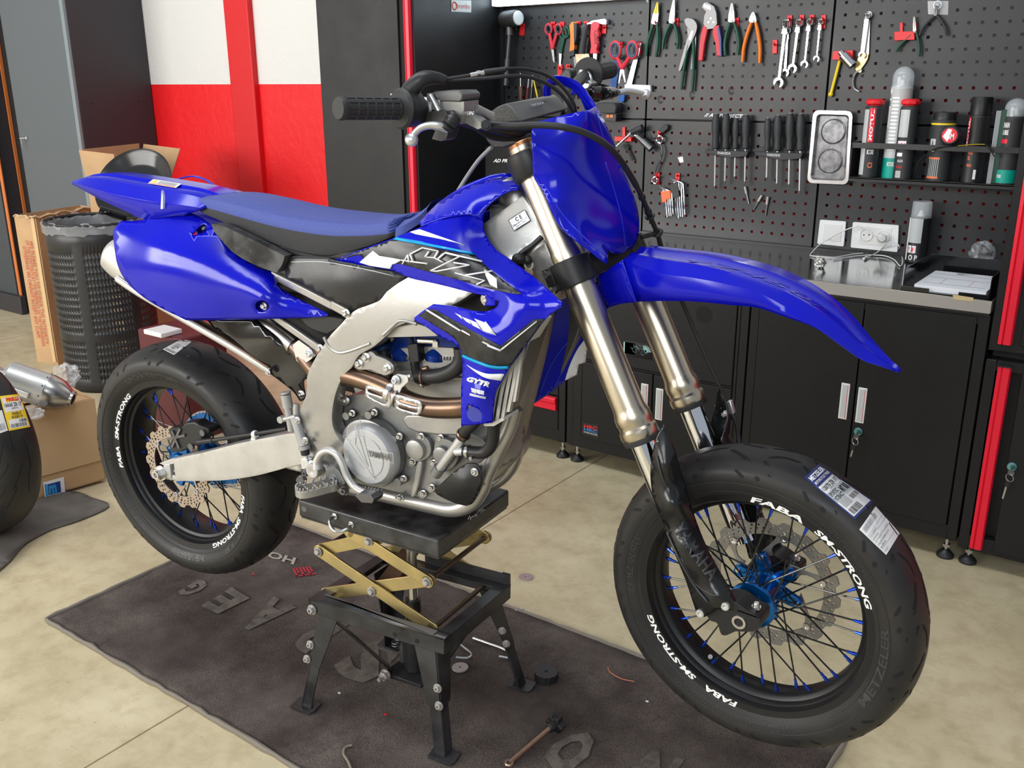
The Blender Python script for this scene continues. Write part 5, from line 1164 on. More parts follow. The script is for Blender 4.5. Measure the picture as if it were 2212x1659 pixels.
# subframe
def sub1():
 mb = MB(); mb.bar(Pb(588, 592, .098), Pb(722, 661, .106), .012, .018, ZZ); mb.bar(Pb(716, 657, .112), Pb(752, 677, .116), .008, .020, ZZ); mb.bar(Pb(596, 684, .092), Pb(696, 756, .108), .012, .017, ZZ); mb.bar(Pb(430, 560, .085), Pb(600, 598, .095), .012, .016, ZZ); mb.bar(Pb(430, 600, .085), Pb(600, 687, .09), .012, .014, ZZ); return mb
sa, sb = both(sub1, 'subframe', M['frame_alu'], bevel=.003)
for par_, sg in ((sa, 1), (sb, -1)):
 for x, y, l in ((749, 676, .118), (693, 752, .112)): m_ = MB(); bolt(m_, Pb(x, y, l), RB, .007, .008); (m_ if sg > 0 else mirrored(m_)).build('frame_bolt', M['steel'], par_)
# silencer and inner guard
mu = cr([Pb(238, 560, .080), Pb(262, 585, .080), Pb(320, 622, .078), Pb(390, 655, .070), Pb(440, 672, .060), Pb(500, 690, .045)], 6)
rr_ = np.interp(np.linspace(0, 1, len(mu)), [0, .03, .10, .5, .8, 1], [.010, .034, .050, .054, .040, .016]); MB().tube([p + ZZ * .028 for p in mu], list(rr_), 24, flat=.62, up=ZZ).build('silencer', M['swing_alu'], BK, ang=60)
eb = cr([Pb(252, 602, .112), Pb(300, 634, .112), Pb(402, 693, .110), Pb(500, 750, .104), Pb(582, 802, .092)], 5)
MB().tube(eb, .0085, 12, flat=.6, up=ZZ).build('silencer_shield', M['swing_alu'], BK)
MB().tube(cr([Pb(418, 690, .098), Pb(500, 738, .095), Pb(585, 792, .085)], 4), .012, 12, flat=.5).build('inner_heat_shield', M['bronze_pipe'], BK)
fl = Sheet([(449, 693, .094), (540, 693, .092), (661, 795, .095), (641, 825, .095), (506, 751, .095), (580, 745, .108), (655, 860, .085), (600, 790, .090)], Pb)
mb = MB(); fl.panel(mb, [(446, 690, 1), (545, 690, 1), (574, 716), (630, 764), (661, 792), (665, 815), (655, 826), (660, 862, 1), (648, 866), (632, 845), (587, 810), (540, 776), (506, 751), (465, 712)], 0, step=12)
mfl = mb.build('mud_flap', M['gloss_black'], BK, solid=.004, ang=50)
mb = MB(); bolt(mb, fl.pt(652, 851, .001), RB, .007, .006); bolt(mb, Pb(580, 805, .10), RB, .005, .005); mb.build('flap_bolt', M['steel'], mfl)
tp = cr([Pb(545, 680, .055), Pb(600, 715, .070), Pb(640, 748, .082), Pb(662, 775, .088), Pb(690, 805, .09), Pb(735, 815, .088)], 5)
ex = MB().tube(tp[:11], .0235, 20).build('link_pipe', M['titanium'], BK)
MB().tube(tp[10:], .0215, 20).build('pipe_elbow', M['bronze_pipe'], ex)
mb = MB(); mb.prism([Pb(x, y, .108) for x, y in ((632, 745), (645, 735), (676, 757), (682, 768), (672, 776), (650, 790), (640, 778))], -RB * .004); mb.lathe(Pb(669, 763, .108), RB, [(0, .012), (.002, .012)], 20); bolt(mb, Pb(669, 763, .110), RB, .008, .007)
mb.build('pipe_bracket', M['silver_alu'], ex)
# ------------------------------------------------------------------ engine
EG = [M['cast_alu']]
def bl_(px, l0, l1, sm=0, mi=0, mb=None): return blkb(mb or MB(), px, l0, l1, mi, sm)
eng = bl_([(738, 875), (750, 858), (775, 852), (812, 855), (850, 880), (890, 892), (960, 888), (1000, 900), (1010, 930), (1042, 950), (1062, 985), (1058, 1025), (1030, 1062), (995, 1082), (940, 1090), (870, 1084), (800, 1068), (745, 1062), (705, 1040), (692, 1000), (712, 960), (728, 920)], .072, -.10, 3).build('engine_case', M['engine_grey'], BK, bevel=.006, seg=3)
bl_([(848, 770), (862, 752), (990, 752), (1010, 800), (1012, 890), (985, 905), (880, 895), (850, 850)], .062, -.062, 2).build('cylinder', M['cast_alu'], BK, bevel=.006)
for k in range(5): bl_([(856, 800 + 16 * k), (1012, 800 + 16 * k), (1012, 806 + 16 * k), (858, 806 + 16 * k)], .070, -.070).build('cylinder_rib', M['cast_alu'], BK, bevel=.001) if k in (0, 1) else None
cv = bl_([(846, 752), (858, 722), (900, 712), (990, 715), (1010, 745), (1008, 766), (850, 768)], .055, -.055, 2).build('valve_cover', M['valve_blue'] if 'valve_blue' in M else mat('valve_blue', (.004, .03, .22), .3, .3), BK, bevel=.004)
for x, y in ((870, 762), (944, 764)):
 MB().lathe(Pb(x, y, .050), (0, 0, 1), [(-.012, .024), (.0, .024), (.010, .014), (.022, .005), (.022, 0)], 20).build('cover_boss', bpy.data.materials['valve_blue'], cv)
g_ = MB()
for k in range(22): g_.box(Pb(852 + 6.6 * k, 774, .064), (.0025, .004, .008), np.column_stack([FB, RB, ZZ]))
tag(g_.build('gasket_teeth', M['steel'], cv), kind='stuff')
# clutch cover
cc = Pb(801, 981, .105)
R_c = .0665
cov = MB().lathe(Pb(811, 972, .075), RB, [(0, .078), (.016, .079), (.024, .076), (.026, .070)], 64).build('clutch_flange', M['engine_grey'], BK, ang=30)
mb = MB().lathe(cc - RB * .010, RB, [(0, R_c + .003), (.012, R_c + .002), (.020, R_c - .001), (.026, R_c - .006), (.0275, R_c - .016), (.0275, R_c - .020), (.0295, R_c - .021), (.030, 0)], 72, 0)
cov2 = mb.build('clutch_cover', M['cover_grey'], cov, ang=25)
Cf = cc + RB * .0208
def cvp(x, y): return Pb(x, y, .0) * 0 + on_plane(x, y, Cf, RB)
K4 = lambda x, y: (630 + x / 7.373, 900 + y / 7.373)
mb = MB()
for a, b, w_ in (((1180, 490), (1615, 585), .0022), ((1225, 655), (1630, 742), .0012), ((1615, 585), (1620, 742), .0015), ((1180, 490), (1225, 655), .0012), ((820, 320), (890, 380), .002), ((890, 380), (1315, 1000), .0022), ((1025, 200), (1215, 795), .0018), ((860, 545), (1145, 830), .0018), ((1100, 180), (1180, 490), .0012), ((1225, 655), (1320, 1000), .0012), ((1020, 130), (1010, 440), .0022), ((1090, 10), (1095, 185), .0012), ((910, 130), (880, 300), .0016), ((880, 300), (815, 300), .001), ((1010, 440), (1215, 795), .0012), ((860, 500), (915, 512), .001)):
 mb.bar(cvp(*K4(*a)), cvp(*K4(*b)), w_ * .5, .0012, RB)
mb.build('cover_relief', M['silver_alu'], cov2)
mb = MB(); put_text(mb, 'YAMAHA', [cvp(*K4(x, y)) + RB * .0008 for x, y in ((1225, 630), (1580, 705), (1570, 610), (1215, 535))], 0, bold=.03); mb.build('cover_lettering', M['dark_steel'], cov2, smooth=False)
for x, y in ((762, 892), (810, 890), (864, 942), (873, 1033), (758, 1000)):
 m_ = MB().lathe(Pb(x, y, .074), RB, [(0, .0105), (.022, .0095), (.025, .0085)], 18, 0); bolt(m_, Pb(x, y, .098), RB, .0055, .007, 1); m_.build('cover_bolt', [M['engine_grey'], M['steel']], cov)
# case details
for x, y, r in ((749, 864, .008), (735, 915, .007), (911, 942, .007), (893, 996, .007), (939, 999, .007), (955, 972, .007), (953, 945, .007), (974, 998, .006), (934, 1052, .007), (916, 1065, .007), (866, 1074, .007), (745, 1058, .007), (1000, 940, .006)):
 m_ = MB().lathe(Pb(x, y, .072), RB, [(0, r * 1.5), (.010, r * 1.3)], 16, 0); bolt(m_, Pb(x, y, .082), RB, r * .8, .007, 1); m_.build('case_bolt', [M['engine_grey'], M['steel']], eng)
mb = MB().lathe(Pb(903, 968, .078), RB, [(0, .024), (.010, .0235), (.014, .0215), (.016, .016), (.0165, 0)], 32)
mb.build('oil_cap', M['cast_alu'], eng)
mb = bl_([(893, 950), (915, 942), (930, 962), (928, 985), (905, 998), (888, 985)], .084, .072, 3); mb.build('filter_cover', M['engine_grey'], eng, bevel=.004)
mb = bl_([(940, 955), (958, 948), (980, 958), (990, 985), (978, 1010), (950, 1020), (938, 995)], .090, .072, 3).lathe(Pb(958, 980, .088), RB, [(0, .020), (.012, .018), (.014, .012), (.014, 0)], 28); mb.build('water_pump', M['engine_grey'], eng, bevel=.003)
bl_([(900, 1000), (912, 1000), (905, 1040), (896, 1072), (886, 1072), (892, 1040)], .084, .070, 2).build('case_rib', M['cast_alu'], eng, bevel=.003)
bl_([(1000, 900), (1010, 925), (990, 942), (900, 935), (872, 915), (880, 895)], .080, .06, 2).build('case_upper', M['cast_alu'], eng, bevel=.005)
# water pipes
wp = MB().tube([Pb(1001, 942, .112), Pb(975, 978, .108), Pb(951, 1010, .098)], .0098, 20).build('water_pipe', M['silver_alu'], BK)
MB().cyl(Pb(951, 1010, .098), Pb(941, 1024, .094), .0125, None, 20).build('pipe_collar', M['engine_grey'], wp)
MB().cyl(Pb(985, 976, .112), Pb(1008, 974, .112), .0085, None, 16).build('pipe_stub', M['silver_alu'], wp)
hs = cr([Pb(1003, 974, .112), Pb(1025, 977, .112), Pb(1048, 976, .112), Pb(1062, 960, .115), Pb(1066, 935, .12), Pb(1066, 900, .13)], 5)
h1 = MB().tube(hs, .0125, 18).build('lower_hose', M['hose'], BK)
MB().ring(Pb(1012, 976, .112), hs[3] - hs[2], .0130, .0022, 24, 6, sq=1.8).cyl(Pb(1016, 986, .125), Pb(1018, 993, .125), .004).build('hose_clip', M['steel'], h1)
h2 = MB().tube(cr([Pb(997, 945, .112), Pb(1006, 930, .115), Pb(1022, 915, .12), Pb(1035, 900, .12)], 4), .0118, 16).build('lower_hose', M['hose'], BK)
MB().ring(Pb(1001, 938, .113), Pb(1008, 928, .116) - Pb(1001, 938, .113), .0125, .0022, 24, 6, sq=1.8).build('hose_clip', M['bronze_pipe'], h2)
hs = cr([Pb(996, 752, .11), Pb(996, 778, .11), Pb(982, 798, .11), Pb(955, 810, .105), Pb(925, 814, .10), Pb(905, 814, .09)], 5)
h3 = MB().tube(hs, .0150, 18).build('upper_hose', M['hose'], BK)
MB().ring(Pb(920, 815, .098), hs[-3] - hs[-6], .0158, .0024, 24, 6, sq=1.8).cyl(Pb(915, 797, .105), Pb(924, 795, .105), .005).build('hose_clip', M['bronze_pipe'], h3)
bl_([(895, 805), (915, 800), (918, 826), (898, 826)], .10, .07, 0).build('thermostat_neck', M['cast_alu'], BK, bevel=.004)
m_ = MB(); bolt(m_, Pb(913, 829, .09), RB, .006, .007); m_.build('neck_bolt', M['steel'], BK)
# coil connector and plug lead
bl_([(879, 745), (900, 742), (903, 760), (906, 782), (885, 784), (882, 768)], .085, .055).build('ignition_connector', M['satin_black'], BK, bevel=.002)
MB().tube(cr([Pb(892, 745, .07), Pb(888, 725, .06), Pb(880, 700, .04)], 4), .004).tube([Pb(895, 782, .07), Pb(900, 810, .07)], .009).build('plug_lead', M['satin_black'], BK)
MB().cyl(Pb(905, 736, .09), Pb(945, 738, .09), .006).box(Pb(942, 743, .095), (.012, .008, .012), np.column_stack([FB, RB, ZZ])).build('clamp_screw', M['steel'], BK)
# engine hanger with bolts
mb = bl_([(762, 790), (776, 770), (800, 758), (812, 768), (832, 775), (850, 790), (848, 806), (828, 812), (800, 800), (775, 800)], .112, .100, 2)
hg = mb.build('engine_hanger', M['frame_alu'], BK, bevel=.002)
for x, y in ((777, 785), (792, 771), (838, 795)): m_ = MB(); bolt(m_, Pb(x, y, .112), RB, .0072, .008); m_.build('hanger_bolt', M['steel'], hg)
# exhaust
pe = cr([Pb(705, 825, .085), Pb(745, 812, .098), Pb(785, 820, .108), Pb(835, 840, .118), Pb(880, 866, .122), Pb(930, 880, .122), Pb(998, 880, .118), Pb(1060, 868, .10)], 6)
exh = MB().tube(pe, .0212, 28).build('exhaust_pipe', M['bronze_pipe'], BK)
mb = MB(); mb.ring(Pb(848, 848, .120), pe[20] - pe[18], .0225, .003, 32, 8, sq=2.4); mb.ring(Pb(862, 856, .121), pe[23] - pe[21], .0222, .0022, 32, 8, sq=1.6)
mb.build('pipe_clamp', M['steel'], exh)
def guard2(px, slots):
 s_ = Sheet([(790, 840, .136), (838, 860, .142), (845, 880, .138), (800, 865, .140), (850, 850, .142), (905, 890, .146), (900, 905, .142), (870, 880, .146)], Pb); mb = MB(); s_.panel(mb, px, 0, step=9, holes=slots); return mb.build('heat_guard', M['silver_alu'], exh, solid=.003, ang=50)
guard2([(790, 836, 1), (796, 833), (836, 846), (842, 853), (844, 875), (840, 883), (830, 880), (797, 862), (789, 853)], [[(797, 841), (830, 851), (833, 856), (830, 859), (797, 848)], [(798, 853), (832, 866), (833, 872), (829, 873), (800, 859)]])
guard2([(853, 858), (858, 853), (890, 862), (907, 868), (911, 880), (908, 893), (900, 898), (885, 895), (858, 886), (852, 876)], [[(864, 863), (896, 873), (902, 876), (900, 880), (864, 870)], [(862, 876), (896, 885), (901, 889), (896, 892), (864, 883)]])
mb = MB(); mb.prism([Pb(x, y, .135) for x, y in ((850, 812), (858, 808), (880, 812), (882, 825), (868, 838), (862, 852), (850, 848))], -RB * .006); bolt(mb, Pb(856, 821, .137), RB, .0075, .008); mb.cyl(Pb(870, 815, .13), Pb(888, 812, .13), .004)
mb.build('clamp_bracket', M['silver_alu'], exh, bevel=.001)
# coil spring and shock behind the frame
sp_ = []
for i in range(150):
 t = i / 149; a = t * 2 * PI * 8; c = BL(.655, .01, 0) + ZZ * (.98 - .32 * t) + FB * (.06 * t - .05); sp_.append(c + FB * math.cos(a) * .034 + RB * math.sin(a) * .034)
MB().tube(sp_, .0065, 10).build('shock_spring', M['spring_blue'], BK); MB().cyl(BL(.60, .01, 1.0), BL(.67, .01, .63), .02).build('shock_body', M['dark_steel'], BK)
# radiators with white louvres
rad = bl_([(1010, 690), (1150, 720), (1125, 800), (1085, 900), (1015, 905), (1008, 800)], .150, .085).build('radiator', M['dark_steel'], BK, bevel=.003)
mirrored(bl_([(1010, 690), (1150, 720), (1125, 800), (1085, 900), (1015, 905), (1008, 800)], .150, .085)).build('radiator', M['dark_steel'], BK, bevel=.003)
for x0, y0, x1, y1, xb, yb, xb2 in ((1095, 800, 1072, 850, 1062, 916, 1046), (1104, 790, 1086, 840, 1076, 912, 1060), (1113, 778, 1098, 836, 1088, 905, 1074), (1122, 764, 1110, 830, 1100, 890, 1087), (1132, 745, 1120, 810, 1113, 868, 1100)):
 mb = MB(); P_ = cr([np.array((x0, y0, .166)), np.array((x1 + 2, y1, .166)), np.array((xb, yb, .166))], 5)
 mb.loft([[Pb(p[0], p[1], p[2]), Pb(p[0] - 7, p[1], p[2] - .004), Pb(p[0] + 3, p[1] - 3, p[2] - .03), Pb(p[0] + 6, p[1] - 2, p[2] - .03)] for p in P_]); mb.build('louvre', M['radiator_white'], rad, ang=50)
mb = bl_([(1042, 914), (1064, 912), (1086, 902), (1089, 908), (1066, 921), (1046, 921)], .168, .11); mb.build('louvre_frame', M['radiator_white'], rad, bevel=.001)
mb = bl_([(1128, 735), (1160, 690), (1172, 692), (1140, 745)], .15, .11); mb.build('louvre_top', M['radiator_white'], rad, bevel=.001)
# front cradle shield (wide worn casting in front of the engine)
sk = Sheet([(1140, 860, .0), (1073, 924, .075), (1134, 930, .01), (1066, 965, .082), (1130, 966, .02), (1043, 1000, .085), (1107, 1026, .04), (1066, 1063, .07)], Pb)
mb = MB(); sk.panel(mb, [(1076, 905, 1), (1110, 868), (1140, 850, 1), (1136, 874), (1131, 894), (1134, 931), (1131, 963), (1120, 985), (1100, 1000), (1078, 1012), (1060, 1032), (1045, 1050, 1), (1038, 1020), (1036, 1005, 1), (1052, 990), (1066, 965), (1070, 935)], 0, step=11)
mb.build('lower_frame_casting', M['cast_dark'] if 'cast_dark' in M else bpy.data.materials['cast_dark'], BK, solid=.012, ang=50)
# black plastic guard by the water pump
gd = Sheet([(938, 1060, .100), (989, 1012, .112), (1033, 1006, .108), (1036, 1060, .105), (1006, 1093, .085), (965, 1078, .095), (1000, 1045, .122)], Pb)
mb = MB(); gd.panel(mb, [(938, 1059, 1), (946, 1050), (958, 1040), (968, 1030), (989, 1012), (1010, 1000, 1), (1024, 1000), (1034, 1006), (1042, 1022), (1040, 1045), (1035, 1062), (1022, 1086), (1007, 1093, 1), (985, 1088), (962, 1078), (944, 1068)], 0, step=10)
gdo = mb.build('case_guard', M['black_plastic'], BK, solid=.003, ang=50)
m_ = MB(); bolt(m_, gd.pt(1026, 1019, .001), RB, .0065, .006); m_.build('guard_bolt', M['steel'], gdo)
# ------------------------------------------------------------------ swingarm, brake, controls
swl = Sheet([(343, 1020, .118), (440, 1000, .122), (560, 985, .120), (650, 970, .112), (690, 1000, .108)], Pb)
def swing():
 mb = MB(); swl.panel(mb, [(375, 992, 1), (400, 986), (439, 978), (500, 962), (540, 953), (591, 943), (625, 937), (668, 935, 1), (690, 985), (692, 1005, 1), (660, 1002), (630, 1007), (591, 1018), (540, 1030), (473, 1038), (381, 1039, 1), (377, 1015)], 0, step=14); return mb
swo, swo2 = both(swing, 'swingarm', M['swing_alu'], solid=.030, bevel=.006, ang=50, seg=3)
for par_, sg in ((swo, 1), (swo2, -1)):
 f_ = (lambda m: m) if sg > 0 else mirrored
 mb = MB(); mb.prism([Pb(x, y, .116) for x, y in ((343, 1001), (376, 990), (380, 1000), (356, 1008))], -RB * .026); mb.prism([Pb(x, y, .116) for x, y in ((350, 1032), (376, 1026), (382, 1038), (360, 1036))], -RB * .026); mb.prism([Pb(x, y, .119) for x, y in ((352, 1002), (366, 1002), (370, 1034), (356, 1034))], -RB * .022)
 mb.cyl(Pb(364, 1018, .105), Pb(380, 1017, .105), .005); f_(mb).build('axle_adjuster', M['swing_alu'], par_, bevel=.002)
 mb = MB(); c = Pb(349, 1021, .118); mb.lathe(c, RB, [(0, .019), (.003, .019)], 24).lathe(c + RB * .003, RB, [(0, .0155), (.011, .0155), (.013, .014)], 6).lathe(c + RB * .014, RB, [(0, .0115), (.006, .011), (.006, .0065), (-.004, .0065), (-.004, 0)], 20); f_(mb).build('axle_nut', M['steel'], par_, ang=30)
MB().cyl(HR - RB * .11, HR + RB * .118, .0105).build('rear_axle', M['steel'], BK)
MB().bar(BL(.42, -.1, .615), BL(.42, .1, .615), .05, .05, ZZ).build('swingarm_bridge', M['swing_alu'], BK, bevel=.008)
# caliper, torque rod (brake line tube), clip
cal = bl_([(362, 928), (368, 924), (392, 924), (398, 914), (420, 911), (432, 920), (450, 926), (452, 936), (440, 942), (430, 958), (412, 966), (392, 976), (372, 978), (364, 966), (370, 948)], .098, .062, 0).build('brake_caliper', M['satin_black'], BK, bevel=.004, seg=3)
mb = MB()
for a, b in (((372, 930), (388, 968)), ((364, 948), (400, 940)), ((390, 926), (372, 966))): mb.bar(Pb(*a, .1), Pb(*b, .1), .006, .005, RB)
mb.lathe(Pb(440, 934, .098), RB, [(0, .008), (.006, .008), (.006, .004)], 16).lathe(Pb(415, 964, .095), RB, [(0, .009), (.006, .009), (.006, .004)], 16).build('caliper_ribs', M['dark_steel'], cal)
MB().cyl(Pb(428, 955, .106), Pb(460, 951, .107), .0062).cyl(Pb(460, 951, .107), Pb(620, 926, .118), .0048).build('brake_line', M['hose'], BK)
mb = MB().ring(Pb(551, 938, .114), Pb(620, 926, .118) - Pb(460, 951, .107), .0065, .003, 16, 6, sq=2).bar(Pb(551, 938, .114), Pb(548, 953, .112), .012, .008, RB); mb.build('line_clip', M['white_plastic'], BK)
# rear master cylinder
rm_ = MB().cyl(Pb(617, 852, .122), Pb(622, 880, .122), .0115, .0115, 20).cyl(Pb(618, 850, .122), Pb(617, 846, .122), .0118).cyl(Pb(622, 880, .122), Pb(630, 930, .122), .0085, .0085, 16)
rm_.cyl(Pb(636, 900, .124), Pb(656, 962, .126), .0105, .0105, 20).cyl(Pb(656, 962, .126), Pb(658, 970, .126), .013, .013, 20).cyl(Pb(640, 872, .118), Pb(640, 896, .120), .007)
rm_.lathe(Pb(612, 904, .12), RB, [(0, .008), (.012, .008)], 12).cyl(Pb(612, 906, .125), Pb(640, 900, .125), .006)
rmo = rm_.build('rear_master_cylinder', M['mc_grey'] if 'mc_grey' in M else mat('mc_grey', (.42, .42, .41), .45, .5, bump=.15, bs=150), BK)
MB().cyl(Pb(658, 969, .126), Pb(660, 982, .126), .0105, .0095, 20).build('boot', M['rubber'], rmo)
MB().cyl(Pb(660, 981, .126), Pb(665, 996, .125), .0035).box(Pb(664, 1001, .125), (.020, .018, .022), np.column_stack([FB, RB, ZZ])).cyl(Pb(672, 1000, .12), Pb(672, 1000, .135), .006).build('push_rod', M['silver_alu'], rmo)
for x, y, l in ((643, 907, .135), (660, 951, .138)): m_ = MB(); bolt(m_, Pb(x, y, l), RB, .006, .006); m_.build('cylinder_bolt', M['steel'], rmo)
# brake pedal
ped = cr([Pb(687, 1011, .142), Pb(686, 996, .142), Pb(694, 980, .142), Pb(710, 973, .142), Pb(727, 981, .142), Pb(740, 1003, .142), Pb(749, 1028, .142), Pb(764, 1050, .142), Pb(784, 1063, .142), Pb(800, 1067, .142)], 6)
pd = MB().tube(ped, list(np.interp(np.linspace(0, 1, len(ped)), [0, .15, .6, 1], [.013, .0095, .0085, .0075])), 14, flat=.9).lathe(Pb(687, 1011, .128), RB, [(0, .017), (.020, .017), (.022, .015), (.022, .004), (.020, 0)], 28).build('brake_pedal', M['swing_alu'], BK)
mb = MB(); q = [(788, 1058), (798, 1052), (822, 1056), (829, 1066), (826, 1074), (802, 1072)]
mb.prism([Pb(x, y, .128) for x, y in q], RB * .035)
for k in range(6):
 for l in (.130, .160): mb.cyl(Pb(790 + 7 * k, 1056 + k * 1.2, l), Pb(790 + 7 * k, 1056 + k * 1.2, l) + ZZ * .006, .0022, .0016, 6)
mb.build('pedal_tip', M['dark_steel'], pd, bevel=.001)
# footpeg
F0 = Pb(716, 1038, .135)
pegm = MB(); n_ = 16
outer = [F0 + FB * math.cos(a) * .026 * (1 if True else 1) + RB * (math.sin(a) * .038 + .045) for a in np.linspace(0, 2 * PI, 29)[:-1]]
c0 = Pb(682, 1048, .185)
ox = unit(Pb(645, 1056, .215) - Pb(715, 1046, .150)); ox = unit(ox - ZZ * ox[2]); oy = unit(np.cross(ZZ, ox)); oy = oy if np.dot(oy, FB) > 0 else -oy
def pg(u, v, z=0): return c0 + ox * u + oy * v + ZZ * z
loop = [(-.042, .018), (-.02, .021), (.015, .022), (.036, .018), (.044, .006), (.044, -.006), (.036, -.018), (.015, -.022), (-.02, -.021), (-.042, -.018)]
lo = cr([np.array(p) for p in loop], 4, True); L3 = [pg(p[0], p[1]) for p in lo]
rg = [[p + ZZ * .0, p + ZZ * -.016, pg(q[0] * .90, q[1] * .82) - ZZ * .016, pg(q[0] * .90, q[1] * .82)] for p, q in zip(L3, lo)]; pegm.loft(rg + [rg[0]], cap=False)
for u in (-.022, .0, .020): pegm.bar(pg(u, -.019, -.008), pg(u, .019, -.008), .004, .012, ZZ)
for i in range(0, len(lo), 2): p = pg(lo[i][0] * .95, lo[i][1] * .92); pegm.cyl(p, p + ZZ * .0075, .0028, .0016, 6)
peg = pegm.build('footpeg', M['cast_alu'], BK, bevel=.0008)
mb = bl_([(706, 1012), (724, 1010), (738, 1030), (745, 1045), (728, 1050), (712, 1046), (704, 1030)], .148, .105, 2); bolt(mb, Pb(721, 1036, .148), RB, .009, .006); mb.build('peg_bracket', M['engine_grey'], BK, bevel=.004)
m_ = MB(); bolt(m_, Pb(663, 1020, .140), RB, .007, .008); m_.build('bracket_bolt', M['dark_steel'], BK); m_ = MB(); bolt(m_, Pb(746, 1059, .118), RB, .008, .008); m_.build('bracket_bolt', M['dark_steel'], BK); m_ = MB(); m_.lathe(Pb(655, 1034, .135), unit(Pb(655, 1034, .15) - Pb(662, 1030, .135)), [(0, .010), (.016, .010)], 6); m_.build('bracket_bolt', M['dark_steel'], BK)
# cylinder between case and frame at the back: sprocket guard block
bl_([(668, 1008), (700, 1006), (712, 1030), (700, 1050), (676, 1045)], .125, .08, 2).build('lower_linkage', M['cast_alu'], BK, bevel=.005)
# ------------------------------------------------------------------ scissor lift
def on_z(x, y, z): return W(x, y, 2, z)
LX = unit(np.array([math.cos(math.radians(8.5)), math.sin(math.radians(8.5)), 0])); LY = np.array([-LX[1], LX[0], 0])
ztop = .530
pA, pB, pC = on_z(643, 1079, ztop), on_z(947, 1168, ztop), on_z(1100, 1058, ztop)
lift = thing('scissor_lift', (float(pB[0]), float(pB[1]) + .15, 0), 'black scissor lift stand with gold arms holding the motorcycle up on four bolted legs', 'lift')
Lx = unit(pB - pA); Ly = unit(pC - pB); wl, dl = np.linalg.norm(pB - pA), np.linalg.norm(pC - pB)
def T(u, v, z): return pA + Lx * u + Ly * v + ZZ * (z - ztop)
mb = MB(); mb.prism([T(0, 0, ztop), T(wl, 0, ztop), T(wl, dl, ztop), T(0, dl, ztop)], -ZZ * .042)
top = mb.build('lift_platform', M['worn_black'], lift, bevel=.005, seg=3)
mb = MB(); mb.prism([T(.004, .004, ztop - .040), T(wl - .004, .004, ztop - .040), T(wl - .004, dl - .004, ztop - .040), T(.004, dl - .004, ztop - .040)], -ZZ * .006); mb.build('platform_rim', M['black_paint'], top)
mb = MB(); a, b = on_plane(727, 1113, pA, Ly), on_plane(763, 1131, pA, Ly); a, b = a - Ly * .002, b - Ly * .002
mb.tube(cr([a, a - Ly * .022 - ZZ * .004, (a + b) / 2 - Ly * .034 - ZZ * .012, b - Ly * .022 - ZZ * .004, b], 6), .0038, 10)
for p in (a, b): mb.hexnut(p, -Ly, .008, .006)
mb.build('carry_handle', M['steel'], top)
MB().lathe(on_plane(657, 1099, pA, Ly), -Ly, [(0, .007), (.001, .007), (.001, .003), (.0005, 0)], 20).build('rivet', M['dark_steel'], top)
mb = MB(); qf = [on_plane(x, y, pB + Lx * .0006, Lx) for x, y in ((1010, 1130), (1050, 1104), (1048, 1090), (1008, 1116))]
rd = random.Random(5)
for k in range(16):
 u = .05 + .9 * k / 16; v = rd.uniform(.2, .6); mb.bar(quad3(qf, u, v), quad3(qf, u + rd.uniform(.02, .07), v + rd.uniform(-.1, .35)), .0016, .0006, Lx)
mb.build('scuff_marks', M['label_grey'], top)
# arms: two scissor pairs; traced pivots on the near plane, repeated on the far plane
GZ = M['gold_zinc']
NP = lambda x, y, d=.02: on_plane(x, y, pA + Ly * d, Ly)
def arm(a, b, d, w_=.030, t_=.005, par=None):
 u = unit(np.asarray(b) - np.asarray(a)); mb = MB().bar(np.asarray(a), np.asarray(b), w_, t_, Ly)
 for p in (a, b): mb.lathe(np.asarray(p) - Ly * t_ / 2, Ly, [(0, w_ / 2), (t_, w_ / 2)], 24)
 return mb.build('scissor_arm', GZ, lift, bevel=.0008)
def pins(lst, d, r=.006):
 for p in lst:
  m_ = MB().lathe(np.asarray(p) + Ly * 0, -Ly, [(0, .011), (.003, .011), (.003, .0085), (.006, .008), (.009, .0055), (.0095, 0)], 24); m_.build('pivot_bolt', M['edge_steel'], lift)
q0, q1, q2, q3, q4, q5 = NP(690, 1190), NP(799, 1168), NP(924, 1256), NP(805, 1276), NP(935, 1358), NP(700, 1285)
up0, up1 = NP(742, 1140), NP(905, 1150)
def cl(a, b, z=.473):                       # stop an arm just under the platform
 return a + (b - a) * min(1.0, (z - a[2]) / (b[2] - a[2])) if b[2] > z else b
FAR = dl * .80
for off in (0, FAR):
 o = Ly * off
 arm(q0 + o, q4 + o, 0)                         # down-right lower arm (near face)
 arm(cl(q2, up0) + o, q2 + o, 0)              # upper arm
 arm(q0 + o + Ly * .008, cl(q0, NP(900, 1146)) + o + Ly * .008, 0)
 arm(q2 + o + Ly * .008, q5 + o + Ly * .008, 0)
pins([q0 - Ly * .003, q1 - Ly * .003, q2 - Ly * .003, q3 - Ly * .003], 0)
for p in (q2, q4): MB().cyl(p, p + Ly * (FAR + .01), .006).build('cross_rod', M['edge_steel'] if False else mat('rod_brown', (.12, .09, .065), .45, .7), lift)
MB().cyl(q0, q0 + Ly * (FAR + .01), .006).build('cross_rod', M['dark_steel'], lift)
MB().bar(q3 + Ly * .03 + Lx * .01, q1 + Ly * (FAR) + Lx * .02 - ZZ * .03, .045, .008, ZZ).build('centre_bar', M['brown_rust'] if 'brown_rust' in M else mat('brown_rust', (.15, .085, .05), .5, .4), lift, bevel=.001)
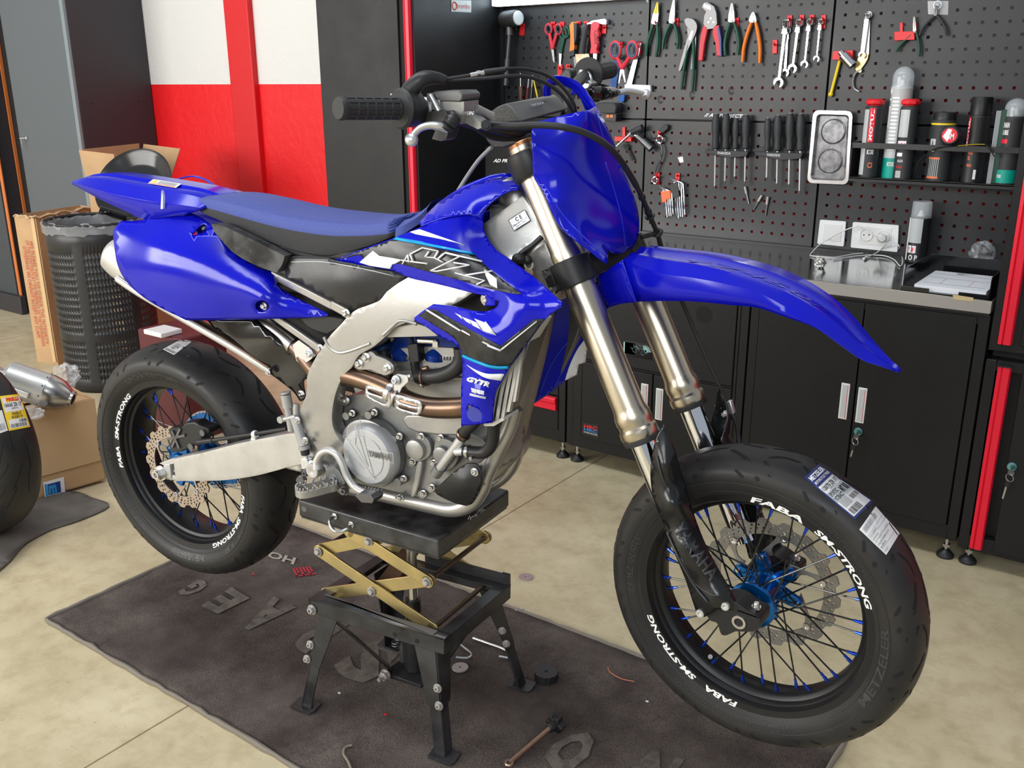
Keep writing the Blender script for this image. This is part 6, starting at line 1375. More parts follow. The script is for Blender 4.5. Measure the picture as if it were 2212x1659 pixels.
# lower frame
zf = .300
fA, fB, fC = on_z(668, 1294, zf), on_z(958, 1383, zf), on_z(1103, 1262, zf)
Fx, Fy = unit(fB - fA), unit(fC - fB); fw_, fd = np.linalg.norm(fB - fA), np.linalg.norm(fC - fB)
def TF(u, v, z=zf): return fA + Fx * u + Fy * v + ZZ * (z - zf)
BP = [M['black_paint'], M['dust']]
def rail(a, b, inw, name='frame_rail'):
 mb = MB(); h = .036; w_ = .030
 mb.prism([a, b, b - ZZ * h, a - ZZ * h], inw * .004); mb.prism([a, b, b + inw * w_, a + inw * w_], -ZZ * .003)
 return mb.build(name, M['black_paint'], lift, bevel=.0012)
r1 = rail(TF(0, 0), TF(fw_, 0), Fy); r2 = rail(TF(fw_, .001, zf - .0008), TF(fw_, fd, zf - .0008), -Fx); rail(TF(fw_, fd), TF(0, fd), -Fy); rail(TF(0, fd), TF(0, 0), Fx)
mb = MB()
for x, y in ((671, 1316), (853, 1371), (901, 1385)): mb.lathe(on_plane(x, y, TF(0, -.0005), Fy), -Fy, [(0, .006), (.0006, .006), (.0006, 0)], 16)
mb.build('rail_hole', M['groove'], r1)
MB().prism([TF(fw_ - .02, fd), TF(fw_, fd), TF(fw_, fd, zf + .028), TF(fw_ - .02, fd, zf + .028)], -Fy * .004).prism([TF(fw_ * .35, fd - .002), TF(fw_, fd - .002), TF(fw_, fd - .002, zf + .026), TF(fw_ * .35, fd - .002, zf + .026)], -Fy * .004).build('rear_upstand', M['black_paint'], lift)
MB().prism([TF(.02, .035, zf + .001), TF(fw_ - .03, .004, zf + .001), TF(fw_ - .03, .024, zf + .001), TF(.02, .028, zf + .001)], ZZ * .0005).build('dust', M['dust'], r1)
m_ = MB(); bolt(m_, on_plane(675, 1316, TF(0, 0), Fy), -Fy, .009, .009); m_.build('frame_bolt', M['edge_steel'], lift)
# legs
feet = {'near_left': (on_z(650, 1527, .010), TF(.02, .01, zf - .03), [(671, 1392), (664, 1423)]), 'near_right': (on_z(962, 1640, .010), TF(fw_ - .03, .012, zf - .03), [(946, 1486), (949, 1524)]), 'far_right': (on_z(1137, 1478, .010), TF(fw_ - .025, fd - .012, zf - .03), [(1085, 1362), (1094, 1390)]), 'far_left': (on_z(940, 1340, 0) * 0, TF(.02, fd - .012, zf - .03), [])}
c_ = feet['near_left'][0] + feet['far_right'][0] - feet['near_right'][0]; feet['far_left'] = (c_, feet['far_left'][1], [])
ctr_ = (feet['near_left'][0] + feet['far_right'][0]) / 2
for k_, (ft, tp_, bs_) in feet.items():
 out = unit(np.array([ft[0] - ctr_[0], ft[1] - ctr_[1], 0])); sx_ = 1 if np.dot(out, Fx) > 0 else -1; sy_ = 1 if np.dot(out, Fy) > 0 else -1
 t3, b3 = tp_, ft + ZZ * .004; mid = t3 * .45 + b3 * .55; wl_ = .034
 def angle(a, b, w0, w1, off):
  mb = MB(); ex, ey = -Fx * sx_, -Fy * sy_
  for e1 in (ex, ey):
   n_v = ey if e1 is ex else ex
   ra_ = [a - n_v * off, a + e1 * w0 - n_v * off, a + e1 * w0 + n_v * (.003 - off), a + n_v * (.003 - off)]; rb2 = [b - n_v * off, b + e1 * w1 - n_v * off, b + e1 * w1 + n_v * (.003 - off), b + n_v * (.003 - off)]
   mb.loft([ra_, rb2])
  return mb
 lg = angle(t3, mid, .055, .034, .0025).build('leg', M['black_paint'], lift, bevel=.0008)
 angle(t3 * .75 + b3 * .25, b3, .030, .030, -.001).build('leg_extension', M['black_paint'], lg, bevel=.0008)
 pd_ = [b3 + Fx * a + Fy * b for a, b in ((-.03, -.022), (.03, -.022), (.034, -.012), (.030, .022), (-.03, .022), (-.034, .012))]
 MB().prism([p - ZZ * .0035 + (-Fx * sx_ - Fy * sy_) * .008 for p in pd_], ZZ * .004).build('foot_plate', M['black_paint'], lg, bevel=.001)
 if k_ == 'near_left' or k_ == 'near_right':
  pn = t3 - Fy * .003; dv = unit(b3 - t3); nn2 = unit(np.cross(dv, Fx)); nn2 = nn2 if np.dot(nn2, Fy) < 0 else -nn2
  for x, y in bs_: m_ = MB(); p = on_plane(x, y, pn, nn2); bolt(m_, p, nn2, .0075, .007); m_.build('leg_bolt', M['edge_steel'], lg)
 elif bs_:
  for x, y in bs_: m_ = MB(); p = on_plane(x, y, t3 + Fx * .0 - Fy * .04, Fx * .5 - Fy); bolt(m_, p, unit(Fx * .3 - Fy), .0070, .007); m_.build('leg_bolt', M['edge_steel'], lg)
# hydraulic jack and its hanging cradle
jk = on_z(857, 1340, .25) ; jc = TF(fw_ * .50, fd * .52, 0)
cr_bot = on_plane(830, 1435, TF(0, fd * .35), Fy)
jb = np.array([jc[0], jc[1], 0.0])
zb = float(on_plane(868, 1440, jb, Fy)[2])
mb = MB().cyl(jb + ZZ * (zb + .012), jb + ZZ * (zb + .13), .026, None, 28).build('jack_body', M['satin_black'], lift, bevel=.003)
MB().cyl(jb + ZZ * (zb + .12), jb + ZZ * (zb + .20), .018, None, 24).build('jack_collar', M['satin_black'], mb)
MB().cyl(jb + ZZ * (zb + .2), jb + ZZ * (ztop - .10), .012, None, 20).build('jack_rod', M['steel'], mb)
MB().prism([jb + Fx * a + Fy * b + ZZ * zb for a, b in ((-.06, -.05), (.05, -.05), (.06, .05), (-.05, .05))], ZZ * .010).build('jack_base', M['black_paint'], mb, bevel=.001)
MB().tube([jb - Fx * .035 + ZZ * (zb + .02), jb - Fx * .035 + ZZ * (zb + .09)], .009).ring(jb - Fx * .04 - Fy * .02 + ZZ * (zb + .075), ZZ, .009, .0015, 16, 6).ring(jb - Fx * .04 - Fy * .02 + ZZ * (zb + .082), ZZ, .009, .0015, 16, 6).build('pump', M['dark_steel'], mb)
for u0 in (.04, fw_ - .04):
 for v0 in (.01, fd - .01): MB().bar(TF(u0, v0, zf - .03), jb + (Fx * (.05 if u0 > .1 else -.05)) + Fy * (-.03 if v0 < .1 else .03) + ZZ * (zb + .01), .018, .004, ZZ).build('cradle_strap', M['black_paint'], lift)
m_ = MB(); p = jb - Fy * .055 - Fx * .045 + ZZ * (zb + .012); m_.hexnut(p, -Fy, .012, .012, wash=.014).cyl(p, p - Fy * .028, .005); m_.build('cradle_bolt', M['edge_steel'], mb)
# ------------------------------------------------------------------ tools hung on the perforated panels
def Q(x, y, d=.012): return W(x, y, 1, YP - d)
DY = np.array([0, -1.0, 0])
def slab(mb, px, d0, d1, mi=0, sm=0):
 o = smooth_poly(px, sm) if sm else [p[:2] for p in px]; mb.prism([Q(x, y, d0) for x, y in o], DY * (d1 - d0), mi); return mb
def strip2(a, b, w0, w1):          # pixel outline of a tapering bar
 a, b = np.array(a, float), np.array(b, float); d = (b - a) / np.linalg.norm(b - a); n = np.array([-d[1], d[0]])
 return [tuple(a + n * w0), tuple(b + n * w1), tuple(b - n * w1), tuple(a - n * w0)]
HG = 'red plastic hooks on the tool panels'
def hook(x, y0, y1, label, w_=5):
 t = thing('tool_hook', Q(x, y1), label, 'hook', HG); mb = MB(); slab(mb, [(x - w_, y0), (x + w_, y0), (x + w_ - 1, y1), (x - w_ - 1, y1)], .0015, .006)
 mb.build('back_plate', M['red_plastic'], t, bevel=.001)
 MB().tube([Q(x, y0 + (y1 - y0) * .35, .005), Q(x - 2, y0 + (y1 - y0) * .4, .028), Q(x - 3, y0 + (y1 - y0) * .2, .034)], .003, 8).build('peg', M['red_plastic'], t); return t
def pliers(tip, piv, eL, eR, jaw, grip, label, jw=7, gw=5, tipm=None, bow=6, name='pliers', jopen=0, grip2=None, g='pliers on the upper tool panels'):
 t = thing(name, Q(*piv), label, 'pliers', g)
 tip, piv, eL, eR = [np.array(p, float) for p in (tip, piv, eL, eR)]
 d = (tip - piv) / np.linalg.norm(tip - piv); n = np.array([-d[1], d[0]])
 for s in (1, -1):
  base = piv - d * 3; mid = piv + (tip - piv) * .45
  o = [tuple(base + n * s * jw * .8), tuple(piv + n * s * jw), tuple(mid + n * s * (jw * .85 + jopen)), tuple(tip + n * s * (1.6 + jopen)), tuple(tip + n * s * (.3 + jopen)), tuple(mid + n * s * (.3 + jopen * .8)), tuple(base - n * s * 1.0)]
  mb = slab(MB(), o, .010, .020, 0)
  j = mb.build('jaw', M[jaw], t, bevel=.0012)
  if tipm:
   m2 = MB(); slab(m2, [tuple(mid + n * s * (jw * .8 + jopen)), tuple(tip + n * s * (1.7 + jopen)), tuple(tip + n * s * (.2 + jopen)), tuple(mid + n * s * (.2 + jopen))], .0095, .0205); m2.build('jaw_tip', M[tipm], j, bevel=.001)
 MB().lathe(Q(piv[0], piv[1], .0205), DY, [(0, .0045 * jw / 7), (.002, .004 * jw / 7), (.002, 0)], 16).build('pivot', M['dark_steel'], t)
 for s, e in ((-1, eL), (1, eR)):
  n_out = (e - piv); st_ = piv - d * 2 + np.array([s * jw * .55, 0]); mid1 = st_ + (e - st_) * .30 + np.array([s * bow * .8, 0]); mid2 = st_ + (e - st_) * .65 + np.array([s * bow, 0])
  P_ = cr([st_, mid1, mid2, e], 5); Wd = np.interp(np.linspace(0, 1, len(P_)), [0, .2, .8, 1], [gw * .75, gw, gw * .95, gw * .8]) / 600.0
  MB().tube([Q(p[0], p[1], .015) for p in P_], list(Wd), 10, flat=.8).build('handle', M[grip if (s < 0 or not grip2) else grip2], t, ang=60)
 return t
pliers((1423, 5), (1416, 50), (1396, 121), (1417, 123), 'steel', 'green_grip', 'green-handled pliers with yellow jaw tips, leftmost of the hanging pliers', tipm='yellow', bow=3)
pliers((1458, -2), (1453, 48), (1432, 106), (1463, 106), 'steel', 'green_grip', 'green-handled long-nose pliers next to the yellow-tipped ones', jw=6, bow=4)
pliers((1583, 7), (1582, 46), (1567, 120), (1594, 119), 'silver_alu', 'green_grip', 'green-handled combination pliers between the crimping tool and orange pincers', bow=5)
pliers((1629, 26), (1628, 46), (1604, 134), (1641, 136), 'chrome', 'orange_grip', 'bright orange handled end-cutting pincers', jw=8, gw=5.2, bow=4)
t = pliers((1489, 44), (1494, 78), (1472, 194), (1495, 197), 'dark_steel', 'green_grip', 'long water-pump pliers with black body and dark green handles', jw=6, gw=4.6, bow=2)
mb = slab(MB(), [(1480, 44, 1), (1486, 39), (1500, 42), (1508, 54), (1506, 70), (1496, 92), (1484, 118), (1474, 150), (1468, 150), (1478, 112), (1486, 84), (1492, 66), (1484, 56)], .012, .022, 0, 3); mb.build('long_jaw', M['dark_steel'], t, bevel=.001)
mb = slab(MB(), [(1500, 62), (1506, 66), (1502, 150), (1493, 150)], .008, .014, 0); mb.build('long_jaw', M['dark_steel'], t, bevel=.001)
slab(MB(), [(1488, 84), (1494, 66), (1498, 68), (1492, 88)], .022, .023).build('slot', M['silver_alu'], t)
t = thing('crimping_tool', Q(1536, 54), 'crimping tool with black steel head and red and blue handles', 'pliers', 'pliers on the upper tool panels')
slab(MB(), [(1518, 16), (1524, 6), (1532, 5), (1546, 14), (1551, 28), (1553, 52), (1545, 62), (1530, 64), (1522, 52), (1524, 34), (1528, 26)], .008, .022, 0, 0).build('head', M['dark_steel'], t, bevel=.0015)
for k in range(4): slab(MB(), [(1520 + 4 * k, 9 + 1.5 * k), (1522.5 + 4 * k, 8 + 1.5 * k), (1524 + 4 * k, 16 + 1.5 * k), (1521.5 + 4 * k, 17 + 1.5 * k)], .022, .0235).build('die_tooth', M['steel'], t, smooth=False)
slab(MB(), [(1524, 52), (1533, 60), (1526, 92), (1521, 132), (1512, 132), (1514, 98), (1518, 70)], .006, .022).build('handle', M['red_soft'], t, bevel=.003)
slab(MB(), [(1544, 58), (1556, 54), (1561, 80), (1562, 122), (1552, 122), (1549, 96), (1542, 72)], .006, .022).build('handle', M['red_soft'], t, bevel=.003)
slab(MB(), [(1554, 62), (1557, 56), (1562, 82), (1563, 122), (1560, 122), (1557, 90)], .005, .0225).build('grip_edge', M['label_navy'], t, bevel=.001)
for x, y in ((1531, 48), (1542, 48), (1536, 40)): MB().lathe(Q(x, y, .022), DY, [(0, .004), (.002, .0035), (.002, 0)], 12).build('rivet', M['steel'], t)
for i, (x, y0, y1, wh) in enumerate(((1418, 42, 60, 'behind the yellow-tipped pliers'), (1462, 39, 58, 'behind the long-nose pliers'), (1592, 38, 58, 'behind the green combination pliers'), (1675, 86, 116, 'standing empty left of the flexible wrenches'), (1707, 33, 56, 'holding the longest flexible wrench'), (1733, 32, 55, 'holding the second flexible wrench'), (1755, 32, 50, 'holding the third flexible wrench'), (1780, 32, 62, 'holding the shortest flexible wrench'), (1129, 50, 77, 'right of the rubber mallet'), (1195, 47, 62, 'behind the red scissors'), (1215, 47, 74, 'behind the dark green scissors'), (1250, 46, 58, 'behind the orange handled tool'), (1267, 46, 60, 'above the scraper'), (1306, 52, 73, 'right of the red moulded handle'), (1341, 91, 104, 'above the big blue and red scissors'), (1381, 91, 118, 'behind the top of the steel square'), (1211, 139, 165, 'empty one above the number plate'), (1228, 139, 150, 'empty one beside the far handlebar grip'), (1421, 373, 398, 'under the lower ring of the curved spanner'), (1426, 282, 300, 'behind the upper ring of the curved spanner'), (1465, 374, 390, 'above the hex key set in the black holder'))):
 hook(x, y0, y1, 'small red plastic hook ' + wh)
def ringwrench(c0, c1, r0, r1, w_, label, joint=True, col='chrome', open_end=True, g='flexible ratchet wrenches in a row', dd=.018):
 t = thing('wrench', Q(*c1), label, 'wrench', g); sc_ = 640.0
 c0, c1 = np.array(c0, float), np.array(c1, float); d = (c1 - c0) / np.linalg.norm(c1 - c0); n = np.array([-d[1], d[0]])
 mb = MB().ring(Q(c0[0], c0[1], dd), DY, (r0 - 2.2) / sc_, 2.6 / sc_, 28, 8, sq=1.3)
 hd = mb.build('ring_head', M[col], t)
 if joint: slab(MB(), strip2(c0 + d * (r0 - 1), c0 + d * (r0 + 11), r0 * .45, r0 * .6), dd - .004, dd + .004).build('joint', M[col], t, bevel=.001)
 slab(MB(), strip2(c0 + d * (r0 + (9 if joint else -1)), c1 - d * r1 * .8, w_, w_ * .9), dd - .003, dd + .003).build('shaft', M[col], t, bevel=.0015)
 if open_end:
  a = math.atan2(d[1], d[0]) + .25; pts = []
  for q in np.linspace(.55, 2 * PI - .55, 15): pts.append((c1[0] + r1 * math.cos(a + q), c1[1] + r1 * math.sin(a + q)))
  for q in (2 * PI - .62, 2 * PI - 1.9, PI, 1.9, .62): k = .46 if abs(q - PI) < 1.4 else .86; pts.append((c1[0] + r1 * k * math.cos(a + q) * (1 if k < .8 else 1), c1[1] + r1 * k * math.sin(a + q)))
  slab(MB(), pts, dd - .004, dd + .004).build('open_jaw', M[col], t, bevel=.0008)
 else: MB().ring(Q(c1[0], c1[1], dd), DY, (r1 - 2.2) / sc_, 2.6 / sc_, 28, 8, sq=1.3).build('ring_head', M[col], t)
 return t
ringwrench((1698, 52), (1683, 178), 11, 11, 3.6, 'longest flexible-head ratchet wrench, leftmost in its row')
ringwrench((1702, 66), (1697, 157), 8, 9, 3.2, 'flexible-head wrench half hidden behind the longest one', dd=.008)
ringwrench((1726, 50), (1713, 148), 9.5, 10, 3.2, 'second longest flexible-head ratchet wrench, right of the longest')
ringwrench((1749, 48), (1739, 139), 8.5, 8.5, 2.8, 'third flexible-head ratchet wrench, left of the shortest')
ringwrench((1773, 47), (1765, 127), 7.5, 7, 2.4, 'shortest flexible-head ratchet wrench, rightmost in its row')
t = ringwrench((1425, 301), (1414, 389), 11, 10, 4, 'S-curved double ring spanner below the pliers', joint=False, open_end=False, g='spanners on the tool panels')
for o in list(t.children):
 if o.name.startswith('shaft'): bpy.data.objects.remove(o)
MB().tube([Q(p[0], p[1], .018) for p in cr([np.array(p) for p in ((1427, 311), (1431, 325), (1427, 345), (1418, 362), (1413, 380))], 5)], .0062, 10, flat=.5, up=DY).build('shaft', M['chrome'], t)
# scissors
def scissors(r1, r2, rr, piv, tips, col, blade, label, col2=None, dd=.012, wd=2.6):
 t = thing('scissors', Q(*piv), label, 'scissors', 'scissors on the left tool panel'); sc_ = 520.0
 for i, (rc, tp) in enumerate(((r1, tips[0]), (r2, tips[1]))):
  loop = [Q(rc[0] + rr * math.cos(a) * .78, rc[1] + rr * 1.25 * math.sin(a), dd) for a in np.linspace(0, 2 * PI, 25)[:-1]]
  h = MB().tube(loop, wd / sc_, 8, closed=True); h.tube([Q(rc[0] + (piv[0] - rc[0]) * .25, rc[1] + rr * 1.1, dd), Q(piv[0], piv[1] + 2, dd)], [wd / sc_ * 1.3, wd / sc_ * 1.6], 8); h.build('handle', M[col], t)
  if col2: MB().tube([Q(rc[0] + (rr - 3) * math.cos(a) * .78, rc[1] + (rr * 1.25 - 3) * math.sin(a), dd + .003) for a in np.linspace(0, 2 * PI, 25)[:-1]], wd / sc_ * .8, 6, closed=True).build('grip_inlay', M[col2], t)
  slab(MB(), [(piv[0] - 3, piv[1] - 2), (piv[0] + 3, piv[1] - 2), (tp[0] + .6, tp[1]), (tp[0] - .6, tp[1])], dd - .001 + .002 * i, dd + .001 + .002 * i).build('blade', M[blade], t)
 MB().lathe(Q(piv[0], piv[1], dd + .004), DY, [(0, .0075), (.003, .007), (.003, .003), (.004, .003), (.004, 0)], 16).build('pivot', M[col], t); return t
scissors((1185, 63), (1206, 63), 8.5, (1193, 103), ((1196, 133), (1198, 135)), 'red_soft', 'steel', 'small scissors with red handles, right of the mallet', 'charcoal')
scissors((1216, 72), (1222, 70), 9, (1211, 112), ((1209, 142), (1211, 143)), 'green_grip', 'steel', 'dark green scissors half behind the small red ones', dd=.006)
scissors((1329, 108), (1366, 108), 14, (1344, 146), ((1337, 180), (1351, 178)), 'red_soft', 'steel', 'big open scissors with blue and red handles', 'blue_grip', dd=.03, wd=3.4)
# mallet
t = thing('rubber_mallet', Q(1100, 60), 'black rubber mallet with grey handle hanging at the left of the tool panel', 'mallet')
c = Q(1103, 41, .05); ax = unit(np.array([1, -.25, .02])); MB().lathe(c - ax * .052, ax, [(0, .026), (.006, .032), (.02, .035), (.084, .035), (.098, .032), (.104, .026)], 28, 0).lathe(c + ax * .050, ax, [(0, .030), (.004, .027), (.004, 0)], 28, 1).build('head', [M['rubber'], M['label_grey']], t, bevel=.002)
MB().cyl(Q(1100, 56, .05), Q(1100, 76, .05), .015).cyl(Q(1100, 76, .05), Q(1096, 127, .05), .009).cyl(Q(1096, 127, .05), Q(1092, 184, .05), .0135, .0115).build('handle', M['dark_steel'], t)
# orange tool, scraper, hammer with moulded handle
t = thing('folding_saw', Q(1243, 120), 'orange and black handled tool left of the scraper', 'hand tool')
slab(MB(), [(1236, 56, 1), (1240, 49), (1248, 48), (1251, 56), (1249, 80), (1246, 108, 1), (1236, 112, 1), (1238, 85)], .008, .03, 0, 3).build('handle', M['orange_grip'], t, bevel=.003)
slab(MB(), [(1246, 48), (1252, 52), (1252, 84), (1246, 100)], .006, .028).slab if False else slab(MB(), [(1246, 48), (1253, 52), (1252, 84), (1247, 100)], .006, .032).build('grip_pad', M['charcoal'], t, bevel=.003)
slab(MB(), [(1236, 110), (1247, 106), (1246, 120), (1240, 123)], .008, .03).build('collar', M['charcoal'], t, bevel=.002); slab(MB(), strip2((1243, 121), (1244, 146), 3, 2.4), .012, .016).build('blade', M['dark_steel'], t)
t = thing('scraper', Q(1257, 116), 'grey handled scraper with a worn steel blade', 'scraper')
MB().tube([Q(p[0], p[1], .03) for p in cr([np.array(p) for p in ((1262, 52), (1263, 72), (1259, 98), (1257, 116))], 4)], list(np.interp(np.linspace(0, 1, 13), [0, .1, .5, 1], [.008, .016, .013, .014])), 14).build('handle', M['charcoal'], t)
slab(MB(), [(1243, 117), (1272, 116), (1278, 139), (1247, 143)], .029, .031).build('blade', mat('worn_blade', (.32, .25, .17), .35, .9, var=.4, vs=30), t)
t = thing('claw_hammer', Q(1290, 116), 'small steel hammer with a red moulded handle', 'hammer')
slab(MB(), [(1282, 52), (1288, 47), (1298, 48), (1301, 56), (1297, 66), (1300, 76), (1295, 86), (1297, 98), (1294, 108), (1297, 116), (1279, 116), (1282, 100), (1280, 78)], .008, .03, 0).build('handle', M['red_soft'], t, bevel=.003)
mb = MB(); put_text(mb, 'SPID', [Q(1294, 94, .031), Q(1292, 64, .031), Q(1282, 66, .031), Q(1284, 96, .031)], 0, bold=.03); mb.build('lettering', mat('relief_red', (.30, .012, .02), .5), t, smooth=False)
slab(MB(), [(1269, 53), (1285, 45), (1304, 42), (1311, 41), (1315, 45), (1314, 53), (1306, 53), (1295, 49), (1282, 52)], .010, .028).build('hammer_head', M['silver_alu'], t, bevel=.0015); slab(MB(), strip2((1287, 116), (1286, 143), 4, 2.5), .014, .02).build('shank', M['silver_alu'], t)
# steel square, blue strap
t = thing('steel_square', Q(1380, 190), 'silver steel square hanging behind the clutch lever', 'square')
slab(MB(), [(1378, 93), (1386, 94), (1364, 188), (1352, 190)], .012, .015).build('blade', M['silver_alu'], t); slab(MB(), [(1353, 182), (1408, 184), (1409, 198), (1352, 196)], .008, .022).build('stock', M['white_paint'], t, bevel=.001)
t = thing('strap', Q(1330, 160), 'blue printed strap hanging behind the big scissors', 'strap')
slab(MB(), [(1325, 132), (1338, 130), (1336, 160), (1331, 192), (1318, 190), (1321, 160)], .004, .006).build('webbing', mat('strap_blue', (.01, .09, .36), .6), t); mb = MB(); put_text(mb, 'TED REVO', [Q(1330, 190, .0068), Q(1336, 136, .0068), Q(1327, 136, .0068), Q(1322, 190, .0068)], 0); mb.build('lettering', M['letter_black'], t, smooth=False)
slab(MB(), [(1340, 206), (1352, 204), (1350, 218), (1344, 222), (1338, 216)], .01, .02).build('strap_end', bpy.data.materials['strap_blue'], t)
# small drivers behind the bar pad
for (x0, y0, x1, y1, hm, r, lb) in ((1124, 158, 1125, 216, 'brown_wood', .009, 'old screwdriver with a wooden handle behind the bar pad'), (1143, 164, 1138, 214, 'maroon', .007, 'slim file with a maroon handle behind the bar pad'), (1151, 162, 1147, 214, 'dark_steel', .004, 'thin steel rod behind the bar pad'), (1153, 174, 1161, 210, 'yellow', .004, 'yellow pencil behind the bar pad')):
 if hm == 'maroon' and 'maroon' not in M: M['maroon'] = mat('maroon', (.12, .02, .02), .4)
 t = thing('bench_tool', Q(x1, y1), lb, 'hand tool', 'small tools behind the bar pad'); xm, ym = x0 + (x1 - x0) * .5, y0 + (y1 - y0) * .5
 MB().cyl(Q(x0, y0, .03), Q(xm, ym, .03), .003).build('shaft', M['steel' if hm != 'yellow' else 'yellow'], t); MB().cyl(Q(xm, ym, .03), Q(x1, y1, .03), r, r * .8, 14).build('handle', M[hm], t)
# battery pack
t = thing('battery_pack', Q(1325, 262), 'black cordless battery with two orange marks under the far handlebar', 'battery')
slab(MB(), [(1300, 225), (1306, 221), (1340, 222), (1346, 230), (1344, 244), (1300, 243)], .006, .06).build('battery', M['charcoal'], t, bevel=.006, seg=3); slab(MB(), [(1302, 246), (1344, 245), (1343, 262), (1306, 258)], .004, .05).build('mount', M['black_plastic'], t, bevel=.003)
for x in (1313, 1321): slab(MB(), [(x - 3, 248), (x + 3, 248), (x + 3, 254), (x - 3, 254)], .0505, .0515).build('orange_mark', M['orange_grip'], t, smooth=False)
# screwdriver racks
def rack(x0, x1, yb, drv, label, which):
 t = thing('screwdriver_rack', Q((x0 + x1) / 2, yb + 12), label, 'rack', 'grey screwdriver racks')
 slab(MB(), [(x0, yb - 2), (x0 + 8, yb - 8), (x1 - 2, yb - 6), (x1, yb), (x1 - 3, yb + 16), (x0 + 2, yb + 11)], .0015, .012).build('back', M['charcoal'], t, bevel=.001)
 slab(MB(), [(x0, yb + 2), (x1, yb + 5), (x1 - 4, yb + 16), (x1 - 38, yb + 19), (x0 + 42, yb + 18), (x0 + 2, yb + 9)], .012, .042).build('tray', M['charcoal'], t, bevel=.002)
 mb = MB(); xm = x0 + 36; put_text(mb, 'PARKSIDE', [Q(xm - 15, yb + 12, .0426), Q(xm + 13, yb + 13.5, .0426), Q(xm + 13, yb + 8, .0426), Q(xm - 15, yb + 6.5, .0426)], 0, bold=.03); mb.build('lettering', M['label_grey'], t, smooth=False)
 for k, (x, yt, ye) in enumerate(drv):
  s_ = thing('screwdriver', Q(x, ye), f'black handled screwdriver, {["first", "second", "third", "fourth"][k]} from the left in the {which} rack', 'screwdriver', 'screwdrivers in the grey racks')
  a = Q(x, yt, .030); b = Q(x - 1.5, yb + 1, .030); L_ = a[2] - b[2]; r = .0155 if yt < 253 else .0125
  MB().lathe(a, b - a, [(0, r * .5), (.002, r * .72), (L_ * .12, r * .9), (L_ * .3, r * 1.05), (L_ * .5, r * 1.0), (L_ * .72, r * .78), (L_ * .82, r * .9), (L_ * .97, r * .85), (L_ * 1.0, r * .55)], 20, 0).lathe(a + ZZ * .001, (0, 0, -1), [(0, 0), (0, r * .4), (.002, r * .5)], 12, 1).build('handle', [M['charcoal'], M['label_grey']], s_)
  MB().cyl(b + ZZ * .002, Q(x - 3, ye - 8, .030), .0036, None, 10, 0).cyl(Q(x - 3, ye - 8, .030), Q(x - 3.3, ye, .030), .0036, .0022, 8, 1).build('shaft', [M['silver_alu'], M['dark_steel']], s_)
 return t
rack(1529, 1623, 321, [(1547, 246, 410), (1569, 245, 399), (1590, 255, 389), (1612, 248, 400)], 'grey screwdriver rack on the middle panel, left one', 'left')
rack(1636, 1740, 325, [(1659, 255, 391), (1681, 249, 404), (1707, 245, 406), (1730, 246, 420)], 'grey screwdriver rack on the middle panel, beside the steel tray', 'right')
t = thing('panel_sticker', Q(1563, 250), 'white slanted workshop lettering on the panel behind the screwdrivers', 'lettering')
mb = MB(); slab(mb, [(1518, 242), (1608, 246), (1608, 259), (1518, 255)], .0004, .0008, 1); put_text(mb, '// AD PROJECT', [Q(1520, 254.5, .0012), Q(1604, 257, .0012), Q(1606, 247, .0012), Q(1523, 244.5, .0012)], 0, bold=.03, shear=.2); mb.build('sticker', [M['letter_white'], M['peg']], t, smooth=False)
# bits, hex keys
for i, (a, b, lb) in enumerate((((1609, 403), (1617, 440), 'steel nut-driver bit right under the left screwdriver rack'), ((1646, 422), (1627, 453), 'slanted steel nut-driver bit, middle one of three'), ((1659, 425), (1653, 466), 'steel nut-driver bit, rightmost and lowest of three'))):
 t = thing('driver_bit', Q(*b), lb, 'bit', 'nut-driver bits stuck to the panel'); a3, b3 = Q(a[0], a[1], .008), Q(b[0], b[1], .006); m3 = a3 * .6 + b3 * .4
 MB().cyl(a3, m3, .0058, None, 14).build('socket', M['edge_steel'], t); MB().cyl(m3, b3, .0032, None, 6).build('shank', M['steel'], t)
def hexset(px, py, n, dx, L_, hold, mt, label):
 t = thing('hex_key_set', Q(px, py + L_), label, 'hex keys', 'hex key sets')
 for k in range(n):
  x = px + k * dx; mb = MB().tube([Q(x - 8 + k * .6, py - 5 + 2.2 * k, .022), Q(x - 2, py + 1.2 * k, .022), Q(x + 1, py + 6, .022), Q(x + 6, py + L_ - 2 * k + (k % 2) * 3, .018)], .0026, 6); mb.build('hex_key', M['chrome'], t)
 slab(MB(), hold, .012, .030).build('holder', M[mt], t, bevel=.002)
hexset(1432, 408, 5, 4.2, 62, [(1431, 413), (1452, 410), (1454, 428), (1444, 430), (1444, 436), (1434, 437)], 'orange_cap', 'hex key set in an orange holder below the curved spanner')
hexset(1456, 390, 5, 4.5, 82, [(1450, 397), (1468, 392), (1472, 424), (1458, 428)], 'black_plastic', 'hex key set in a black holder beside the orange one')
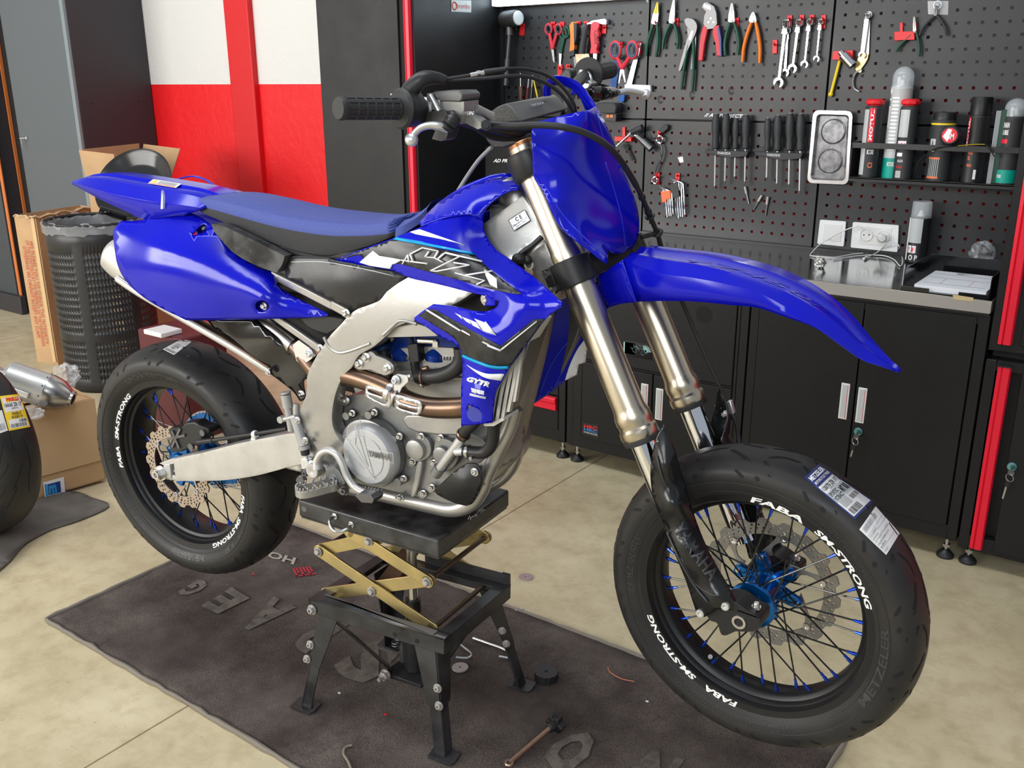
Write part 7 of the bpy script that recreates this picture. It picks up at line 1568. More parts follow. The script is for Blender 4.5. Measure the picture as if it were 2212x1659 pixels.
# red holder with ratchet screwdriver, socket and bent key
t = thing('tool_holder', Q(1352, 306), 'red plastic holder with a T-shaped top, left of the curved spanner', 'holder')
slab(MB(), [(1335, 294), (1371, 296), (1371, 305), (1335, 304)], .0015, .03).build('cradle', M['red_plastic'], t, bevel=.001); slab(MB(), [(1346, 274), (1352, 274), (1352, 296), (1346, 296)], .0015, .008).build('post', M['red_plastic'], t, bevel=.001)
t = thing('screwdriver', Q(1340, 312), 'short screwdriver lying across the red T-shaped holder', 'screwdriver')
MB().cyl(Q(1331, 316, .035), Q(1366, 284, .035), .004).build('shaft', M['steel'], t); MB().cyl(Q(1364, 286, .035), Q(1388, 275, .035), .011, .013, 16).build('handle', M['charcoal'], t)
t = thing('impact_socket', Q(1402, 320), 'black socket on an extension right of the red T-shaped holder', 'socket')
MB().cyl(Q(1376, 294, .03), Q(1390, 306, .03), .011).cyl(Q(1372, 292, .03), Q(1377, 295, .03), .007, None, 12, 1).cyl(Q(1388, 304, .03), Q(1407, 322, .03), .014).build('socket', [M['dark_steel'], M['steel']], t)
t = thing('bent_key', Q(1358, 330), 'small bent black key hanging below the red T-shaped holder', 'key')
MB().tube([Q(1347, 314, .014), Q(1354, 320, .014), Q(1367, 346, .012)], .005, 8).ring(Q(1353, 318, .014), DY, .009, .003, 16, 6).build('key', M['charcoal'], t)
t = thing('strap_wrench', Q(1430, 285), 'black strap wrench hooked above the curved spanner', 'wrench')
MB().tube([Q(p[0], p[1], .012) for p in cr([np.array(p) for p in ((1397, 288), (1404, 298), (1418, 297), (1432, 284))], 5)], .0035, 8, flat=.5).build('strap', M['rubber'], t); slab(MB(), [(1425, 282), (1438, 268), (1446, 270), (1446, 278), (1434, 288)], .006, .02).build('handle', M['charcoal'], t, bevel=.002)
t = thing('note', Q(1470, 345), 'tiny blank white sticker left of the screwdriver racks', 'sticker'); slab(MB(), [(1464, 340), (1475, 338), (1477, 350), (1469, 352)], .0005, .0015).build('paper', M['white_paint'], t, smooth=False)
for x, y, lb in ((1578, 196, 'small black cable tie under the crimping tool'), (1494, 205, 'black cable tie loop below the water-pump pliers'), (1425, 215, 'black cable tie right of the clutch lever')):
 t = thing('cable_tie', Q(x, y), lb, 'cable tie', 'cable ties on the panels'); MB().tube([Q(x + 4 * math.cos(a), y + 8 * math.sin(a), .006) for a in np.linspace(.3, 2 * PI - .2, 16)], .0012, 6).build('loop', M['black_plastic'], t)
# right panel: hook spanner, socket, yellow driver, holder with green pliers, black pliers
t = ringwrench((1874, 34), (1863, 119), 7, 8, 4.5, 'silver combination wrench hung on a clear peg on the right panel', joint=False, g='spanners on the tool panels')
MB().lathe(Q(1878, 32, .002), DY, [(0, .011), (.006, .011), (.008, .008), (.008, 0)], 20).build('peg', M['white_plastic'], t)
t = thing('hook_spanner', Q(1850, 195), 'hooked C-spanner with brass-coloured arm behind the silver wrench', 'spanner')
slab(MB(), strip2((1877, 44), (1873, 118), 3.5, 4.5), .004, .008).build('arm', M['silver_alu'], t, bevel=.001); slab(MB(), [(1877, 118, 1), (1874, 130), (1862, 148), (1853, 158, 1), (1848, 150, 1), (1849, 138), (1856, 122), (1870, 112, 1)], .006, .010, 0, 3).build('brass_link', M['gold_zinc'], t, bevel=.001)
MB().tube([Q(p[0], p[1], .010) for p in cr([np.array(p) for p in ((1862, 150), (1849, 158), (1843, 174), (1845, 190), (1856, 198))], 5)], [.0075] * 8 + [.006] * 13, 10, flat=.5, up=DY).build('hook', M['silver_alu'], t); MB().lathe(Q(1858, 153, .012), DY, [(0, .006), (.003, .006), (.003, 0)], 14).build('pivot', M['gold_zinc'], t)
t = thing('tool_holder', Q(1824, 128), 'red holder block carrying the chrome socket on the right panel', 'holder'); slab(MB(), [(1803, 111), (1846, 109), (1845, 130), (1801, 129)], .0015, .02).build('block', M['red_plastic'], t, bevel=.001)
t = thing('spark_plug_socket', Q(1836, 140), 'chrome spark plug socket resting in the red block', 'socket'); MB().cyl(Q(1815, 112, .035), Q(1823, 121, .035), .010, None, 20).cyl(Q(1821, 119, .035), Q(1842, 142, .035), .0155, None, 24).cyl(Q(1841.5, 141, .035), Q(1842.5, 142.6, .035), .012, None, 20, 1).build('socket', [M['chrome'], M['groove']], t)
t = thing('yellow_driver', Q(1795, 205), 'long yellow tool hanging below the red block', 'hand tool'); MB().cyl(Q(1814, 131, .012), Q(1795, 203, .012), .0055, None, 12).ball(Q(1794.5, 204, .012), .0085).build('body', M['yellow'], t)
t = thing('tool_holder', Q(1956, 87), 'red holder with an upright post carrying small green pliers', 'holder'); slab(MB(), [(1935, 69), (1978, 68), (1979, 86), (1935, 88)], .0015, .02).build('cradle', M['red_plastic'], t, bevel=.001)
for x in (1948, 1979): slab(MB(), [(x - 3, 49), (x + 3, 49), (x + 3, 70), (x - 3, 70)], .0015, .008).build('post', M['red_plastic'], t, bevel=.001)
pliers((1976, 36), (1977, 68), (1935, 111), (1985, 122), 'edge_steel', 'green_grip', 'small rusty-jawed pliers with thin green handles in the red holder', jw=4, gw=3.4, bow=3)
pliers((2024, 12), (2022, 32), (1986, 77), (2045, 77), 'dark_steel', 'charcoal', 'small black pliers hanging from a clear suction hook', jw=4, gw=3.2, bow=5)
t = thing('suction_hook', Q(2026, 32), 'clear plastic adhesive hook at the top of the right panel', 'hook'); slab(MB(), [(2004, 2), (2049, 2), (2048, 32), (2005, 31)], .0006, .0016).build('clear_plate', M['film'], t, smooth=False); MB().ring(Q(2025, 11, .01), DY, .012, .003, 20, 6).ball(Q(2025, 11, .012), .007).build('knob', M['clear_plastic'], t)
# magnetic parts tray
t = thing('magnetic_tray', Q(1790, 396), 'rectangular magnetic steel parts tray with two round magnets', 'tray')
tr = [(1757, 238), (1842, 240), (1832, 399), (1743, 395)]
def rrect(q, r, k=6):
 q = [np.array(p, float) for p in q]; out = []
 for i in range(4):
  a, b, c = q[i - 1], q[i], q[(i + 1) % 4]; p0 = b + (a - b) / np.linalg.norm(a - b) * r; p1 = b + (c - b) / np.linalg.norm(c - b) * r
  for t_ in np.linspace(0, 1, k): out.append(tuple(p0 * (1 - t_) ** 2 + 2 * b * t_ * (1 - t_) + p1 * t_ ** 2))
 return out
o1, o2, o3 = rrect(tr, 14), rrect([(1764, 246), (1835, 248), (1826, 391), (1750, 388)], 10), rrect([(1768, 250), (1831, 252), (1822, 387), (1754, 384)], 8)
mb = MB(); mb.loft([[Q(x, y, .002) for x, y in o2], [Q(x, y, .028) for x, y in o1], [Q(x, y, .030) for x, y in o1], [Q(x, y, .030) for x, y in o2], [Q(x, y, .010) for x, y in o3]], cap=False); mb.add([Q(x, y, .010) for x, y in o3], [tuple(range(len(o3)))], 1)
mb.build('tray', [M['steel'], mat('tray_floor', (.20, .20, .21), .35, .9, var=.5, vs=40)], t, ang=40)
for cx_, cy_ in ((1800, 284), (1793, 348)):
 MB().lathe(Q(cx_, cy_, .011), DY, [(0, .044), (.003, .044), (.004, .041), (.002, .039), (.002, 0)], 40).build('magnet_disc', bpy.data.materials['tray_floor'], t, ang=25)
# shelf with cans
ys0, ys1 = 3.385, 3.497
zS = float(W(2000, 392, 1, ys0)[2]); xS0 = float(W(1833, 385, 1, ys0)[0])
sh_ = thing('can_shelf', (xS0 + .3, ys0, zS - .02), 'black steel shelf with a front rail holding spray cans on the right panel', 'shelf')
MB().bb(xS0, -.44, ys0, ys1, zS - .003, zS).bb(xS0, -.44, ys0, ys0 + .002, zS - .012, zS + .002).build('shelf_plate', M['black_plastic'], sh_)
zR = float(W(2000, 318, 1, ys0)[2]); MB().bb(xS0 + .004, -.44, ys0 - .002, ys0 + .001, zR - .010, zR + .008).build('front_rail', M['black_plastic'], sh_)
for x in (xS0, -.442): MB().bb(x, x + .002, ys0, ys1, zS, zR + .008).build('shelf_end', M['black_plastic'], sh_)
def can(cx_, cyb, cyt, r, y, label, body, capm, cap_h=.030, capr=None, name='spray_can', zb=None, grp='spray cans on the wall shelf', dome=False, bands=(), texts=(), shoulder=True):
 b = W(cx_, cyb, 1, y); zb_ = zS if zb is None else zb; x = float(b[0]); zt = float(W(cx_ + (0), cyt, 1, y)[2]); H = zt - zb_
 t = thing(name, (x, y, zb_), label, 'can', grp); o = np.array([x, y, zb_ + .0005]); Hb = H - cap_h
 mb = MB().lathe(o, ZZ, [(0, r * .93), (.003, r), (.006, r * .99), (Hb - .012, r * .99), (Hb - .010, r), (Hb - .006, r * .98), (Hb, r * .80)], 36, 0)
 for z0, z1, mi in bands: mb.lathe(o, ZZ, [(z0 * Hb, r * 1.004), (z1 * Hb, r * 1.004)], 36, mi, cap=False)
 def mp(a0, a1, z0, z1):
  def f(u, v): a = a0 + (a1 - a0) * u; return o + np.array([math.cos(a) * r * 1.010, math.sin(a) * r * 1.010, (z0 + (z1 - z0) * v) * Hb])
  return f
 for kind, s, a0, a1, z0, z1, mi in texts:       # angles measured from the camera-facing direction
  A = math.radians(-90 - 12); a0, a1 = A + math.radians(a0), A + math.radians(a1)
  if kind == 't': put_text(mb, s, mp(a0, a1, z0, z1), mi, bold=.03)
  elif kind == 'v': f = mp(0, 1, z0, z1); put_text(mb, s, (lambda u, v, a0=a0, a1=a1, z0=z0, z1=z1: o + np.array([math.cos(a1 + (a0 - a1) * v) * r * 1.012, math.sin(a1 + (a0 - a1) * v) * r * 1.012, (z0 + (z1 - z0) * u) * Hb])), mi, bold=.04)
  else:
   n_ = 6; vs = [o + np.array([math.cos(a0 + (a1 - a0) * i / n_) * r * 1.007, math.sin(a0 + (a1 - a0) * i / n_) * r * 1.007, z * Hb]) for i in range(n_ + 1) for z in (z0, z1)]; mb.add(vs, [(2 * i, 2 * i + 2, 2 * i + 3, 2 * i + 1) for i in range(n_)], mi)
 mb.build('can_body', [M[m_] for m_ in body], t, ang=40)
 cr_ = capr or r * .95
 if dome: MB().lathe(o + ZZ * (Hb - .004), ZZ, [(0, cr_)] + [(cap_h * .45 + (cap_h * .55) * math.sin(a), cr_ * math.cos(a) * .98 + .0005) for a in np.linspace(0, PI / 2, 8)], 32).build('dome_cap', M[capm], t, ang=50); MB().lathe(o + ZZ * (Hb - .002), ZZ, [(0, .012), (.01, .008), (.02, .007), (.02, 0)], 16).build('nozzle', M['white_plastic'], t)
 elif capm == 'clear_plastic': MB().lathe(o + ZZ * (Hb - .004), ZZ, [(0, cr_), (cap_h + .002, cr_ * .96), (cap_h + .004, cr_ * .90), (cap_h + .004, 0)], 32).build('clear_cap', M[capm], t); MB().lathe(o + ZZ * (Hb - .002), ZZ, [(0, .014), (.012, .010), (.012, .008), (.022, .0075), (.022, 0)], 16).build('nozzle', M['white_plastic'], t)
 elif capm == 'red_plastic':
  MB().lathe(o + ZZ * (Hb - .004), ZZ, [(0, cr_ * .8), (cap_h * .3, cr_ * .86), (cap_h * .35, cr_ * 1.12), (cap_h * .75, cr_ * 1.12), (cap_h, cr_ * .82), (cap_h, 0)], 8).build('spray_head', M[capm], t, bevel=.002); MB().box(o + ZZ * (Hb + cap_h * .9 - .004) + np.array([.006, -.006, 0]), (.026, .016, .006)).build('trigger', M['charcoal'], t, bevel=.002)
 else: MB().lathe(o + ZZ * (Hb - .004), ZZ, [(0, cr_), (cap_h, cr_ * .98), (cap_h + .003, cr_ * .92), (cap_h + .003, 0)], 32).build('cap', M[capm], t)
 return t
haz = lambda z0: [('p', '', -14, 0, z0, z0 + .09, 2), ('p', '', 4, 18, z0, z0 + .09, 2), ('t', 'A', -11, -3, z0 + .015, z0 + .07, 1), ('t', 'E', 7, 15, z0 + .015, z0 + .07, 1)]
can(1874, 376, 211, .0300, 3.425, 'black spray can with red head and upright red brand panel, left on the shelf', ['charcoal', 'letter_black', 'letter_white', 'red_trim', 'label_grey', 'orange_cap'], 'red_plastic', .026, texts=[('p', '', 2, 38, .50, .97, 3), ('v', 'MOTUL', 10, 30, .52, .95, 2), ('p', '', -50, -4, .04, .95, 4), ('t', 'MC CARE', 8, 50, .33, .40, 2), ('t', 'C3', 20, 50, .14, .22, 5)])
can(1928, 372, 141, .0360, 3.462, 'tall grey spray can with a clear dome cap standing behind the two red-headed cans', ['label_grey', 'letter_black', 'letter_white', 'teal'], 'clear_plastic', .065, dome=True, bands=[(.0, .22, 3)], texts=[('p', '', -42, -28, .55, .96, 2), ('t', 'MOTOREX', -10, 34, .13, .18, 2)] + [('p', '', -20, 20, .30 + .04 * k, .318 + .04 * k, 2) for k in range(15)] + [('t', 'CHAIN', -50, -30, .86, .92, 1), ('t', 'LUBE', -50, -30, .78, .84, 1)])
can(1948, 382, 211, .0300, 3.420, 'black spray can with red head and white hazard diamonds, third on the shelf', ['charcoal', 'letter_black', 'letter_white', 'red_trim', 'label_grey'], 'red_plastic', .026, texts=[('p', '', -34, 30, .58, .95, 4), ('p', '', -28, 28, .42, .53, 2), ('t', '! F !', -20, 20, .44, .51, 3), ('p', '', -25, 12, .32, .37, 2), ('t', 'A A A', -15, 20, .24, .28, 2), ('t', 'MOTUL CLEAN', -20, 20, .16, .19, 3), ('p', '', -20, 14, .03, .12, 2)] + [('p', '', -18 + 4 * k, -16 + 4 * k, .035, .115, 1) for k in range(8)])
can(2024, 382, 242, .0375, 3.425, 'short black can with a yellow band and a spoked wheel picture', ['charcoal', 'letter_black', 'letter_white', 'yellow', 'orange_cap', 'label_grey'], 'satin_black', .020, capr=.036, bands=[(.90, .93, 3)], texts=[('p', '', -36, -4, .48, .68, 5), ('t', 'A', -28, -12, .52, .66, 1), ('t', 'VALVE', -34, -6, .48, .52, 3)] + [('p', '', -26 + 9 * k, -23 + 9 * k, .08, .36, 5) for k in range(6)] + [('p', '', -32, 26, .36, .39, 4), ('p', '', -32, 26, .05, .08, 4)])
can(2098, 388, 209, .0330, 3.425, 'black spray can with a matt black cap beside the tape measure', ['satin_black', 'letter_black', 'letter_white', 'red_trim', 'orange_cap', 'label_grey'], 'matte_black', .052, capr=.0325, texts=[('p', '', -44, -26, .50, .95, 3), ('v', 'MOTUL', -41, -28, .52, .93, 2), ('t', 'AIR FILTER', -14, 12, .42, .50, 4), ('t', 'OIL', -14, 0, .34, .40, 4), ('t', 'SPRAY', -14, 14, .24, .28, 4), ('p', '', 26, 40, .06, .2, 2)])
can(2172, 392, 209, .0350, 3.425, 'spray can with a clear dome cap at the far right end of the shelf', ['charcoal', 'letter_black', 'letter_white', 'teal', 'red_trim'], 'clear_plastic', .055, dome=True, bands=[(.03, .22, 3)], texts=[('t', 'CHAIN', -40, 0, .82, .90, 2), ('t', 'LUBE', -40, 0, .72, .79, 2), ('p', '', -40, 0, .60, .66, 4), ('t', 'MOTOREX', -40, -5, .1, .15, 2)])
t = thing('tape_measure', Q(2054, 300, .09), 'black and red tape measure perched on the shelf rail', 'tape measure')
c = W(2054, 292, 1, ys0 - .012); MB().lathe(c + np.array([0, .018, 0]), DY, [(0, .026), (.004, .030), (.032, .030), (.036, .026)], 24, 0).lathe(c - np.array([0, .0182, 0]), DY, [(0, .023), (.001, .023), (.001, 0)], 28, 1).build('case', [M['black_plastic'], M['red_trim']], t, bevel=.001)
mb = MB(); put_text(mb, '5M', [c + np.array([-.004, -.020, -.012]), c + np.array([.014, -.020, -.012]), c + np.array([.014, -.020, .006]), c + np.array([-.004, -.020, .006])], 0, bold=.03); mb.add([c + np.array(p) for p in ((-.020, -.0198, -.004), (-.004, -.0198, -.02), (.006, -.0198, .018), (-.006, -.0198, .021))], [(0, 1, 2, 3)], 0); mb.build('dial_print', M['letter_white'], t, smooth=False)
t = thing('strap', W(2040, 330, 1, ys0 - .005), 'black and yellow strap draped over the shelf rail', 'strap')
pp = [W(x, y, 1, ys0 - .012) for x, y in ((1978, 370), (1985, 350), (2005, 330), (2030, 318), (2070, 315), (2105, 312), (2128, 312), (2140, 325), (2148, 338))]
MB().tube(cr(pp, 5), .0055, 8, flat=.3, up=(0, 1, 0)).build('webbing', M['rubber'], t); MB().tube(cr([p + DY * .003 for p in pp[4:7]], 5), .0045, 6, flat=.3, up=(0, 1, 0)).build('yellow_edge', M['yellow'], t)
t = thing('plastic_box', W(2160, 322, 1, 3.44), 'dark green plastic box with clear front on the right of the shelf', 'box')
x0_, x1_ = float(W(2143, 320, 1, 3.42)[0]), float(W(2176, 320, 1, 3.42)[0]); zt = float(W(2160, 236, 1, 3.42)[2]); MB().bb(x0_ + .016, x1_, 3.40, 3.47, zS + .001, zt).build('box_body', mat('box_green', (.006, .05, .03), .4), t, bevel=.003); MB().bb(x0_, x0_ + .015, 3.402, 3.468, zS + .001, zt - .004).build('lid', M['clear_plastic'], t, bevel=.002)
# wall sockets and things on the worktop
def plate(px, label, name, rockers):
 t = thing(name, Q(px[0][0], px[3][1]), label, 'switch' if 'switch' in name else 'socket'); q = [Q(x, y, .0) for x, y in px]
 slab(MB(), rrect(px, 3, 4), .0015, .011).build('frame', M['white_paint'], t, bevel=.0015); cx_ = np.mean([p[0] for p in px]); cy_ = np.mean([p[1] for p in px])
 slab(MB(), [tuple(np.array([cx_, cy_]) + (np.array(p) - (cx_, cy_)) * .68) for p in px], .011, .0125).build('insert', M['white_plastic'], t, bevel=.0006); return t
t = plate([(1773, 474), (1829, 478), (1824, 532), (1767, 526)], 'white light switch plate above the worktop', 'switch_plate', 1)
slab(MB(), [(1790, 516), (1796, 516.5), (1796, 517.5), (1790, 517)], .0126, .013).build('mark', M['letter_grey'], t, smooth=False)
t = plate([(1844, 479), (1943, 486), (1940, 544), (1839, 534)], 'white double power socket plate above the worktop', 'socket_plate', 2)
for cx_, cy_ in ((1872, 507), (1908, 512)):
 MB().lathe(Q(cx_, cy_, .0125), DY, [(0, .0225), (.003, .0225), (.003, .0205), (.0006, .0200), (.0006, 0)], 36).build('socket_ring', M['white_plastic'], t)
 for dx in (-5, 6): MB().lathe(Q(cx_ + dx, cy_, .0085), DY, [(.0046, .0025), (.0052, .0025), (.0052, 0)], 10).build('pin_hole', M['groove'], t, smooth=False)
t = thing('charger_cable', Q(1905, 545, .05), 'white charging cable with plug looping from the socket across the worktop', 'cable')
ZT = .8352
mb = MB().cyl(Q(1903, 513, .012), Q(1906, 515, .045), .016, .012, 20); mb.build('plug', M['white_plastic'], t, bevel=.002)
pth = [Q(1906, 516, .045), Q(1885, 506, .05), Q(1862, 490, .05), Q(1846, 490, .05), Q(1815, 502, .05), Q(1775, 525, .05), W(1752, 548, 2, ZT + .004), W(1757, 553, 2, ZT + .004), W(1800, 556, 2, ZT + .004), W(1850, 548, 2, ZT + .004), W(1900, 545, 2, ZT + .004), W(1935, 542, 2, ZT + .004), Q(1943, 535, .06), Q(1935, 525, .06), Q(1918, 525, .06), W(1895, 545, 2, ZT + .010), W(1872, 556, 2, ZT + .006)]
MB().tube(cr(pth, 6), .0021, 8).build('cord', M['white_plastic'], t); e_ = W(1872, 556, 2, ZT + .006); MB().cyl(e_, e_ + unit(W(1862, 560, 2, ZT + .006) - e_) * .03, .005, .004, 12).build('connector', M['white_plastic'], t)
pth = [W(1943, 545, 2, ZT + .004), W(1950, 560, 2, ZT + .004), W(1945, 575, 2, ZT + .004), W(1930, 560, 2, ZT + .004), W(1905, 552, 2, ZT + .004), W(1860, 552, 2, ZT + .004), W(1800, 560, 2, ZT + .004)]
MB().tube(cr(pth, 5), .0021, 8).build('cord', M['white_plastic'], t)
t = thing('foil_ball', W(1772, 572, 2, ZT), 'crumpled ball of foil with tape on the worktop', 'foil'); c = W(1772, 568, 2, ZT + .016); mb = MB().ball(c, .022, 14, 10); rd = random.Random(3); mb.v = [tuple(np.array(c) + (np.array(p) - c) * rd.uniform(.72, 1.0)) for p in mb.v]; mb.build('foil', M['foil'] if 'foil' in M else mat('foil', (.7, .68, .62), .25, .9), t, smooth=False)
cb_ = W(1977, 568, 2, ZT); can(1977, 568, 434, .0345, float(cb_[1]) + .02, 'spray can with a clear cap standing on the worktop', ['satin_black', 'letter_black', 'letter_white', 'red_trim', 'label_grey'], 'clear_plastic', .050, zb=ZT, grp='spray can on the worktop', texts=[('p', '', -34, 40, .44, .97, 4), ('p', '', -55, -36, .05, .97, 2), ('p', '', -30, -8, .22, .38, 2), ('p', '', -4, 18, .22, .38, 2), ('t', '! F', -26, 14, .24, .35, 3), ('t', 'O P', -20, 30, .06, .18, 2)])
# letter tray with papers
t = thing('letter_tray', W(2040, 600, 2, ZT), 'black letter tray with printed white papers at the right end of the worktop', 'tray')
FL_, FR_, BR_, BL2 = [W(x, y, 2, ZT) for x, y in ((1927, 631), (2128, 654), (2150, 585), (1998, 560))]
FL_[1] = FR_[1] = YF + .0; BL2[1] = BR_[1] = max(BR_[1], BL2[1]) + .02; xl_, xr_ = float(FL_[0]) + .012, -.450; y0_, y1_ = YF - .008, 3.26
MB().bb(xl_, xr_, y0_, y1_, ZT, ZT + .003).bb(xl_, xl_ + .003, y0_ + .02, y1_, ZT, ZT + .062).bb(xr_ - .003, xr_, y0_ + .02, y1_, ZT, ZT + .062).bb(xl_, xr_, y1_ - .003, y1_, ZT, ZT + .062).bb(xl_, xl_ + .08, y0_, y0_ + .003, ZT, ZT + .014).bb(xr_ - .08, xr_, y0_, y0_ + .003, ZT, ZT + .014).build('tray', M['gloss_black'], t, bevel=.001)
ps_ = thing('paper_stack', ((xl_ + xr_) / 2, 3.08, ZT + .003), 'white printed job sheets lying in the black letter tray', 'papers')
mb = MB().bb(xl_ + .035, xr_ - .010, y0_ + .012, y1_ - .06, ZT + .0035, ZT + .020); 
q = [(xl_ + .035, y0_ + .012, ZT + .0205), (xr_ - .010, y0_ + .012, ZT + .0205), (xr_ - .010, y1_ - .06, ZT + .0205), (xl_ + .035, y1_ - .06, ZT + .0205)]
for v in (.18, .55, .8): patch(mb, q, .06, .94, v, v + .008, 1)
for u in (.3, .7): patch(mb, q, u, u + .005, .18, .55, 1)
for k in range(9): patch(mb, q, .35, .35 + .05 * (k % 4 + 2), .86 + .012 * k, .866 + .012 * k, 2)
mb.build('sheets', [M['paper'], mat('pink_print', (.55, .25, .25), .6), M['letter_grey']], ps_, smooth=False)
t = thing('tape_scrap', W(2080, 648, 1, YF - .015), 'scrap of masking tape stuck on the front edge of the letter tray', 'tape')
MB().prism([W(x, y, 1, YF - .0125) for x, y in ((2058, 636), (2103, 643), (2102, 651), (2060, 647))], DY * .0006).build('tape', mat('masking_tape', (.55, .42, .22), .7), t, smooth=False)
t = thing('plastic_bag', W(2120, 555, 2, ZT), 'crumpled clear plastic bag at the right end of the worktop', 'bag'); c = W(2120, 548, 2, ZT + .045); mb = MB().ball(c, .075, 18, 10, sc=(1, .6, .6)); rd = random.Random(8); mb.v = [tuple(np.array(c) + (np.array(p) - c) * rd.uniform(.65, 1.0)) for p in mb.v]; mb.v = [(p[0], p[1], max(p[2], ZT + .001)) for p in mb.v]; mb.build('bag', M['film'], t, smooth=False)
t = thing('loose_fittings', W(2070, 545, 2, ZT), 'small heap of black and chrome fittings beside the plastic bag', 'fittings'); c = W(2068, 548, 2, ZT + .015); rd = random.Random(4)
for k in range(9):
 p = c + np.array([rd.uniform(-.05, .05), rd.uniform(-.03, .03), rd.uniform(-.008, .01)]); a = unit(np.array([rd.uniform(-1, 1), rd.uniform(-1, 1), rd.uniform(-.3, .3)])); MB().cyl(p - a * .012, p + a * .012, rd.uniform(.006, .012), None, 12).build('fitting', M[rd.choice(['chrome', 'charcoal', 'steel', 'black_plastic'])], t, bevel=.001)
# ------------------------------------------------------------------ floor: carpet runner, boxes, basket, spare tyre
def carpet_mat():
 m = mat('carpet', (.085, .07, .062), .95); nt = m.node_tree; L = nt.links; b = nt.nodes['Principled BSDF']; tc = nt.nodes.new('ShaderNodeTexCoord')
 def noise(s, d=5, r=.6):
  n = nt.nodes.new('ShaderNodeTexNoise'); n.inputs['Scale'].default_value = s; n.inputs['Detail'].default_value = d; n.inputs['Roughness'].default_value = r; L.new(tc.outputs['Object'], n.inputs[0]); return n.outputs[0]
 def ramp(src, a, ca, b_, cb):
  r = nt.nodes.new('ShaderNodeValToRGB'); r.color_ramp.elements[0].position = a; r.color_ramp.elements[0].color = (*ca, 1); r.color_ramp.elements[1].position = b_; r.color_ramp.elements[1].color = (*cb, 1); L.new(src, r.inputs[0]); return r.outputs[0]
 def mul(a, c):
  x = nt.nodes.new('ShaderNodeMix'); x.data_type = 'RGBA'; x.blend_type = 'MULTIPLY'; x.inputs[0].default_value = 1; L.new(a, x.inputs[6]); L.new(c, x.inputs[7]); return x.outputs[2]
 c = ramp(noise(6), .35, (.070, .053, .046), .68, (.15, .125, .108)); c = mul(c, ramp(noise(420, 2), .35, (.45, .45, .45), .62, (1.25, 1.22, 1.2))); c = mul(c, ramp(noise(2.2), .40, (.62, .58, .58), .55, (1, 1, 1)))
 L.new(c, b.inputs['Base Color']); n = nt.nodes.new('ShaderNodeBump'); n.inputs['Strength'].default_value = .9; n.inputs['Distance'].default_value = .003; L.new(noise(380, 2), n.inputs['Height']); L.new(n.outputs[0], b.inputs['Normal']); return m
CP = carpet_mat()
t = thing('carpet_runner', (-1.4, 1.5, 0), 'dark brown worn carpet runner with faded letters under the lift', 'carpet')
x0, x1, y0, y1 = -2.42, -.445, 1.105, 1.915
nx, ny = 60, 26; vs = []; fs = []
for j in range(ny + 1):
 for i in range(nx + 1):
  x = x0 + (x1 - x0) * i / nx; y = y0 + (y1 - y0) * j / ny; vs.append((x, y, .006 + .0012 * math.sin(x * 7) * math.sin(y * 9)))
fs = [(j * (nx + 1) + i, j * (nx + 1) + i + 1, (j + 1) * (nx + 1) + i + 1, (j + 1) * (nx + 1) + i) for j in range(ny) for i in range(nx)]
MB().add(vs, fs).build('pile', CP, t, solid=.006)
ed = MB(); rd = random.Random(2)
loop = [(x0, y0)] + [(x0 + (x1 - x0) * k / 60, y0) for k in range(1, 60)] + [(x1, y0)] + [(x1, y0 + (y1 - y0) * k / 24) for k in range(1, 24)] + [(x1, y1)] + [(x1 - (x1 - x0) * k / 60, y1) for k in range(1, 60)] + [(x0, y1)] + [(x0, y1 - (y1 - y0) * k / 24) for k in range(1, 24)]
ed.tube([(x + rd.uniform(-.002, .002), y + rd.uniform(-.002, .002), .0055) for x, y in loop], [.0055 + rd.uniform(-.0015, .002) for _ in loop], 7, closed=True)
ed.build('overlocked_edge', mat('carpet_edge', (.22, .19, .155), .95, bump=.8, bs=400), t)
FADE = mat('faded_print', (.16, .135, .112), .95, var=.6, vs=40, col2=(.095, .08, .07), bump=.9, bs=380); REDP = mat('red_logo', (.42, .03, .05), .9, var=.3, vs=60); PALE = mat('pale_print', (.42, .37, .32), .9, var=.3, vs=60)
lt = MB(); Z = .0088
def flq(pts): return [W(x, y, 2, Z) for x, y in pts]
# the runner's own lettering, seen upside down from here
for s, q in (('G', [(458, 1264), (432, 1250), (380, 1280), (402, 1290)]), ('E', [(540, 1292), (500, 1268), (434, 1308), (470, 1326)]), ('A', [(640, 1312), (592, 1288), (505, 1348), (560, 1370)]), ('R', [(770, 1338), (700, 1320), (612, 1386), (660, 1412)]), ('S', [(880, 1395), (820, 1375), (705, 1440), (790, 1490)])): put_text(lt, s, flq(q), 0, bold=.05)
put_text(lt, 'O', flq([(1300, 1590), (1240, 1575), (1150, 1640), (1240, 1680)]), 0, bold=.05); put_text(lt, 'N', flq([(1480, 1640), (1410, 1620), (1330, 1690), (1420, 1720)]), 0, bold=.05)
put_text(lt, 'HO', flq([(634, 1220), (573, 1202), (585, 1190), (640, 1205)]), 1, bold=.03)
qr = flq([(640, 1246), (684, 1240), (672, 1222), (630, 1226)])
for k in range(6): u = k / 6; patch(lt, qr, u, u + .11, .05 + .3 * (k % 2), .95, 2)
patch(lt, qr, .0, 1, .0, .14, 2)
tag(lt.build('printed_letters', [FADE, PALE, REDP], t, smooth=False), kind='stuff')
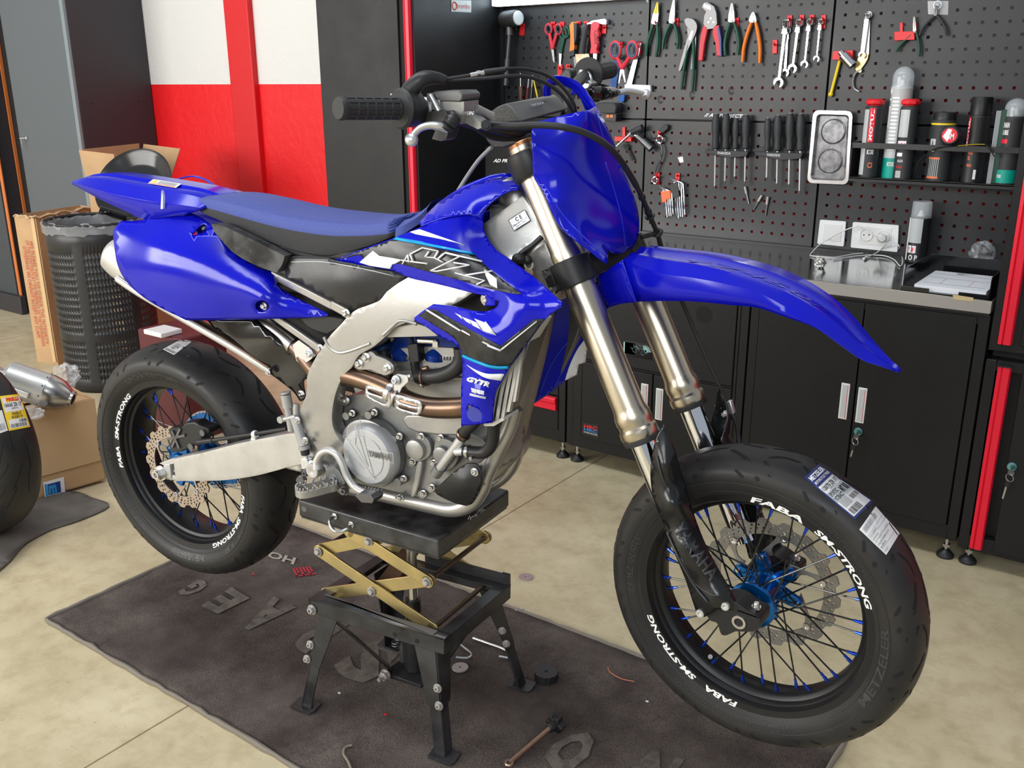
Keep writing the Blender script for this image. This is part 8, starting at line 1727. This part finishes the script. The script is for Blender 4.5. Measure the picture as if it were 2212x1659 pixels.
# second carpet piece at left
t = thing('carpet_offcut', (-3.1, 1.5, 0), 'rumpled dark carpet offcut under the spare tyre at the left', 'carpet')
o = [W(x, y, 2, .008) for x, y in ((-40, 1245), (15, 1218), (55, 1175), (110, 1143), (170, 1123), (236, 1092), (200, 1075), (155, 1062), (60, 1085), (-60, 1120))]
mb = MB(); P2 = [(p[0], p[1]) for p in o]; v2, f2 = tri2d(smooth_poly(P2, 4), (), .03)
mb.add([(x, y, .008 + .014 * max(0, math.sin((x * 1.3 + y) * 9)) * (1 if x > -3.12 else .4)) for x, y in v2], f2).build('pile', mat('carpet_grey', (.15, .135, .118), .95, var=.3, vs=10, bump=.8, bs=380), t, solid=.005)
# washers, caps, lever and bolt on the carpet
def disc(px, r, h, m_, label, name, cat, hole=.2, z=.0, lobes=0, grp=None):
 c = W(px[0], px[1], 2, z + h); t = thing(name, (c[0], c[1], z), label, cat, grp); o_ = np.array([c[0], c[1], z])
 if lobes:
  pts = [(c[0] + (r * (1 - .05 * (math.cos(lobes * a) > .2))) * math.cos(a), c[1] + (r * (1 - .05 * (math.cos(lobes * a) > .2))) * math.sin(a), z) for a in np.linspace(0, 2 * PI, 97)[:-1]]; MB().prism(pts, ZZ * h).build('body', M[m_], t, bevel=.002); MB().lathe(o_ + ZZ * h, ZZ, [(0, r * .16), (.0006, r * .16), (.0006, 0)], 16).build('bore', M['groove'], t, smooth=False)
 else: MB().lathe(o_, ZZ, [(0, r), (h, r), (h + .0005, r * .98), (h + .0005, r * hole), (0, r * hole)], 36, cap=False).build('washer', M[m_], t)
 return t
disc((1136, 1246), .022, .003, 'edge_steel', 'large steel washer lying on the concrete behind the lift', 'washer', 'washer', .14, grp='large washers')
disc((994, 1441), .021, .003, 'edge_steel', 'large steel washer lying on the carpet behind the front leg', 'washer', 'washer', .14, z=.009, grp='large washers')
disc((1180, 1450), .030, .020, 'black_plastic', 'round black lobed plastic knob lying right of the lift', 'lobed_puck', 'puck', z=.009, lobes=14)
t = thing('axle_lever', W(1150, 1610, 2, .01), 'steel rod with a black star grip lying on the carpet in front', 'tool')
a, b = W(1195, 1567, 2, .022), W(1100, 1648, 2, .014)
MB().cyl(a, b, .0060, None, 14, 0).ring(b, (0, 0, 1), .008, .003, 16, 6, 0).build('rod', mat('worn_rod', (.35, .24, .17), .35, .8), t)
ax_ = unit(a - b); u_, v_, _ = frame(ax_); ps2 = [a + u_ * r_ * math.cos(q) + v_ * r_ * math.sin(q) for q, r_ in [(2 * PI * i / 48, .020 + .005 * math.cos(6 * 2 * PI * i / 48)) for i in range(48)]]
MB().prism(ps2, ax_ * .018).cyl(a - ax_ * .014, a, .010, .013).build('star_grip', M['black_plastic'], t, bevel=.002)
for pts, lb in (([(985, 1420), (1010, 1421), (1018, 1412), (998, 1395), (990, 1388)], 'bent steel rod lying behind the front leg of the lift'), ([(1022, 1378), (1050, 1388), (1092, 1404), (1100, 1420), (1078, 1418)], 'hooked steel rod lying by the rear right leg')):
 t = thing('bent_rod', W(pts[0][0], pts[0][1], 2, .013), lb, 'rod', 'bent rods'); MB().tube(cr([W(x, y, 2, .014) for x, y in pts], 5), .0032, 8).build('rod', M['steel'], t)
t = thing('wire_scrap', W(1345, 1460, 2, .01), 'short curl of orange wire on the carpet left of the front wheel', 'wire'); MB().tube(cr([W(x, y, 2, .0105) for x, y in ((1313, 1441), (1318, 1452), (1342, 1466), (1370, 1472))], 5), .0012, 6).build('wire', mat('copper_wire', (.55, .16, .08), .4), t)
t = thing('frayed_thread', W(755, 1620, 2, .01), 'frayed loose thread sticking up from the front of the carpet', 'thread'); MB().tube(cr([W(x, y, 2, .011) for x, y in ((760, 1610), (747, 1614), (742, 1628), (752, 1645), (760, 1665))], 5), .003, 7).build('thread', bpy.data.materials['carpet_edge'], t)
for i, (x, y) in enumerate(((548, 1240), (1398, 1515), (733, 1497), (833, 1543))):
 t = thing('paper_crumb', W(x, y, 2, .009), ['tiny red crumb by the rear wheel', 'tiny white crumb left of the front wheel', 'tiny pale crumb left of the front leg', 'tiny red crumb in front of the lift'][i], 'crumb', 'crumbs on the carpet'); p = W(x, y, 2, .0105); MB().box(p, (.007, .004, .002)).build('crumb', M['red_trim'] if i in (0, 3) else M['white_paint'], t)
t = thing('plastic_stub', W(1122, 1317, 2, 0), 'small grey plastic stub on the concrete right of the lift', 'scrap'); MB().cyl(W(1113, 1319, 2, .004), W(1131, 1315, 2, .004), .0035).build('stub', M['label_grey'], t)
# exhaust box
F1, F2 = W(62, 1083, 2, .012), W(228, 1040, 2, .004); fx = unit(np.array([F2[0] - F1[0], F2[1] - F1[1], 0])); fyv = np.array([-fx[1], fx[0], 0])
F1[2] = F2[2] = .012; A0 = F1 - fx * .10; zt = float(on_plane(216, 858, F2, fyv)[2]); Lb = np.linalg.norm(F2 - A0); db = .30
if np.dot(fyv, np.array([-1, 0, 0])) < 0: fyv = -fyv
bx = thing('cardboard_box', (float(A0[0]), float(A0[1]) + .2, .012), 'low brown cardboard box with blue tape under the silver exhaust silencer', 'box')
c3 = lambda u, v, z: A0 + fx * u + fyv * v + ZZ * (z - .012)
mb = MB(); th = .004
for a_, b_ in (((0, 0), (Lb, 0)), ((Lb, 0), (Lb, db)), ((Lb, db), (0, db)), ((0, db), (0, 0))):
 p, q = c3(*a_, .012), c3(*b_, .012); n_ = unit(np.cross(q - p, ZZ)); mb.prism([p, q, q + ZZ * (zt - .012), p + ZZ * (zt - .012)], -n_ * th)
mb.prism([c3(0, 0, .014), c3(Lb, 0, .014), c3(Lb, db, .014), c3(0, db, .014)], ZZ * th); mb.build('carton', M['cardboard'], bx, bevel=.0008)
hf = (zt) * .28
MB().prism([c3(0, -.002, hf), c3(Lb + .002, -.002, hf), c3(Lb + .002, -.002, zt + .002), c3(0, -.002, zt + .002)], -fyv * .004).build('folded_flap', mat('cardboard_light', (.56, .37, .20), .75, var=.1, vs=5), bx, bevel=.0008)
MB().prism([c3(0, .0, zt), c3(Lb * .98, .0, zt), c3(Lb * .98, db * .5, zt - .02), c3(0, db * .5, zt - .02)], ZZ * .003).prism([c3(0, db * .5, zt - .01), c3(Lb, db * .5, zt - .01), c3(Lb, db, zt), c3(0, db, zt)], ZZ * .003).build('top_flap', M['cardboard'], bx)
q = [on_plane(x, y, c3(0, -.0065, 0), fyv) for x, y in ((97, 1075), (141, 1063), (138, 1030), (93, 1042))]; mb = MB(); patch(mb, q, 0, 1, 0, 1, 0); e_ = -fyv * .0006; q2 = [p + e_ for p in q]; patch(mb, q2, .18, .80, .08, .80, 1); patch(mb, q2, .05, .16, .0, .85, 2); put_text(mb, 'm', [quad3([p + e_ for p in q2], u, v) for u, v in ((.22, .1), (.6, .1), (.6, .7), (.22, .7))], 2, bold=.05)
tag(mb.build('tape', [M['label_white'], mat('tape_blue', (.01, .05, .22), .35), mat('tape_cyan', (.03, .28, .60), .35)], bx, smooth=False), 'printed blue and white tape')
# silencer on the box
zs = zt + .075
t = thing('exhaust_silencer', (float(c3(Lb * .6, .1, 0)[0]), float(c3(Lb * .6, .1, 0)[1]), zt), 'silver motorcycle exhaust silencer lying on the low cardboard box', 'exhaust')
pA_, pB_ = W(20, 815, 0, float(c3(Lb * .5, .16, 0)[0]) - .02), W(112, 852, 0, float(c3(Lb * .5, .10, 0)[0]))
Xs = float(c3(Lb * .6, .12, 0)[0]); pA_, pB_, pC_ = W(26, 818, 0, -3.27), W(105, 846, 0, -3.18), W(156, 860, 0, -3.12)
sa_ = unit(pB_ - pA_); mb = MB().lathe(pA_ - sa_ * .03, pB_ - pA_, [(0, .030), (.012, .054), (.02, .059), (np.linalg.norm(pB_ - pA_) + .03, .061)], 32).build('sleeve', M['swing_alu'], t, ang=30)
L2 = float(np.linalg.norm(pC_ - pB_)); MB().lathe(pB_ - sa_ * .004, unit(pC_ - pA_), [(0, .062), (.006, .0625), (L2 * .55, .054), (L2, .030), (L2 + .008, .030), (L2 + .008, .019), (L2 - .02, .019)], 32, 0, cap=False).lathe(pB_ + unit(pC_ - pA_) * (L2 - .016), unit(pC_ - pA_), [(0, .017), (.0, 0)], 24, 1, cap=False).build('end_cone', [M['titanium'], M['groove']], t, ang=30)
MB().tube([pA_ - sa_ * .02, pA_ - sa_ * .07 + ZZ * .01, pA_ - sa_ * .14 + ZZ * .025], .020, 18).build('inlet_pipe', M['titanium'], t)
sd = unit(np.cross(sa_, ZZ)); sd = sd if sd[0] > 0 else -sd; mb = MB().bar(pB_ - sa_ * .11 + sd * .062 - ZZ * .012, pB_ - sa_ * .045 + sd * .064 - ZZ * .012, .022, .012, sd).bar(pA_ - sa_ * .0 + sd * .05 - ZZ * .0, pA_ + sa_ * .05 + sd * .052, .030, .012, sd); mb.build('mounting_lug', M['silver_alu'], t, bevel=.003)
mb = MB()
for k in range(10): a_ = 2 * PI * k / 10; u_, v_, _ = frame(sa_); mb.ball(pB_ - sa_ * .012 + (u_ * math.cos(a_) + v_ * math.sin(a_)) * .0615, .003, 8, 6)
tag(mb.build('rivets', M['dark_steel'], t), kind='stuff')
t = thing('bubble_wrap', W(135, 830, 0, Xs), 'crumpled clear bubble wrap beside the silver silencer', 'wrap'); rd = random.Random(9); c = W(142, 812, 0, -3.42); mb = MB().ball(c, .055, 16, 12); mb.v = [tuple(np.array(c) + (np.array(p) - c) * rd.uniform(.6, 1.05)) for p in mb.v]
c2 = W(66, 893, 0, -3.16); m2 = MB().ball(c2, .038, 16, 12, sc=(1.3, 1.3, .6)); m2.v = [tuple(np.array(c2) + (np.array(p) - c2) * rd.uniform(.6, 1.05)) for p in m2.v]; mb.build('film', M['film'], t, smooth=False); t = thing('bubble_wrap', c2, 'clear plastic film squeezed under the silver silencer', 'wrap'); m2.build('film', M['film'], t, smooth=False)
# tall cardboard box and waste basket
BC = W(256, 843, 2, 0); BC[2] = 0; BC = BC + unit(np.array([BC[0], BC[1], 0])) * .20
scb = 2040 / float(np.dot(BC - CAM, FW)); zbt = float((CAM + ray(205, 474) * (np.linalg.norm((BC - CAM)[:2]) / np.linalg.norm(ray(205, 474)[:2])))[2])
rt_, rb2 = 97 / scb, 97 / scb
t = thing('waste_basket', BC, 'black slotted plastic waste basket with a clear liner beside the tall box', 'basket')
Hh = zbt; mb = MB(); n = 90; rows_ = 19; zv = [0.0, .05 * Hh]; 
for k in range(rows_): z0 = .08 * Hh + k * (.78 * Hh / rows_); zv += [z0, z0 + .78 * Hh / rows_ * .55]
zv += [.9 * Hh, Hh]; rr3 = [rb2 + (rt_ - rb2) * z / Hh for z in zv]
vs = []; aa = []
for i in range(n): aa += [2 * PI * (i + .0) / n, 2 * PI * (i + .44) / n]
for z, r in zip(zv, rr3): vs += [BC + np.array([r * math.cos(a), r * math.sin(a), z]) for a in aa]
m2n = len(aa); fs = []
for k in range(len(zv) - 1):
 for i in range(m2n):
  slot = (2 <= k < len(zv) - 3 and k % 2 == 0) and (i % 2 == 0) and ((i // 2) % 15 not in (0, 1, 2)) and k not in (14, 15)
  if slot: continue
  j = (i + 1) % m2n; fs.append((k * m2n + i, k * m2n + j, (k + 1) * m2n + j, (k + 1) * m2n + i))
mb.add(vs, fs).build('slotted_wall', M['black_plastic'], t, solid=.003, ang=60)
MB().ring(BC + ZZ * Hh, ZZ, rt_ + .002, .008, 48, 8).build('rim', M['black_plastic'], t)
MB().lathe(BC + ZZ * .01, ZZ, [(0, rb2 * .9), (0, 0)], 32).build('base', M['black_plastic'], t)
rd = random.Random(12); mb = MB().lathe(BC, ZZ, [(.04, rb2 * .8), (Hh * .6, rt_ * .90), (Hh * .98, rt_ * .95), (Hh + .006, rt_ + .004), (Hh * .99, rt_ + .012), (Hh * .945, rt_ + .010)], 64, cap=False); mb.v = [tuple(np.array(p) + np.array([rd.uniform(-.004, .004), rd.uniform(-.004, .004), rd.uniform(-.008, .008) if p[2] > .5 * Hh else 0])) for p in mb.v]; mb.build('liner', M['film'], t, ang=20)
bs = 2.93
tb = thing('cardboard_box', W(110, 800, 2, 0) + np.array([-.12, .12, 0]), 'tall open brown cardboard box with red printed warnings behind the waste basket', 'box')
B0, B1_ = W(76, 790, 2, 0), W(150, 812, 2, 0)
Kx = B1_; ze = float((CAM + ray(98, 470) * (np.linalg.norm((B1_ - CAM)[:2]) / np.linalg.norm(ray(98, 470)[:2])))[2])
cxn = W(128, 803, 2, 0); zT = .78
# near vertical edge under the taped seam; faces run left and right from it
def at_r(px, py, dist): v = ray(px, py); return CAM + v * (dist / np.linalg.norm(v[:2]))
dn = float(np.linalg.norm((cxn - CAM)[:2])) + .02
dn += .12; E0 = at_r(28, 454, dn + .12); E1 = at_r(76, 468, dn); E2 = at_r(200, 456, dn + .30); E3 = at_r(172, 436, dn + .42)
G0 = at_r(74, 800, dn + .05); G1 = at_r(145, 815, dn); zT = float(E1[2])
for e in (E0, E1, E2, E3): e[2] = zT
G0[2] = G1[2] = 0; G2 = E2 * 1; G3 = E3 * 1; G2[2] = G3[2] = 0
G0 = E0 * 1; G0[2] = 0; G1 = E1 * 1; G1[2] = 0
mb = MB()
for a_, b_ in ((E0, E1), (E1, E2), (E2, E3), (E3, E0)):
 g1_, g2_ = a_ * 1, b_ * 1; g1_[2] = g2_[2] = 0; n_ = unit(np.cross(b_ - a_, ZZ)); mb.prism([a_, b_, g2_, g1_], -n_ * .004 if True else n_)
mb.build('carton', M['cardboard'], tb)
q = [G0, G1, E1, E0]; out_ = unit(np.cross(G1 - G0, ZZ)); out_ = out_ if np.dot(out_, CAM - E0) > 0 else -out_
q = [p + out_ * .0055 for p in q]; mb = MB()
patch(mb, q, .80, .96, .02, 1.0, 1)
put_text(mb, 'WE PLEASE YOU TO CHECK THE INTEGRITY', [quad3(q, u, v) for u, v in ((.56, .84), (.56, .14), (.70, .14), (.70, .84))], 0); put_text(mb, 'OF THE CONTENTS AT THE PRESENCE OF THE FORWARDER', [quad3(q, u, v) for u, v in ((.38, .84), (.38, .12), (.52, .12), (.52, .84))], 0); put_text(mb, 'OTHERWISE WE CANNOT ACCEPT ANY CLAIM', [quad3(q, u, v) for u, v in ((.20, .80), (.20, .18), (.34, .18), (.34, .80))], 0)
mb.build('print', [M['red_print'], M['tape']], tb, smooth=False)
q = [G1, G2, E2, E1]; out_ = unit(np.cross(G2 - G1, ZZ)); out_ = out_ if np.dot(out_, CAM - E1) > 0 else -out_; q = [p + out_ * .0055 for p in q]; mb = MB(); put_text(mb, "CONTROLLARE L'INTEGRITA' DEL CONTENUTO", [quad3(q, u, v) for u, v in ((.22, .12), (.22, .86), (.12, .86), (.12, .12))], 0); mb.build('print', M['red_print'], tb, smooth=False)
rd = random.Random(1); lip = cr([E0, (E0 + E1) / 2, E1, (E1 + E2) / 2, E2], 6); MB().tube([np.array(p) + ZZ * rd.uniform(-.008, .006) for p in lip], [.006 + rd.uniform(-.002, .006) for _ in lip], 6, flat=.6).build('torn_lip', M['cardboard_pale'] if 'cardboard_pale' in M else mat('cardboard_pale', (.62, .44, .26), .8), tb)
# box with a black dish behind the tail of the motorcycle
DB = 5.45
o_ = at_r(220, 400, DB); C0_, C1_, C2_, C3_ = at_r(171, 324, DB), at_r(248, 334, DB - .12), at_r(390, 330, DB + .10), at_r(300, 312, DB + .25)
tb2 = thing('cardboard_box', (float(o_[0]), float(o_[1]), 0), 'open brown cardboard box with raised flaps against the red wall', 'box')
zb2 = .80
base = [at_r(186, 380, DB), at_r(252, 382, DB - .12), at_r(372, 390, DB + .10), at_r(300, 370, DB + .25)]; zz2 = float(base[0][2]) - .02
for b_ in base: b_[2] = zz2
mb = MB()
for i in range(4): a_, b_ = base[i], base[(i + 1) % 4]; mb.prism([a_, b_, (b_[0], b_[1], 0), (a_[0], a_[1], 0)], unit(np.cross(b_ - a_, ZZ)) * -.004)
mb.build('carton', M['cardboard'], tb2)
for (i, j, p, q_) in ((0, 1, (171, 324), (247, 333)), (2, 3, (389, 321), (310, 311)), (3, 0, (301, 310), (178, 323))): 
 a_, b_ = base[i], base[j]; da, dbb = np.linalg.norm((a_ - CAM)[:2]), np.linalg.norm((b_ - CAM)[:2]); P_ = at_r(*p, da); Q_ = at_r(*q_, dbb); MB().prism([a_, b_, Q_, P_], unit(np.cross(b_ - a_, P_ - a_)) * .004).build('flap', M['cardboard'], tb2)
t = thing('black_dish', at_r(295, 400, DB - .28), 'large shiny black dish leaning behind the tail of the motorcycle', 'dish')
dc = at_r(288, 398, DB - .27); nd = unit(np.array([.35, -.75, .62])); Rd = 88 / (2040 / float(np.dot(dc - CAM, FW)))
MB().lathe(dc - nd * .05, nd, [(0, 0), (.0, Rd * .55), (.008, Rd * .72), (.045, Rd * .92), (.052, Rd), (.056, Rd), (.048, Rd * .90), (.014, Rd * .70), (.006, Rd * .55), (.006, 0)], 48).build('bowl', M['dish_black'] if 'dish_black' in M else mat('dish_black', (.02, .02, .02), .18), t, ang=50)
u_, v_, _ = frame(nd)
for k in (-.02, .03): MB().lathe(dc - nd * .042 + u_ * k + v_ * .03, nd, [(0, .008), (.006, .007), (.006, 0)], 12).build('screw', M['steel'], t)
sp2 = at_r(250, 470, DB - .45); t = thing('wall_bracket', at_r(235, 460, 5.0), 'black bracket arm with a steel clamp sticking out behind the waste basket', 'bracket')
a_, b_ = at_r(215, 452, 5.0), at_r(268, 468, 5.0); MB().cyl(a_, b_, .018, None, 14).ring(at_r(228, 458, 4.98), (0, 0, 1), .02, .006, 16, 6).build('arm', M['gloss_black'], t); MB().cyl(b_, b_ + unit(np.array([b_[0], b_[1], 0])) * .1 - ZZ * .3, .012).build('post', M['gloss_black'], t)
# small clutter behind the wheel
t = thing('red_crate', W(395, 720, 2, 0) + np.array([0, 0, 0]), 'red and white clutter on the floor behind the silencer shield', 'crate'); p = at_r(392, 716, 4.1); MB().box((p[0], p[1], float(p[2]) / 2 + .0), (.30, .22, float(p[2]) + .03)).build('crate', mat('maroon_box', (.10, .015, .02), .4), t, bevel=.01); MB().box((p[0] + .02, p[1] - .1, float(p[2]) + .025), (.12, .10, .02)).build('lid', M['label_white'], t, bevel=.003)
# spare tyre at the left edge
TC = W(-40, 1148, 2, .012); TC[2] = .012
t = thing('spare_tyre', TC, 'large black spare tyre with a yellow and white label at the left edge', 'tyre')
Rt = .312; cT = np.array([TC[0], TC[1], Rt + .016]); nT = unit(np.array([.10, -.99, 0.0])); fT = unit(np.cross(nT, ZZ)); uT = ZZ
def pwt(a, tt, r): return cT + nT * tt + (fT * math.cos(a) + uT * math.sin(a)) * r
prT = [np.array(p) for p in cr(full(profR), 4)]; n = 80; mb = MB(); vs = [pwt(2 * PI * i / n, p[0], p[1]) for p in prT for i in range(n)]; fs = [(k * n + i, k * n + (i + 1) % n, (k + 1) * n + (i + 1) % n, (k + 1) * n + i) for k in range(len(prT) - 1) for i in range(n)]
mb.add(vs, fs, 0); ST = MB(); ST.v = list(mb.v); ST.f = list(mb.f); tyo = mb.build('tyre_body', [M['tread_rubber']], t, ang=60)
mb = MB(); S_ = Stick(ST, [(-8, 936), (200, 900), (200, 780), (-8, 850)], .0004)
for P_ in ([(0, 1035), (14, 1015), (18, 1000)], [(5, 960), (0, 1000)], [(20, 935), (30, 975)], [(50, 945), (62, 985), (66, 1010)], [(56, 960), (66, 1000), (62, 1030), (64, 1060)], [(28, 1060), (44, 1020), (48, 1000)], [(14, 1100), (34, 1062), (36, 1048)], [(0, 860), (12, 880)], [(10, 800), (22, 830), (26, 848)], [(0, 1075), (14, 1058)]):
 S_.q = [np.array(p, float) for p in (P_[0], P_[-1], P_[-1], P_[0])]; c_ = cr([np.array(p, float) for p in P_], 5); vs = []
 for i, p in enumerate(c_):
  S_.q = [p + np.array((-1.2, 0))] * 4; vs.append(S_.pt(0, 0)); S_.q = [p + np.array((1.2, 0))] * 4; vs.append(S_.pt(0, 0))
 mb.add(vs, [(2 * i, 2 * i + 1, 2 * i + 3, 2 * i + 2) for i in range(len(c_) - 1)], 0)
tag(mb.build('tread_grooves', [M['groove']], t, smooth=False), kind='stuff')
mb = MB(); S_ = Stick(ST, [(19, 931), (65, 922), (42, 851), (-1, 856)], .001); S_.patch(mb, 0, 1, 0, 1, 0); S_.patch(mb, .06, .94, .52, .94, 1, .0005); S_.patch(mb, .10, .94, .05, .30, 1, .0005)
S_.patch(mb, .22, .86, .80, .93, 0, .001, 4, 1); S_.text(mb, 'PIRELLI', .26, .84, .82, .92, 2, .0015, .05); S_.text(mb, '160/60 ZR 17', .10, .92, .66, .77, 3, .0012); S_.text(mb, '(69W) TL', .4, .7, .58, .63, 3, .0012); S_.text(mb, 'DIABLO', .35, .78, .42, .50, 3, .0012); S_.text(mb, 'ROSSO IV', .30, .82, .32, .40, 3, .0012); S_.bars(mb, .16, .90, .07, .17, 16, 3, .001); S_.bars(mb, .6, .92, .19, .28, 9, 3, .001)
tag(mb.build('tyre_label', [M['label_yellow'], M['label_white'], M['red_trim'], M['letter_black']], t, smooth=False), 'yellow and white tyre size label')
mb = MB(); S_ = Stick(ST, [(-6, 938), (17, 930), (4, 886), (-14, 890)], .0008); S_.patch(mb, 0, 1, 0, 1, 0); S_.bars(mb, .3, .9, .1, .4, 7, 1, .0008); mb.build('paper_label', [M['label_white'], M['letter_grey']], t, smooth=False)
